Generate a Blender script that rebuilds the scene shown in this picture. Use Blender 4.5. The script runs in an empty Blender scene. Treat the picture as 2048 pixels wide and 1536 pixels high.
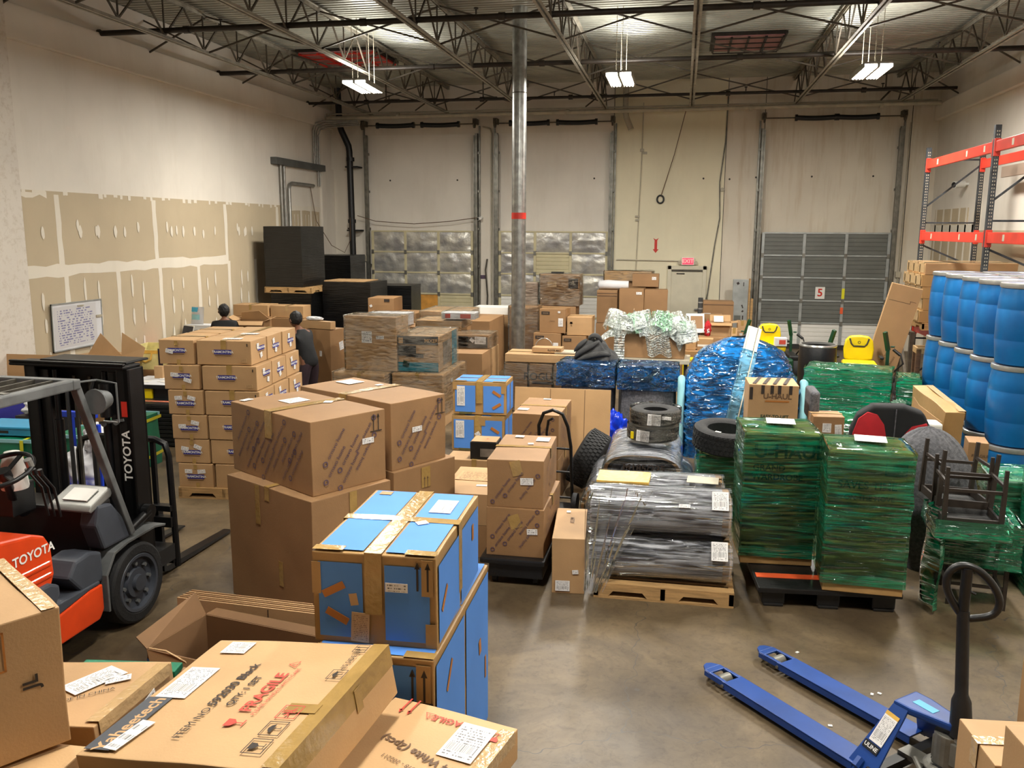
import bpy, bmesh, math, random
from math import sin, cos, pi, radians as RD
from mathutils import Vector as V, Matrix, noise, Euler
SC = bpy.context.scene
C = SC.collection
random.seed(7)

# ------------------------------------------------------------------ camera
CAM_H = 3.0
cd = bpy.data.cameras.new('camera'); cam = bpy.data.objects.new('camera', cd); C.objects.link(cam)
p_, y_, r_ = 0.1767897, 0.19183812, 0.00437371
fw = V((-sin(y_)*cos(p_), cos(y_)*cos(p_), -sin(p_))); ri = V((cos(y_), sin(y_), 0)); up = ri.cross(fw)
r2 = ri*cos(r_) + up*sin(r_); u2 = -ri*sin(r_) + up*cos(r_)
cam.matrix_world = Matrix(((r2.x, u2.x, -fw.x, 0), (r2.y, u2.y, -fw.y, 0), (r2.z, u2.z, -fw.z, CAM_H), (0, 0, 0, 1)))
cd.sensor_width = 36; cd.lens = 1732.5/2048*36; cd.clip_start = .05; cd.clip_end = 200
SC.camera = cam
SC.view_settings.view_transform = 'Standard'; SC.view_settings.look = 'None'
SC.view_settings.gamma = 1; SC.view_settings.use_curve_mapping = False
SC.view_settings.exposure = 0.58
w = bpy.data.worlds.new('world'); SC.world = w; w.use_nodes = True
w.node_tree.nodes['Background'].inputs[0].default_value = (1, .93, .82, 1)
w.node_tree.nodes['Background'].inputs[1].default_value = 0.03
LAMP_W = 190.0            # watts of one high-bay fitting
LAMP_COL = (1, .965, .90)
SC.cycles.max_bounces = 7; SC.cycles.diffuse_bounces = 4; SC.cycles.glossy_bounces = 3
SC.cycles.transparent_max_bounces = 12; SC.cycles.transmission_bounces = 4
SC.cycles.sample_clamp_indirect = 4; SC.cycles.caustics_reflective = False; SC.cycles.caustics_refractive = False
try: SC.cycles.use_denoising = True
except Exception: pass

# ------------------------------------------------------------------ materials
MAT = {}
def s2l(c): return tuple((x/12.92 if x <= .04045 else ((x+.055)/1.055)**2.4) for x in [v/255 for v in c])
def mat(key, rgb, rough=.6, metal=0, var=.12, vs=3.0, bump=0, bs=40, bstr=None, spec=.5, rgb2=None, emit=None, coat=0, aniso=None, spots=None):
    """principled with noise variation: rgb is sRGB 0-255"""
    m = bpy.data.materials.new(key); m.use_nodes = True; nt = m.node_tree; N = nt.nodes; L = nt.links
    b = N['Principled BSDF']; c = s2l(rgb)
    b.inputs['Roughness'].default_value = rough; b.inputs['Metallic'].default_value = metal
    b.inputs['Specular IOR Level'].default_value = spec
    if coat: b.inputs['Coat Weight'].default_value = coat; b.inputs['Coat Roughness'].default_value = .12
    tc = N.new('ShaderNodeTexCoord')
    if var or rgb2:
        n = N.new('ShaderNodeTexNoise'); n.inputs['Scale'].default_value = vs; n.inputs['Detail'].default_value = 5
        L.new(tc.outputs['Object'], n.inputs['Vector'])
        if aniso:
            mp = N.new('ShaderNodeMapping'); mp.inputs['Scale'].default_value = aniso
            L.new(tc.outputs['Object'], mp.inputs[0]); L.new(mp.outputs[0], n.inputs['Vector'])
        r = N.new('ShaderNodeValToRGB'); L.new(n.outputs[0], r.inputs[0])
        c2 = s2l(rgb2) if rgb2 else tuple(x*(1-var) for x in c); c1 = c if rgb2 else tuple(min(1, x*(1+var)) for x in c)
        r.color_ramp.elements[0].position = .36; r.color_ramp.elements[1].position = .64
        r.color_ramp.elements[0].color = (*c2, 1); r.color_ramp.elements[1].color = (*c1, 1)
        L.new(r.outputs[0], b.inputs['Base Color'])
    else: b.inputs['Base Color'].default_value = (*c, 1)
    if bump:
        n2 = N.new('ShaderNodeTexNoise'); n2.inputs['Scale'].default_value = bs; n2.inputs['Detail'].default_value = 4
        if bstr:
            mp = N.new('ShaderNodeMapping'); mp.inputs['Scale'].default_value = bstr
            L.new(tc.outputs['Object'], mp.inputs[0]); L.new(mp.outputs[0], n2.inputs['Vector'])
        else: L.new(tc.outputs['Object'], n2.inputs['Vector'])
        bp = N.new('ShaderNodeBump'); bp.inputs['Strength'].default_value = bump; bp.inputs['Distance'].default_value = .02
        L.new(n2.outputs[0], bp.inputs['Height']); L.new(bp.outputs[0], b.inputs['Normal'])
    if emit: b.inputs['Emission Color'].default_value = (*s2l(emit[0]), 1); b.inputs['Emission Strength'].default_value = emit[1]
    MAT[key] = m; return m

def film(key, rgb, alpha=.5, tint=None, ior=1.55, rough=.16, streak=(1.2, 1.2, 26), bump=.5, dens=.5, spec=.8, lo=.38, hi=.62):
    """stretch film: tinted glossy sheet, thin where the streak noise is low"""
    m = bpy.data.materials.new(key); m.use_nodes = True; nt = m.node_tree; N = nt.nodes; L = nt.links
    b = N['Principled BSDF']; out = N['Material Output']; c = s2l(rgb)
    b.inputs['Base Color'].default_value = (*c, 1); b.inputs['Roughness'].default_value = rough
    b.inputs['Specular IOR Level'].default_value = spec
    tc = N.new('ShaderNodeTexCoord'); mp = N.new('ShaderNodeMapping'); mp.inputs['Scale'].default_value = streak
    n = N.new('ShaderNodeTexNoise'); n.inputs['Scale'].default_value = 2.2; n.inputs['Detail'].default_value = 6; n.inputs['Distortion'].default_value = .8
    L.new(tc.outputs['Object'], mp.inputs[0]); L.new(mp.outputs[0], n.inputs['Vector'])
    nl = N.new('ShaderNodeTexNoise'); nl.inputs['Scale'].default_value = 1; nl.inputs['Detail'].default_value = 2; ml = N.new('ShaderNodeMapping'); ml.inputs['Scale'].default_value = (2, 2, 3.2); L.new(tc.outputs['Object'], ml.inputs[0]); L.new(ml.outputs[0], nl.inputs['Vector'])
    av = N.new('ShaderNodeMath'); av.operation = 'MULTIPLY_ADD'; av.inputs[1].default_value = .9; L.new(nl.outputs[0], av.inputs[0]); sb = N.new('ShaderNodeMath'); sb.operation = 'SUBTRACT'; sb.inputs[1].default_value = .45; L.new(n.outputs[0], sb.inputs[0]); L.new(sb.outputs[0], av.inputs[2])
    r = N.new('ShaderNodeMapRange'); r.inputs['From Min'].default_value = lo; r.inputs['From Max'].default_value = hi
    r.inputs['To Min'].default_value = max(0, alpha-dens/2); r.inputs['To Max'].default_value = min(1, alpha+dens/2)
    L.new(av.outputs[0], r.inputs[0])
    bp = N.new('ShaderNodeBump'); bp.inputs['Strength'].default_value = bump; bp.inputs['Distance'].default_value = .05
    nb = N.new('ShaderNodeTexNoise'); nb.inputs['Scale'].default_value = 2.0; nb.inputs['Detail'].default_value = 2.5; nb.inputs['Distortion'].default_value = 1.2; L.new(mp.outputs[0], nb.inputs['Vector'])
    mh = N.new('ShaderNodeMapRange'); mh.interpolation_type = 'SMOOTHSTEP'; mh.inputs['From Min'].default_value = .50; mh.inputs['From Max'].default_value = .70; L.new(nb.outputs[0], mh.inputs[0])
    L.new(mh.outputs[0], bp.inputs['Height']); L.new(bp.outputs[0], b.inputs['Normal'])
    tr = N.new('ShaderNodeBsdfTransparent'); tr.inputs[0].default_value = (*(tint or [min(1, .40+x*.9) for x in c]), 1)
    mx = N.new('ShaderNodeMixShader'); L.new(r.outputs[0], mx.inputs[0]); L.new(tr.outputs[0], mx.inputs[1]); L.new(b.outputs[0], mx.inputs[2])
    gl = N.new('ShaderNodeBsdfGlossy'); gl.inputs['Roughness'].default_value = rough; gl.inputs[0].default_value = (.9, .95, .93, 1)
    L.new(bp.outputs[0], gl.inputs['Normal'])
    fr = N.new('ShaderNodeFresnel'); fr.inputs[0].default_value = ior; L.new(bp.outputs[0], fr.inputs['Normal'])
    mx2 = N.new('ShaderNodeMixShader'); L.new(fr.outputs[0], mx2.inputs[0]); L.new(mx.outputs[0], mx2.inputs[1]); L.new(gl.outputs[0], mx2.inputs[2])
    L.new(mx2.outputs[0], out.inputs['Surface']); MAT[key] = m; return m

def labelmat(key, barcode=True, ink=(40, 40, 45), paper=(232, 230, 228), rows=14.0):
    """paper with rows of small print and a bar code, drawn from the UVs"""
    m = bpy.data.materials.new(key); m.use_nodes = True; nt = m.node_tree; N = nt.nodes; L = nt.links
    b = N['Principled BSDF']; b.inputs['Roughness'].default_value = .45
    uv = N.new('ShaderNodeUVMap'); sp = N.new('ShaderNodeSeparateXYZ'); L.new(uv.outputs[0], sp.inputs[0])
    def mth(op, a, bb=None, cc=None):
        n = N.new('ShaderNodeMath'); n.operation = op
        for i, x in enumerate((a, bb, cc)):
            if x is None: continue
            if isinstance(x, (int, float)): n.inputs[i].default_value = x
            else: L.new(x, n.inputs[i])
        return n.outputs[0]
    u, v = sp.outputs[0], sp.outputs[1]
    rr = mth('MULTIPLY', v, rows); line = mth('LESS_THAN', mth('FRACT', rr), .5)
    cb = N.new('ShaderNodeCombineXYZ'); L.new(mth('MULTIPLY', u, 22.), cb.inputs[0]); L.new(mth('MULTIPLY', mth('FLOOR', rr), 7.3), cb.inputs[1])
    n1 = N.new('ShaderNodeTexNoise'); n1.inputs['Scale'].default_value = 1; n1.inputs['Detail'].default_value = 1; L.new(cb.outputs[0], n1.inputs['Vector'])
    word = mth('GREATER_THAN', n1.outputs[0], .5)
    txt = mth('MULTIPLY', line, word)
    if barcode:
        cb2 = N.new('ShaderNodeCombineXYZ'); L.new(mth('MULTIPLY', u, 60.), cb2.inputs[0])
        n2 = N.new('ShaderNodeTexNoise'); n2.inputs['Scale'].default_value = 1; n2.inputs['Detail'].default_value = 0; L.new(cb2.outputs[0], n2.inputs['Vector'])
        bar = mth('GREATER_THAN', n2.outputs[0], .5)
        band = mth('MULTIPLY', mth('GREATER_THAN', v, .2), mth('LESS_THAN', v, .42))
        txt = mth('ADD', mth('MULTIPLY', txt, mth('SUBTRACT', 1., band)), mth('MULTIPLY', bar, band))
    mar = mth('MULTIPLY', mth('MULTIPLY', mth('GREATER_THAN', u, .08), mth('LESS_THAN', u, .92)), mth('MULTIPLY', mth('GREATER_THAN', v, .07), mth('LESS_THAN', v, .93)))
    fac = mth('MULTIPLY', mth('MULTIPLY', txt, mar), .8)
    mx = N.new('ShaderNodeMix'); mx.data_type = 'RGBA'; L.new(fac, mx.inputs[0])
    mx.inputs[6].default_value = (*s2l(paper), 1); mx.inputs[7].default_value = (*s2l(ink), 1)
    L.new(mx.outputs[2], b.inputs['Base Color']); MAT[key] = m; return m

CARD = (178, 142, 100)
mat('card', CARD, .62, var=.07, vs=2.2, bump=.06, bs=90)
mat('card_pale', (196, 158, 112), .6, var=.06, vs=2.0, bump=.06, bs=90)
mat('card_dark', (146, 111, 74), .62, var=.08, vs=2.5, bump=.06, bs=90)
mat('card_tan', (170, 134, 84), .5, var=.07, vs=3.0, bump=.1, bs=30)
mat('card_in', (120, 88, 56), .8, var=.08)
mat('card_edge', (205, 170, 125), .8, var=.1, vs=60)
mat('tape', (166, 134, 78), .22, var=.1, vs=9, bump=.25, bs=22, coat=.3)
mat('tape_clear', (190, 158, 112), .18, var=.06, vs=9, bump=.3, bs=30, coat=.4)
mat('black', (14, 14, 15), .45, var=.2)
mat('blackmetal', (17, 17, 18), .38, metal=.3, var=.25, vs=8)
mat('blackplastic', (20, 20, 21), .42, var=.25, vs=5, bump=.1)
mat('rubber', (24, 24, 25), .75, var=.25, vs=14, bump=.2, bs=60)
mat('darkgray', (62, 66, 74), .5, var=.12, vs=4)
mat('midgray', (96, 98, 98), .5, metal=.2, var=.25, vs=6)
mat('toyota_orange', (214, 66, 22), .38, var=.12, vs=3, coat=.25)
mat('white', (225, 223, 216), .55, var=.04)
mat('white_ink', (230, 228, 222), .5, var=0)
mat('ink', (48, 38, 32), .6, var=0)
mat('ink_soft', (98, 72, 50), .6, var=0)
mat('ink_purple', (84, 66, 84), .6, var=0)
mat('ink_red', (196, 72, 56), .6, var=0)
mat('ink_brandblue', (44, 44, 126), .5, var=.05)
mat('ink_green', (22, 62, 48), .6, var=0)
mat('wm_blue', (84, 140, 220), .6, var=.05, vs=2, spec=.3)
mat('wm_mark', (178, 112, 48), .5, var=.1)
mat('wood', (176, 140, 92), .7, var=.2, vs=4, aniso=(1, 6, 14), bump=.15)
mat('wood_dark', (92, 62, 38), .7, var=.25, vs=4, aniso=(1, 6, 14))
mat('steel', (150, 150, 146), .36, metal=.85, var=.22, vs=9)
mat('galv', (126, 124, 116), .42, metal=.7, var=.25, vs=7)
mat('galv_dark', (78, 74, 66), .5, metal=.6, var=.3, vs=7)
mat('joist', (148, 142, 128), .5, metal=.3, var=.25, vs=6)
mat('joist_dark', (84, 76, 64), .55, metal=.3, var=.3, vs=6)
mat('pipe_dark', (44, 36, 28), .5, metal=.3, var=.3, vs=6)
mat('pipe_pale', (176, 168, 148), .55, var=.12, vs=6)
mat('deck', (158, 158, 146), .32, metal=.4, var=.18, vs=1.2)
mat('red', (196, 44, 30), .38, var=.12, vs=4)
mat('rackred', (206, 58, 42), .38, var=.14, vs=3)
mat('rackblue', (58, 62, 66), .5, metal=.3, var=.35, vs=9)
mat('drumblue', (6, 104, 168), .34, var=.14, vs=2.5, rgb2=(5, 88, 150))
mat('drumlid', (126, 128, 140), .35, var=.12, vs=5)
mat('ring', (170, 170, 166), .3, metal=.6, var=.1)
mat('jackblue', (20, 62, 134), .4, var=.12, vs=5)
mat('jackhub', (120, 118, 110), .45, metal=.3, var=.2, vs=9)
mat('cyan', (62, 172, 212), .4, var=.04)
mat('orange', (226, 92, 48), .45, var=.06)
mat('orange_pale', (220, 128, 98), .5, var=.08)
mat('yellow', (230, 204, 10), .4, var=.05)
mat('yellow_tape', (220, 214, 40), .4, var=.05)
mat('gold_env', (222, 176, 78), .4, var=.1, vs=12, bump=.4, bs=14)
mat('jdgreen', (16, 66, 40), .4, var=.12)
mat('bag_green', (6, 112, 80), .45, var=.12, bump=.2, bs=5)
mat('cartblue', (24, 62, 190), .4, var=.08)
mat('polyblue', (14, 52, 190), .22, var=.25, vs=6, bump=.5, bs=7)
mat('lightblue', (150, 206, 214), .4, var=.08)
mat('crateblue', (48, 150, 196), .4, var=.05)
mat('felt_gray', (84, 84, 88), .95, var=.3, vs=40, bump=.3, bs=90)
mat('felt_dark', (60, 60, 60), .95, var=.2, vs=10, bump=.3, bs=60)
mat('redcloth', (176, 26, 36), .8, var=.12, vs=8)
mat('blackcloth', (20, 20, 22), .85, var=.2, vs=8)
mat('blackwrap', (9, 9, 10), .3, var=.4, vs=6, bump=.4, bs=3, bstr=(1, 1, 14))
mat('cloth_white', (214, 214, 216), .8, var=.06, bump=.2, bs=8)
mat('skin', (120, 78, 56), .6, var=.05)
mat('hair', (16, 13, 12), .6, var=.3, vs=30, bump=.4, bs=60)
mat('trousers', (44, 28, 36), .85, var=.2, vs=12)
mat('plywood', (206, 146, 62), .6, var=.16, vs=5, aniso=(1, 4, 1))
mat('beige_steel', (196, 186, 150), .5, var=.06, vs=3)
mat('gray_steel', (104, 106, 101), .45, metal=.15, var=.08, vs=3)
mat('gray_stile', (166, 170, 168), .4, metal=.4, var=.12, vs=5)
mat('seal', (34, 32, 30), .7, var=.2)
mat('foil', (200, 196, 184), .34, metal=.45, var=.14, vs=3, bump=.6, bs=9, rgb2=(160, 158, 156))
mat('walldoor', (206, 200, 178), .5, var=.05)
mat('conduit', (150, 148, 142), .4, metal=.6, var=.12, vs=7)
mat('trough', (92, 94, 92), .5, metal=.3, var=.15)
mat('tube_film', (228, 230, 236), .3, vs=2, rgb2=(166, 168, 178), metal=.05, aniso=(.3, 14, 14), bump=.8, bs=4, bstr=(.4, 16, 16))
mat('bubble', (178, 206, 186), .25, var=.12, vs=9, bump=.5, bs=18)
mat('exit_red', (240, 40, 60), .5, var=0, emit=((255, 44, 66), 1.6))
mat('lamp', (255, 250, 235), .5, var=0, emit=((255, 247, 228), 26))
mat('lamp_housing', (150, 148, 140), .5, var=.05)
mat('screen', (24, 34, 54), .2, var=.2, vs=9)
mat('sky_pink', (160, 110, 108), .35, var=.22, vs=3)
mat('picture', (120, 112, 104), .4, var=.4, vs=6)
mat('teal', (20, 134, 158), .35, var=.08)
mat('olive', (96, 92, 56), .5, var=.15)
labelmat('label'); labelmat('label_plain', False, rows=7.0); labelmat('label_two', False, rows=3.0); labelmat('label_grid', True, rows=22.0)
labelmat('marker', False, ink=(90, 90, 150), paper=(206, 204, 204), rows=17.0)
labelmat('print_soft', False, ink=(110, 82, 58), paper=(186, 150, 106), rows=10.0)
labelmat('print_note', False, ink=(120, 92, 66), paper=(196, 162, 120), rows=16.0)
film('wrap_clear', (216, 210, 196), .07, (.985, .98, .97), 1.3, .12, (3, 3, 20), .5, .2)
film('wrap_roll', (214, 216, 222), .16, (.99, .99, .99), 1.6, .08, (.7, 12, 12), 1.0, .45, lo=.45, hi=.65)
film('wrap_green', (4, 136, 96), .40, (.58, .90, .68), 1.55, .08, (1.0, 1.0, 20), .8, .68, lo=.44, hi=.66)
film('wrap_sheet', (214, 216, 222), .16, (.99, .99, .99), 1.5, .1, (2.5, 2.5, 1.2), .6, .25)
film('wrap_green2', (2, 122, 84), .76, (.25, .8, .55), 1.5, .10, (1.6, 1.6, 18), 1.0, .5, lo=.42, hi=.58)
film('wrap_blue', (14, 78, 134), .50, (.32, .62, .86), 1.5, .09, (5, 5, 9), 1.0, .7, lo=.42, hi=.58)
film('wrap_blue2', (26, 124, 204), .55, (.35, .72, .96), 1.6, .09, (2.5, 2.5, 9), 1.0, .7, lo=.42, hi=.6)
film('wrap_pl', (90, 170, 214), .38, (.55, .82, .98), 1.5, .12, (2, 2, 6), .6, .5)
film('bubble_green', (188, 236, 200), .55, (.88, .98, .9), 1.25, .16, (9, 9, 9), .7, .5)
film('bubble_film', (240, 248, 242), .52, (.97, .99, .97), 1.25, .2, (9, 9, 9), .7, .6)
# ------------------------------------------------------------------ mesh helpers
class MB:
    def __init__(s): s.v = []; s.f = []; s.m = []
    def add(s, vs, fs, mi=0):
        o = len(s.v); s.v += [V(x) for x in vs]; s.f += [tuple(i+o for i in f) for f in fs]; s.m += [mi]*len(fs); return s
    def box(s, c, sz, rot=None, mi=0):
        x, y, z = [a/2 for a in sz]; c = V(c)
        vs = [V((i*x, j*y, k*z)) for k in (-1, 1) for j in (-1, 1) for i in (-1, 1)]
        if rot is not None:
            R = rot if isinstance(rot, Matrix) else Euler(rot).to_matrix()
            vs = [R @ q for q in vs]
        return s.add([q+c for q in vs], [(0, 2, 3, 1), (4, 5, 7, 6), (0, 1, 5, 4), (2, 6, 7, 3), (0, 4, 6, 2), (1, 3, 7, 5)], mi)
    def b2(s, x0, x1, y0, y1, z0, z1, mi=0): return s.box(((x0+x1)/2, (y0+y1)/2, (z0+z1)/2), (abs(x1-x0), abs(y1-y0), abs(z1-z0)), None, mi)
    def bar(s, a, b, wd, ht, mi=0, upv=(0, 0, 1)):
        a = V(a); b = V(b); d = b-a; L = d.length; d.normalize(); u = V(upv)
        if abs(d.dot(u)) > .95: u = V((0, 1, 0))
        x = d.cross(u).normalized(); z = x.cross(d)
        R = Matrix((x, d, z)).transposed(); return s.box((a+b)/2, (wd, L, ht), R, mi)
    def cyl(s, a, b, r, n=14, mi=0, r2=None, cap=True):
        a = V(a); b = V(b); d = (b-a).normalized(); u = V((0, 0, 1)) if abs(d.z) < .9 else V((1, 0, 0))
        x = d.cross(u).normalized(); y = d.cross(x); r2 = r if r2 is None else r2
        vs = [a+(x*cos(t)+y*sin(t))*r for t in [2*pi*i/n for i in range(n)]]+[b+(x*cos(t)+y*sin(t))*r2 for t in [2*pi*i/n for i in range(n)]]
        fs = [(i, n+i, n+(i+1) % n, (i+1) % n) for i in range(n)]
        if cap: fs += [tuple(range(n)), tuple(reversed(range(n, 2*n)))]
        return s.add(vs, fs, mi)
    def path(s, pts, r, n=8, mi=0, closed=False):
        pts = [V(p) for p in pts]; k = len(pts); vs = []; u = None
        for i, p in enumerate(pts):
            if closed: d = pts[(i+1) % k]-pts[i-1]
            else: d = pts[min(i+1, k-1)]-pts[max(i-1, 0)]
            d.normalize()
            if u is None: u = d.orthogonal().normalized()
            u = (u-d*u.dot(d)).normalized(); w_ = d.cross(u)
            rr = r[i] if isinstance(r, (list, tuple)) else r
            vs += [p+(u*cos(2*pi*j/n)+w_*sin(2*pi*j/n))*rr for j in range(n)]
        fs = []
        for i in range(k if closed else k-1):
            a = i*n; b = ((i+1) % k)*n
            fs += [(a+j, a+(j+1) % n, b+(j+1) % n, b+j) for j in range(n)]
        if not closed: fs += [tuple(reversed(range(n))), tuple(range((k-1)*n, k*n))]
        return s.add(vs, fs, mi)
    def lathe(s, prof, n=28, M4=None, mi=0):
        vs = []; fs = []; k = len(prof)
        for r, z in prof: vs += [V((r*cos(2*pi*j/n), r*sin(2*pi*j/n), z)) for j in range(n)]
        for i in range(k-1): fs += [(i*n+j, i*n+(j+1) % n, (i+1)*n+(j+1) % n, (i+1)*n+j) for j in range(n)]
        if M4 is not None: vs = [M4 @ q for q in vs]
        return s.add(vs, fs, mi)
    def ext(s, poly, a, b, axis='y', mi=0):
        """extrude a 2D polygon between a and b along axis"""
        def P(u, v_, t): return {'y': (u, t, v_), 'x': (t, u, v_), 'z': (u, v_, t)}[axis]
        n = len(poly); vs = [P(u, v_, a) for u, v_ in poly]+[P(u, v_, b) for u, v_ in poly]
        return s.add(vs, [tuple(range(n)), tuple(reversed(range(n, 2*n)))]+[(i, n+i, n+(i+1) % n, (i+1) % n) for i in range(n)], mi)
    def grid(s, fn, nu, nv, mi=0, cu=False):
        vs = [fn(i/nu, j/nv) for j in range(nv+1) for i in range(nu+1)]
        return s.add(vs, [(j*(nu+1)+i, j*(nu+1)+i+1, (j+1)*(nu+1)+i+1, (j+1)*(nu+1)+i) for j in range(nv) for i in range(nu)], mi)
    def build(s, name, mats, parent=None, bevel=0, smooth=None, uv=False, seg=2, solid=0, merge=False):
        me = bpy.data.meshes.new(name); bm = bmesh.new()
        vs = [bm.verts.new(q) for q in s.v]
        for f, mi in zip(s.f, s.m):
            try: bf = bm.faces.new([vs[i] for i in f]); bf.material_index = mi
            except ValueError: pass
        if merge: bmesh.ops.remove_doubles(bm, verts=bm.verts, dist=1e-4)
        bmesh.ops.recalc_face_normals(bm, faces=bm.faces)
        if bevel:
            ed = [e for e in bm.edges if len(e.link_faces) == 2 and e.calc_face_angle(0) > RD(35)]
            bmesh.ops.bevel(bm, geom=ed, offset=bevel, segments=seg, profile=.6, affect='EDGES', clamp_overlap=True)
        bm.to_mesh(me); bm.free()
        if smooth is not None:
            me.shade_smooth(); me.set_sharp_from_angle(angle=RD(smooth))
        if isinstance(mats, str): mats = [mats]
        for q in mats: me.materials.append(MAT[q])
        o = bpy.data.objects.new(name, me); C.objects.link(o)
        if parent: o.parent = parent
        if solid:
            md = o.modifiers.new('solid', 'SOLIDIFY'); md.thickness = solid; md.offset = 0
        return o

def tag(o, label, cat, group=None, kind=None):
    if label: o['label'] = label
    if cat: o['category'] = cat
    if group: o['group'] = group
    if kind: o['kind'] = kind
    return o
def thing(name, label, cat, loc=(0, 0, 0), rz=0, group=None, rot=None):
    o = bpy.data.objects.new(name, None); C.objects.link(o); o.location = loc
    o.rotation_euler = rot if rot else (0, 0, RD(rz)); o.empty_display_size = .1
    return tag(o, label, cat, group)
def struct(o): o['kind'] = 'structure'; return o

_tc = {}
def textmesh(sx, bold=False):
    k = (sx, bold)
    if k not in _tc:
        cu = bpy.data.curves.new('t', 'FONT'); cu.body = sx; cu.size = 1; cu.align_x = 'CENTER'; cu.align_y = 'CENTER'; cu.resolution_u = 3
        if bold: cu.offset = .022
        o = bpy.data.objects.new('t', cu)
        me = bpy.data.meshes.new_from_object(o)
        _tc[k] = ([(q.co.x, q.co.y) for q in me.vertices], [tuple(p.vertices) for p in me.polygons])
        bpy.data.objects.remove(o); bpy.data.curves.remove(cu); bpy.data.meshes.remove(me)
    return _tc[k]
def textinto(mb, sx, F, u, v, size, rot=0, mi=0, bold=False, sxs=1, off=.0015):
    """F: 4x4 face frame (x right, y up, z outward)"""
    vs, fs = textmesh(sx, bold); c, s_ = cos(RD(rot)), sin(RD(rot))
    mb.add([F @ V((u+(x*sxs*c-y*s_)*size, v+(x*sxs*s_+y*c)*size, off)) for x, y in vs], fs, mi)
def quad(mb, F, u, v, a, b, rot=0, mi=0, off=.001, th=None):
    c, s_ = cos(RD(rot)), sin(RD(rot)); P = [(-a/2, -b/2), (a/2, -b/2), (a/2, b/2), (-a/2, b/2)]
    P = [(u+x*c-y*s_, v+x*s_+y*c) for x, y in P]
    vs = [F @ V((x, y, off)) for x, y in P]+[F @ V((x, y, -.0005)) for x, y in P]
    mb.add(vs, [(0, 1, 2, 3), (0, 4, 5, 1), (1, 5, 6, 2), (2, 6, 7, 3), (3, 7, 4, 0)], mi)
def framem(o, x, y, z): return Matrix(((x[0], y[0], z[0], o[0]), (x[1], y[1], z[1], o[1]), (x[2], y[2], z[2], o[2]), (0, 0, 0, 1)))
def faces(w, d, h):
    return {'F': framem((0, -d/2, h/2), (1, 0, 0), (0, 0, 1), (0, -1, 0)), 'R': framem((w/2, 0, h/2), (0, 1, 0), (0, 0, 1), (1, 0, 0)),
            'L': framem((-w/2, 0, h/2), (0, -1, 0), (0, 0, 1), (-1, 0, 0)), 'T': framem((0, 0, h), (1, 0, 0), (0, 1, 0), (0, 0, 1)),
            'K': framem((0, d/2, h/2), (-1, 0, 0), (0, 0, 1), (0, 1, 0))}
def uvquad(name, F, u, v, a, b, rot, matk, parent, off=.0025, curl=0):
    """a paper label: thin plate with UVs"""
    mb = MB(); c, s_ = cos(RD(rot)), sin(RD(rot)); P = [(-a/2, -b/2), (a/2, -b/2), (a/2, b/2), (-a/2, b/2)]
    P = [(u+x*c-y*s_, v+x*s_+y*c) for x, y in P]
    me = bpy.data.meshes.new(name)
    vs = [F @ V((x, y, off+(curl if i == 2 else 0))) for i, (x, y) in enumerate(P)]+[F @ V((x, y, .0002)) for x, y in P]
    me.from_pydata(vs, [], [(0, 1, 2, 3), (0, 4, 5, 1), (1, 5, 6, 2), (2, 6, 7, 3), (3, 7, 4, 0)])
    uvl = me.uv_layers.new(name='UVMap'); q = [(0, 0), (1, 0), (1, 1), (0, 1)]
    for i in range(4): uvl.data[i].uv = q[i]
    me.materials.append(MAT[matk]); o = bpy.data.objects.new(name, me); C.objects.link(o); o.parent = parent; return o

def cuboid(mb, w, d, h, res=.12, dent=.004, seed=0, mi=0, z0=0, bulge=.004):
    """box whose faces are finely divided and slightly dented, so that it reads as cardboard"""
    def n(L): return max(2, min(12, int(round(L/res))))
    nx, ny, nz = n(w), n(d), n(h)
    def disp(x, y, z):
        p = V((x, y, z))
        k = V((noise.noise(p*2.3+V((seed*7.1, 0, 0))), noise.noise(p*2.3+V((0, seed*5.3, 9))), noise.noise(p*2.3+V((3, 0, seed*3.7)))))*dent
        ex = 1-min(1, abs(2*x/w)); ey = 1-min(1, abs(2*y/d)); ez = 1-min(1, abs(2*(z-h/2)/h))
        b = V((0, 0, 0))
        if ex == 0: b.x = math.copysign(bulge*sin(pi*ey/2)*sin(pi*ez/2), x)
        if ey == 0: b.y = math.copysign(bulge*sin(pi*ex/2)*sin(pi*ez/2), y)
        if z >= h-1e-6: b.z = bulge*.8*sin(pi*ex/2)*sin(pi*ey/2)
        q = p+k+b
        if z <= 1e-6: q.z = 0
        q.z += z0; return q
    g = lambda f, a, b: mb.grid(f, a, b, mi)
    for sy in (-1, 1): g(lambda u, v: disp(w*(u-.5), sy*d/2, h*v), nx, nz)
    for sx_ in (-1, 1): g(lambda u, v: disp(sx_*w/2, d*(u-.5), h*v), ny, nz)
    for z in (0, h): g(lambda u, v: disp(w*(u-.5), d*(v-.5), z), nx, ny)

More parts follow.
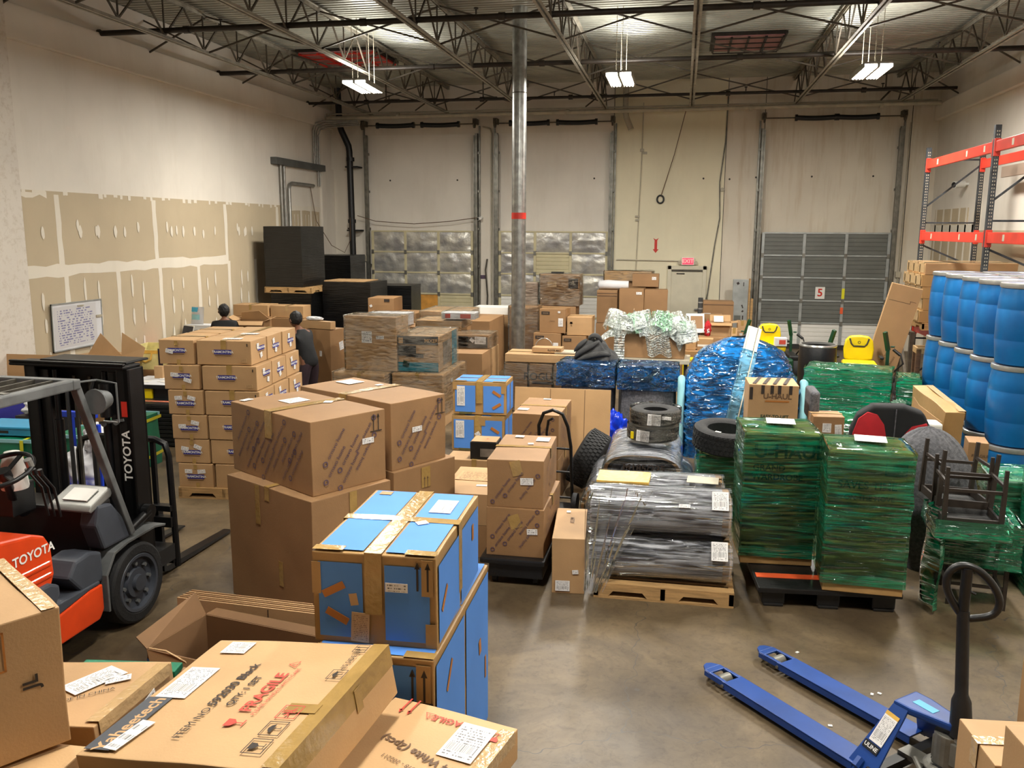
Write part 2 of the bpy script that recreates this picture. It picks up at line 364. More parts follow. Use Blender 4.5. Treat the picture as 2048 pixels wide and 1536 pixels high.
_cs = [0]
def carton(label, N, th, w, d, h, z=0, m='card', group=None, dec=(), tape='y', name='cardboard_box', cat='box', tm='tape', dent=.006, tapew=.06, seam=True, rot=None, bev=.006, parent=None):
    """a closed carton. N: world xy of its front-left corner, th: heading of its front edge"""
    _cs[0] += 1; seed = _cs[0]
    r = V((cos(RD(th)), sin(RD(th)), 0)); l = V((-r.y, r.x, 0)); c = V((N[0], N[1], z))+r*w/2+l*d/2
    root = thing(name, label, cat, c, th, group, rot)
    if rot is not None: root.location = N if len(N) == 3 else c
    mb = MB(); cuboid(mb, w, d, h, seed=seed, dent=dent)
    body = mb.build('carton_body', m, root, merge=True, bevel=bev)
    F = faces(w, d, h)
    if tape:
        t = MB(); e = .006
        if tape == 'y':
            t.add(*ribbon([(0, d/2+e, h-.09 if h > .2 else h*.6), (0, d/2+e, h+e), (0, 0, h+e+.002), (0, -d/2-e, h+e), (0, -d/2-e, h-.11 if h > .2 else h*.55)], (1, 0, 0), tapew))
        else:
            t.add(*ribbon([(w/2+e, 0, h-.09 if h > .2 else h*.6), (w/2+e, 0, h+e), (0, 0, h+e+.002), (-w/2-e, 0, h+e), (-w/2-e, 0, h-.11 if h > .2 else h*.55)], (0, 1, 0), tapew))
        t.build('packing_tape', tm, root)
    deco(root, F, dec, w, d, h)
    return root
def ribbon(pts, side, wd):
    s_ = V(side)*wd/2; vs = []
    for p in pts: vs += [V(p)-s_, V(p)+s_]
    return vs, [(2*i, 2*i+1, 2*i+3, 2*i+2) for i in range(len(pts)-1)]
def deco(root, F, dec, w, d, h, off=.007):
    dims = {'F': (w, h), 'R': (d, h), 'L': (d, h), 'T': (w, d), 'K': (w, h)}
    for q in dec:
        k, f = q[0], q[1]; G = F[f] @ Matrix.Translation((0, 0, off))
        if k == 'L': _, _, u, v, a, b, rot, mk = q; uvquad('paper_label', G, u, v, a, b, rot, mk, root)
        elif k == 'R':
            _, _, u, v, a, b, rot, mk = q; mb = MB(); quad(mb, G, u, v, a, b, rot); mb.build({'tape': 'packing_tape', 'tape_clear': 'packing_tape'}.get(mk, 'printed_panel'), mk, root)
        elif k == 'T':
            _, _, u, v, size, s_, mk, rot = q[:8]; mb = MB(); textinto(mb, s_, G, u, v, size, rot, bold=(len(q) > 8 and q[8])); o = mb.build('printed_lettering', mk, root)
        elif k == 'P':
            _, _, s_, size, rot, du, dv, mk, ring = q; mb = MB(); W, H = dims[f]; i = 0
            vs, fs = textmesh(s_); L2 = max(x for x, y in vs)*size+size*1.4; c, sn = abs(cos(RD(rot)))*L2, abs(sin(RD(rot)))*L2
            nv = int(H/dv)+1; nu = int(W/du)+1
            for a in range(-nv, nv+1):
                for b in range(-nu, nu+1):
                    u = b*du+(a % 2)*du/2; v = a*dv/2+.02
                    if abs(u)+c > W/2 or abs(v)+sn > H/2: continue
                    fl = 180 if (a+b) % 2 else 0
                    textinto(mb, s_, G, u, v, size, rot+fl)
                    if ring:
                        cr, sr = cos(RD(rot+fl)), sin(RD(rot+fl)); cx, cy = u-cr*L2*.9, v-sr*L2*.9
                        ringinto(mb, G, cx, cy, size*.48, size*.3)
            if mb.v: mb.build('printed_pattern', mk, root)
        elif k == 'C':   # symbols: list of polylines in metres
            _, _, u, v, size, kind, mk, rot = q; mb = MB(); symbol(mb, G, u, v, size, kind, rot); mb.build('printed_symbol', mk, root)
def ringinto(mb, G, u, v, ro, ri, n=14, off=.0015, mi=0):
    vs = []
    for i in range(n):
        t = 2*pi*i/n; vs += [G @ V((u+cos(t)*ro, v+sin(t)*ro, off)), G @ V((u+cos(t)*ri, v+sin(t)*ri, off))]
    mb.add(vs, [(2*i, 2*((i+1) % n), 2*((i+1) % n)+1, 2*i+1) for i in range(n)], mi)
def poly2(mb, G, pts, u, v, size, rot, off=.0015):
    c, s_ = cos(RD(rot)), sin(RD(rot))
    mb.add([G @ V((u+(x*c-y*s_)*size, v+(x*s_+y*c)*size, off)) for x, y in pts], [tuple(range(len(pts)))])
def lineto(mb, G, a, b, u, v, size, rot, t=.04):
    d = V((b[0]-a[0], b[1]-a[1])); n = V((-d.y, d.x)).normalized()*t/2; e = d.normalized()*t/2
    poly2(mb, G, [(a[0]-e.x+n.x, a[1]-e.y+n.y), (a[0]-e.x-n.x, a[1]-e.y-n.y), (b[0]+e.x-n.x, b[1]+e.y-n.y), (b[0]+e.x+n.x, b[1]+e.y+n.y)], u, v, size, rot)
def symbol(mb, G, u, v, size, kind, rot):
    """care symbols: frame, glass, umbrella, arrows, spark mark"""
    def ln(a, b, t=.05): lineto(mb, G, a, b, u, v, size, rot, t)
    if 'box' in kind:
        for a, b in (((-.5, -.5), (.5, -.5)), ((.5, -.5), (.5, .5)), ((.5, .5), (-.5, .5)), ((-.5, .5), (-.5, -.5))): ln(a, b)
    if 'glass' in kind:
        poly2(mb, G, [(-.22, .38), (-.2, .1), (-.04, -.05), (.04, -.05), (.2, .1), (.22, .38)], u, v, size, rot); ln((0, -.05), (0, -.34)); ln((-.16, -.36), (.16, -.36))
    if 'umb' in kind:
        poly2(mb, G, [(-.32, .02), (-.2, .22), (0, .3), (.2, .22), (.32, .02)], u, v, size, rot); ln((0, 0), (0, -.3)); ln((0, -.32), (.1, -.32))
    if 'hook' in kind:
        ln((-.3, .1), (.3, -.2), .08); ln((-.05, .38), (-.05, -.3), .06); ln((.1, .38), (.1, -.3), .06); ln((-.35, -.1), (0, .05), .06)
    if 'up' in kind:
        for x in (-.18, .18): ln((x, -.5), (x, .32), .07); poly2(mb, G, [(x-.1, .25), (x+.1, .25), (x, .5)], u, v, size, rot)
        if 'base' in kind: ln((-.4, -.58), (.4, -.58), .07)
    if 'tri' in kind:
        ln((-.4, -.35), (.4, -.35), .06); ln((-.4, -.35), (0, .35), .06); ln((.4, -.35), (0, .35), .06); ln((0, .1), (0, -.15), .06)
    if 'spark' in kind:
        for t in ((25, .5), (-25, .5)) if 'half' in kind else ((0, .5), (60, .5), (120, .5), (180, .5), (240, .5), (300, .5)):
            a = RD(t[0]); ln((cos(a)*.25, sin(a)*.25), (cos(a)*.85, sin(a)*.85), .22)

def wrapshell(name, w, d, h, mk, parent, out=.012, amp=.012, res=.07, z0=0, seed=1, freq=(2.5, 2.5, 9), top=True, taper=0, origin=(0, 0, 0), rc=.03):
    """film pulled round a box-like load; wrinkled"""
    mb = MB(); W, D = w/2+out, d/2+out; hh = h-z0+out; nz = max(3, int(hh/res)); per = []
    def edge(a, b, n):
        for i in range(n): per.append((a[0]+(b[0]-a[0])*i/n, a[1]+(b[1]-a[1])*i/n))
    nx, ny = max(3, int(w/res)), max(3, int(d/res))
    edge((-W, -D), (W, -D), nx); edge((W, -D), (W, D), ny); edge((W, D), (-W, D), nx); edge((-W, D), (-W, -D), ny)
    def P(x, y, z, k=1):
        p = V((x*freq[0], y*freq[1], z*freq[2]))+V((seed*3.3, 0, 0)); nn = V((x/W, y/D, 0)); 
        if nn.length: nn.normalize()
        q = noise.noise(p)*amp+abs(noise.noise(p*2.1))*amp*.6
        s_ = 1-taper*(z/h)
        return V((x*s_, y*s_, z))+nn*(q+amp*.5)*k+V(origin)
    n = len(per); vs = []; fs = []
    for j in range(nz+1):
        z = z0+hh*j/nz
        for x, y in per: vs.append(P(x, y, z))
    for j in range(nz): fs += [(j*n+i, j*n+(i+1) % n, (j+1)*n+(i+1) % n, (j+1)*n+i) for i in range(n)]
    mb.add(vs, fs)
    if top: mb.grid(lambda a, b: P(-W+2*W*a, -D+2*D*b, h+out, .0)+V((0, 0, noise.noise(V((a*7*w, b*7*d, seed)))*amp*.6+(amp*.5 if 0 < a < 1 and 0 < b < 1 else 0))), nx, ny)
    return mb.build(name, mk, parent, smooth=70)

def blob(name, mk, parent, c, rad, amp=.1, fr=3, seed=0, n=28, flat=None, sq=1.0, sm=60):
    """soft rounded lump (cloth heaps, bags)"""
    bm = bmesh.new(); bmesh.ops.create_icosphere(bm, subdivisions=5 if n > 40 else 4, radius=1)
    for q in bm.verts:
        p = q.co.copy(); k = 1+amp*noise.noise(p*fr+V((seed, seed*.3, 0)))+amp*.5*abs(noise.noise(p*fr*2.3+V((seed, 0, 0))))
        if sq != 1: p = V([math.copysign(abs(a)**sq, a) for a in p])
        p = V((p.x*rad[0], p.y*rad[1], p.z*rad[2]))*k+V(c)
        if flat is not None and p.z < flat: p.z = flat
        q.co = p
    me = bpy.data.meshes.new(name); bm.to_mesh(me); bm.free(); me.shade_smooth()
    me.materials.append(MAT[mk]); o = bpy.data.objects.new(name, me); C.objects.link(o); o.parent = parent; return o
def dup(o, parent=None):
    c = o.copy(); C.objects.link(c); c.parent = parent
    for ch in o.children: dup(ch, c)
    return c

def crom(pts, n=4, closed=True):
    """smooth closed curve through points"""
    k = len(pts); out = []
    for i in range(k):
        p0, p1, p2, p3 = [V(tuple(pts[(i+j-1) % k])) for j in range(4)]
        for q in range(n):
            t = q/n; out.append(((p1*2)+(p2-p0)*t+(p0*2-p1*5+p2*4-p3)*t*t+(p1*3-p0-p2*3+p3)*t**3)*.5)
    return out
# ------------------------------------------------------------------ room shell
XL, XR, YB, YF, ZD = -9.65, 5.97, 23.3, -6.0, 6.75
def floor_mat():
    m = bpy.data.materials.new('concrete_floor'); m.use_nodes = True; nt = m.node_tree; N = nt.nodes; L = nt.links; b = N['Principled BSDF']
    tc = N.new('ShaderNodeTexCoord')
    def nz(s, d, dist=0, rough=.55):
        n = N.new('ShaderNodeTexNoise'); n.inputs['Scale'].default_value = s; n.inputs['Detail'].default_value = d; n.inputs['Distortion'].default_value = dist; n.inputs['Roughness'].default_value = rough
        L.new(tc.outputs['Object'], n.inputs['Vector']); return n.outputs[0]
    r = N.new('ShaderNodeValToRGB'); L.new(nz(1.1, 9, .6, .68), r.inputs[0])
    e = r.color_ramp.elements; e[0].position = .3; e[0].color = (*s2l((66, 54, 40)), 1); e[1].position = .72; e[1].color = (*s2l((120, 103, 78)), 1)
    k = e.new(.5); k.color = (*s2l((90, 76, 56)), 1)
    r2 = N.new('ShaderNodeValToRGB'); L.new(nz(14, 8, 1.2, .7), r2.inputs[0]); r2.color_ramp.elements[0].position = .33; r2.color_ramp.elements[1].position = .5
    r2.color_ramp.elements[0].color = (.62, .6, .58, 1); r2.color_ramp.elements[1].color = (1, 1, 1, 1)
    mx = N.new('ShaderNodeMix'); mx.data_type = 'RGBA'; mx.blend_type = 'MULTIPLY'; mx.inputs[0].default_value = .8
    L.new(r.outputs[0], mx.inputs[6]); L.new(r2.outputs[0], mx.inputs[7])
    vo = N.new('ShaderNodeTexVoronoi'); vo.feature = 'DISTANCE_TO_EDGE'; vo.inputs['Scale'].default_value = .35; L.new(tc.outputs['Object'], vo.inputs['Vector'])
    n3 = N.new('ShaderNodeTexNoise'); n3.inputs['Scale'].default_value = 5
    L.new(tc.outputs['Object'], n3.inputs['Vector'])
    ad = N.new('ShaderNodeVectorMath'); ad.operation = 'MULTIPLY_ADD'; ad.inputs[1].default_value = (.25, .25, .25); L.new(n3.outputs['Color'], ad.inputs[0]); L.new(tc.outputs['Object'], ad.inputs[2]); L.new(ad.outputs[0], vo.inputs['Vector'])
    lt = N.new('ShaderNodeMath'); lt.operation = 'LESS_THAN'; lt.inputs[1].default_value = .0012; L.new(vo.outputs['Distance'], lt.inputs[0])
    mx2 = N.new('ShaderNodeMix'); mx2.data_type = 'RGBA'; L.new(lt.outputs[0], mx2.inputs[0]); L.new(mx.outputs[2], mx2.inputs[6]); mx2.inputs[7].default_value = (.06, .05, .04, 1)
    L.new(mx2.outputs[2], b.inputs['Base Color'])
    mr = N.new('ShaderNodeMapRange'); mr.inputs['To Min'].default_value = .28; mr.inputs['To Max'].default_value = .62; L.new(nz(2.3, 8, .8), mr.inputs[0]); L.new(mr.outputs[0], b.inputs['Roughness'])
    bp = N.new('ShaderNodeBump'); bp.inputs['Strength'].default_value = .12; L.new(nz(30, 6), bp.inputs['Height']); L.new(bp.outputs[0], b.inputs['Normal'])
    MAT['floor'] = m
floor_mat()
def wallmat(key, base, stain=None, stainamt=.5, vs=.8, streak=(1.2, 1.2, .25)):
    m = mat(key, base, .75, var=.05, vs=vs); nt = m.node_tree; N = nt.nodes; L = nt.links; b = N['Principled BSDF']
    tc = N.new('ShaderNodeTexCoord'); mp = N.new('ShaderNodeMapping'); mp.inputs['Scale'].default_value = streak; L.new(tc.outputs['Object'], mp.inputs[0])
    n = N.new('ShaderNodeTexNoise'); n.inputs['Scale'].default_value = 2.2; n.inputs['Detail'].default_value = 8; n.inputs['Roughness'].default_value = .65; L.new(mp.outputs[0], n.inputs['Vector'])
    r = N.new('ShaderNodeMapRange'); r.inputs['From Min'].default_value = .5; r.inputs['From Max'].default_value = .75; L.new(n.outputs[0], r.inputs[0])
    mm = N.new('ShaderNodeMath'); mm.operation = 'MULTIPLY'; mm.inputs[1].default_value = stainamt; L.new(r.outputs[0], mm.inputs[0])
    src = b.inputs['Base Color'].links[0].from_socket
    mx = N.new('ShaderNodeMix'); mx.data_type = 'RGBA'; L.new(mm.outputs[0], mx.inputs[0]); L.new(src, mx.inputs[6]); mx.inputs[7].default_value = (*s2l(stain or (170, 150, 120)), 1)
    L.new(mx.outputs[2], b.inputs['Base Color'])
wallmat('wall_white', (226, 219, 207), (196, 184, 166), .25)
wallmat('wall_pale', (222, 214, 200), (188, 172, 148), .3)
wallmat('wall_cream', (226, 218, 190), (206, 194, 164), .3)
wallmat('wall_stained', (216, 207, 190), (176, 150, 112), .5, streak=(2.5, 2.5, .22))
wallmat('drywall', (190, 174, 146), (178, 162, 134), .3)
wallmat('mud', (226, 218, 202), (206, 196, 178), .3)
wallmat('plaster_rough', (220, 212, 200), (186, 172, 152), .7, streak=(6, 6, 6))

mb = MB(); mb.b2(XL-.3, XR+.3, YF-.3, YB+.3, -.1, 0); struct(mb.build('floor', 'floor'))
mb = MB(); mb.b2(XL-.3, XR+.3, YB, YB+.3, 0, ZD+.2); struct(mb.build('wall_back', 'wall_pale'))
mb = MB(); mb.b2(XL-.3, XL, YF, YB, 0, ZD+.2); struct(mb.build('wall_left', 'wall_white'))
mb = MB(); mb.b2(XR, XR+.3, YF, YB, 0, ZD+.2); struct(mb.build('wall_right', 'wall_white'))
mb = MB(); mb.b2(XL-.3, XR+.3, YF-.3, YF, 0, ZD+.2); struct(mb.build('wall_front', 'wall_white'))
# roof deck: corrugated sheet, ribs run across the room
mb = MB(); prof = []; y = YF
while y < YB+.15:
    prof += [(y, ZD), (y+.075, ZD), (y+.095, ZD+.04), (y+.13, ZD+.04)]; y += .15
vs = [];
for (yy, z) in prof: vs += [(XL-.1, yy, z), (XR+.1, yy, z)]
mb.add(vs, [(2*i, 2*i+1, 2*i+3, 2*i+2) for i in range(len(prof)-1)])
mb.b2(XL-.3, XR+.3, YF-.3, YB+.3, ZD+.1, ZD+.2)
struct(mb.build('ceiling', 'deck'))
# parapet ledges on both side walls
n_ = [0]
def trim(name, m, *a, bevel=0, **k):
    q = MB()
    for b_ in a: q.b2(*b_)
    return struct(q.build(name, m, bevel=bevel))
trim('trim_1', 'wall_white', (XL, XL+.10, YF, YB, 5.66, 6.16), (XL, XL+.05, YF, YB, 6.16, ZD), bevel=.02)
trim('trim_2', 'wall_white', (XR-.12, XR, YF, YB, 5.62, 5.98), bevel=.02)
trim('trim_3', 'plaster_rough', (XL, XL+.14, 9.3, 11.32, 0, ZD))
trim('trim_4', 'wall_white', (XL, XL+.06, 22.45, 23.3, 0, 4.6))
# unpainted drywall on the left wall, taped joints and filler spots
mb = MB(); mb.b2(XL, XL+.012, 11.32, 20.0, 0, 3.55); struct(mb.build('trim_5', 'drywall'))
mb = MB(); mb.b2(XL, XL+.012, 20.45, 22.4, 0, 3.5); struct(mb.build('trim_6', 'drywall'))
mb = MB(); rnd = random.Random(3)
mc = [0]
def mud(y0, y1, z0, z1, wob=.012, n=7):
    """ragged band of filler on the left wall"""
    mc[0] += .00012; x = XL+.0135+mc[0]; vs = []
    if y1-y0 > z1-z0:
        n = max(4, int((y1-y0)/.25))
        for i in range(n+1):
            t = y0+(y1-y0)*i/n; vs += [(x, t, z0+rnd.uniform(-wob, wob)), (x, t, z1+rnd.uniform(-wob, wob))]
    else:
        n = max(4, int((z1-z0)/.2))
        for i in range(n+1):
            t = z0+(z1-z0)*i/n; vs += [(x, y0+rnd.uniform(-wob, wob), t), (x, y1+rnd.uniform(-wob, wob), t)]
    mb.add(vs, [(2*i, 2*i+1, 2*i+3, 2*i+2) for i in range(n)])
mud(11.35, 17.4, 2.24, 2.42, .025)
for yy in (12.21, 14.78, 17.35, 19.8): mud(yy-.06, yy+.06, 2.4, 3.5)
for yy in (12.29, 13.60, 14.85, 16.18, 17.4, 18.6): mud(yy-.055, yy+.055, 0, 2.3)
mud(11.4, 12.0, 3.46, 3.54, .03)
for k in range(40):
    yy = 11.5+k*.21+rnd.uniform(-.05, .05)
    if rnd.random() < .75: mud(yy, yy+rnd.uniform(.05, .13), 3.50+rnd.uniform(-.03, .02), 3.555, .004)
def spot(yy, zz, a, b, n=9):
    mc[0] += .00005; vs = [(XL+.0135+mc[0], yy+cos(2*pi*i/n)*a*rnd.uniform(.7, 1.1), zz+sin(2*pi*i/n)*b*rnd.uniform(.8, 1.1)) for i in range(n)]; mb.add(vs, [tuple(range(n))])
for k, yy in enumerate([12.75, 13.05, 13.95, 14.25, 15.2, 15.55, 16.5, 16.8, 17.9, 18.2, 11.75]):
    for zz in (1.95, 1.45, 1.0, .6): spot(yy+rnd.uniform(-.05, .05), zz+rnd.uniform(-.1, .1), .035, rnd.uniform(.1, .22))
    for zz in (2.95,): spot(yy+rnd.uniform(-.1, .1), zz+rnd.uniform(-.08, .08), .04, .1)
for yy in (12.7, 13.15, 13.6, 15.3, 15.7, 16.1, 17.9, 18.2, 18.5): spot(yy, 2.93, .045, .11)
for yy in (20.5, 21.15, 21.75, 22.35): mud(yy-.05, yy+.05, .3, 3.5)
for yy in (20.75, 20.95, 21.4, 21.6, 21.95, 22.15): mud(yy-.018, yy+.018, 2.1, 3.35, .012)
mud(20.4, 22.4, 3.44, 3.56)
struct(mb.build('trim_7', 'mud'))
# back wall: colour fields, joints, stains
mb = MB(); mb.b2(-1.86, .98, YB-.01, YB, 0, ZD); struct(mb.build('trim_8', 'wall_cream'))
mb = MB(); mb.b2(.98, XR, YB-.008, YB, 0, ZD); struct(mb.build('trim_9', 'wall_stained'))
mb = MB()
for x in (-1.86, .98, 1.9, 5.35): mb.b2(x-.008, x+.008, YB-.014, YB, 0, ZD)
struct(mb.build('trim_10', 'galv_dark'))
wallmat('rust', (196, 172, 138), (160, 132, 96), .6)
mb = MB(); rnd = random.Random(5)
for x, z1, z0, wd in ((2.55, 5.3, 3.6, .05), (2.75, 5.1, 4.0, .02), (3.35, 5.2, 3.5, .07), (3.15, 5.2, 4.2, .03), (4.1, 5.3, 3.3, .05), (3.95, 5.2, 4.3, .03), (4.6, 4.9, 3.9, .02), (2.95, 5.25, 4.6, .03)):
    n = 10; vs = []
    for i in range(n+1):
        t = i/n; ww = wd*(1-.7*t)*rnd.uniform(.6, 1.2); xx = x-.06*t+rnd.uniform(-.008, .008)
        vs += [(xx-ww/2, YB-.011, z1+(z0-z1)*t), (xx+ww/2, YB-.011, z1+(z0-z1)*t)]
    mb.add(vs, [(2*i, 2*i+1, 2*i+3, 2*i+2) for i in range(n)])
struct(mb.build('trim_11', 'rust'))
mb = MB()
for x, z in ((-7.95, 4.3), (-6.05, 4.3), (-4.4, 4.35), (-2.35, 4.32), (.45, 4.3), (1.1, 4.28), (1.75, 4.32), (3.1, 4.33), (4.55, 4.33), (-9.2, 3.0)): mb.cyl((x, YB-.02, z), (x, YB, z), .025, 8)
struct(mb.build('trim_12', 'ink'))
# right wall: patched drywall and a boxed duct line
mb = MB(); mb.b2(XR-.014, XR, 20.4, 22.9, 3.14, 3.5); mb.b2(XR-.014, XR, 19.9, 23.0, 0, 3.0); mb.b2(XR-.014, XR, 12, 19.6, 0, 3.02); struct(mb.build('trim_13', 'drywall'))
mb = MB()
for yy in (20.0, 20.5, 21.0, 21.6, 22.2, 22.8): mb.b2(XR-.018, XR, yy-.05, yy+.05, 1.6, 3.5)
mb.b2(XR-.018, XR, 19.9, 23, 2.98, 3.14); mb.b2(XR-.018, XR, 19.6, 19.95, 0, 4.4)
struct(mb.build('trim_14', 'mud'))
wallmat('beige_strip', (190, 168, 150), (170, 148, 130), .3)
mb = MB(); mb.b2(XR-.016, XR, 8, 18.6, 4.02, 4.22); struct(mb.build('trim_15', 'beige_strip'))

# ------------------------------------------------------------------ dock doors
ZR = [2.95, 2.39, 1.83, 1.25, .68, .10]      # section joints
def dockdoor(nm, label, x0, x1, kind):
    t = thing(nm, None, None); t['kind'] = 'structure'; cols = 3; st = .07; y = YB-.10
    frame_m = 'beige_steel' if kind != 'gray' else 'gray_stile'
    mb = MB()
    for i in range(cols+1):
        x = x0+(x1-x0)*i/cols; mb.b2(x-st/2, x+st/2, y-.05, y, .02, ZR[0])
    for z in ZR: mb.b2(x0, x1, y-.055, y, z-.035, z+.005)
    mb.build('door_stiles', frame_m, t, bevel=.004)
    hg = MB()
    for i in range(cols+1):
        x = x0+(x1-x0)*i/cols
        for z in ZR[1:-1]: hg.b2(x-.035, x+.035, y-.07, y-.05, z-.07, z+.04)
    hg.build('door_hinges', 'galv', t)
    for r in range(5):
        for c in range(cols):
            a = x0+(x1-x0)*c/cols+st/2; b = x0+(x1-x0)*(c+1)/cols-st/2; z1 = ZR[r]-.035; z0 = ZR[r+1]+.005
            foil = kind != 'gray' and r < 3 and not (kind == 'foil2' and c == 1 and r == 1)
            if kind == 'foil1' and r == 3 and c < 1: foil = True
            if kind == 'foil1' and r == 3 and c == 1:
                q = MB(); q.b2(a, b, y-.03, y-.01, z0, z1); q.build('door_panel', 'plywood', t); continue
            if foil:
                q = MB(); sd = r*7+c*3+x0
                q.grid(lambda u, v: (a-.01+(b-a+.02)*u, y-.035-.03*sin(pi*u)*sin(pi*v)+noise.noise(V((u*4, v*4, sd)))*.02-.05*max(0, u-.75)*max(0, .3-v)*10*(noise.noise(V((sd, 1, 2)))), z0+(z1-z0)*v), 16, 12)
                q.build('insulation_foil', 'foil', t, smooth=180)
            else:
                q = MB(); n = 5; hh = (z1-z0)/n
                for k in range(n):
                    q.b2(a, b, y-.028, y-.01, z0+hh*k+.012, z0+hh*(k+1)-.004); q.b2(a, b, y-.016, y-.005, z0+hh*k-.004, z0+hh*k+.014)
                mk = 'gray_steel' if kind == 'gray' and r < 4 else ('white' if kind == 'gray' or (kind == 'foil2' and r > 2) else 'beige_steel')
                q.build('door_panel', mk, t, bevel=.003)
    return t
dockdoor('door_1', '', -8.45, -5.62, 'foil1'); dockdoor('door_2', '', -4.85, -1.97, 'foil2'); d5 = dockdoor('door_3', '', 2.0, 5.02, 'gray')
for i, (x0, x1) in enumerate(((-8.6, -5.5), (-4.95, -1.88), (1.86, 5.12))):
    for x, sgn, sd in ((x0, 1, 'left'), (x1, -1, 'right')):
        mb = MB()
        mb.b2(x-.03, x+.03, YB-.16, YB-.02, 0, 5.5); mb.b2(x+sgn*.03, x+sgn*.06, YB-.2, YB-.1, 0, 5.45); mb.b2(x-sgn*.09, x-sgn*.05, YB-.05, YB, 0, 5.7)
        for z in (1, 2, 3, 4, 5): mb.b2(x-.07, x+.07, YB-.1, YB-.03, z-.03, z+.03)
        tag(mb.build('door_track', 'galv'), ('%s galvanised lift track of the leftmost foil-covered dock door', '%s galvanised lift track of the dock door behind the round pole', '%s galvanised lift track of the grey dock door with the number 5')[i] % sd, 'door track', 'dock door lift tracks')
    mb = MB(); mb.b2(x0+.0, x1, YB-.015, YB, 2.95, 5.5); 
    struct(mb.build('trim_%d' % (16+i), 'wall_white' if i < 2 else 'wall_stained'))
    t = thing('door_spring', ('dark torsion springs above the leftmost dock door', 'dark torsion springs above the dock door behind the pole', 'sagging dark torsion spring above the grey dock door')[i], 'spring', ((x0+x1)/2, YB-.33, 5.72))
    mb = MB(); hw = (x1-x0)/2; mb.cyl((-hw, 0, 0), (hw, 0, 0), .016, 8)
    for s_ in (-1, 1): mb.cyl((s_*hw-.02, 0, 0), (s_*hw+.02, 0, 0), .11, 14); mb.b2(s_*hw-.05, s_*hw+.05, 0, .30, .0, .14)
    mb.build('spring_shaft', 'joist_dark', t)
    for s_ in ((-.62, .62) if i < 2 else (-.42, .55)):
        mb = MB(); L = .5 if i < 2 else .46; mb.path([(s_-L+L*2*k/8, 0, -.02*sin(pi*k/8)) for k in range(9)], .06, 12)
        for e in (-L, L): mb.cyl((s_+e-.03, 0, 0), (s_+e+.03, 0, 0), .08, 12)
        mb.build('coil_spring', 'black', t, smooth=50)
mb = MB(); mb.b2(1.95, 5.08, YB-.16, YB-.1, 0, .12); struct(mb.build('trim_19', 'seal'))
# number 5 placard and tapes on the grey door
t = thing('door_sign', 'white placard with red number 5 on the grey dock door', 'sign', (3.46, YB-.14, 1.29)); mb = MB(); mb.b2(-.115, .115, -.008, .02, 0, .30); mb.build('sign_plate', 'white', t)
mb = MB(); G = framem((0, -.0085, .15), (1, 0, 0), (0, 0, 1), (0, -1, 0)); textinto(mb, '5', G, 0, 0, .27, bold=True); mb.build('numeral', 'red', t)
mb = MB(); mb.b2(3.98, 4.05, YB-.158, YB-.15, 1.3, 1.56); tag(mb.build('door_sticker', 'yellow_tape'), 'yellow sticker strip on the right stile of the grey dock door', 'sticker')
mb = MB(); mb.b2(3.97, 4.04, YB-.158, YB-.15, .92, 1.08); tag(mb.build('door_sticker', 'orange'), 'orange sticker low on the right stile of the grey dock door', 'sticker')
# man door
t = thing('door_4', None, None, (.13, YB, 0)); t['kind'] = 'structure'
mb = MB(); mb.b2(-.5, -.4, -.08, 0, 0, 2.08); mb.b2(.4, .5, -.08, 0, 0, 2.08); mb.b2(-.5, .5, -.08, 0, 1.98, 2.08); mb.build('door_frame', 'walldoor', t, bevel=.008)
mb = MB(); mb.b2(-.4, .4, -.05, -.01, 0, 1.98); mb.build('door_leaf', 'walldoor', t)
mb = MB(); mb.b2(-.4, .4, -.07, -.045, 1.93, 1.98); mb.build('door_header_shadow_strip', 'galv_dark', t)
mb = MB(); mb.b2(-.27, -.06, -.065, -.05, 1.86, 1.89); mb.build('door_closer', 'galv_dark', t)
mb = MB(); mb.cyl((.32, -.12, .95), (.32, -.05, .95), .03, 10); mb.b2(.22, .34, -.13, -.11, .93, .97); mb.build('door_handle', 'steel', t)
t = thing('exit_sign', 'red lit exit sign over the cream personnel door', 'sign', (.14, YB-.09, 2.1)); mb = MB(); mb.b2(-.165, .165, -.03, .07, 0, .2); mb.build('sign_housing', 'white', t, bevel=.01)
mb = MB(); mb.b2(-.14, .14, -.036, -.03, .02, .18); mb.build('sign_face', 'exit_red', t)
mb = MB(); textinto(mb, 'EXIT', framem((0, -.037, .1), (1, 0, 0), (0, 0, 1), (0, -1, 0)), 0, 0, .14, bold=True); mb.build('sign_lettering', 'white_ink', t)
for x in (-.2, .2): mb = MB(); mb.cyl((x, -.03, .06), (x, .03, .06), .05, 12); mb.build('emergency_lamp', 'pipe_pale', t)
mb = MB(); G = framem((-.70, YB-.014, 2.6), (1, 0, 0), (0, 0, 1), (0, -1, 0))
poly2(mb, G, [(-.035, .13), (.035, .13), (.035, -.10), (.075, -.10), (0, -.2), (-.075, -.10), (-.035, -.10)], 0, 0, 1, 0, 0); poly2(mb, G, [(-.075, .19), (0, .15), (.075, .19), (.035, .13), (-.035, .13)], 0, 0, 1, 0, 0)
tag(mb.build('arrow_sticker', 'red'), 'red downward arrow sticker on the cream back wall', 'sticker')

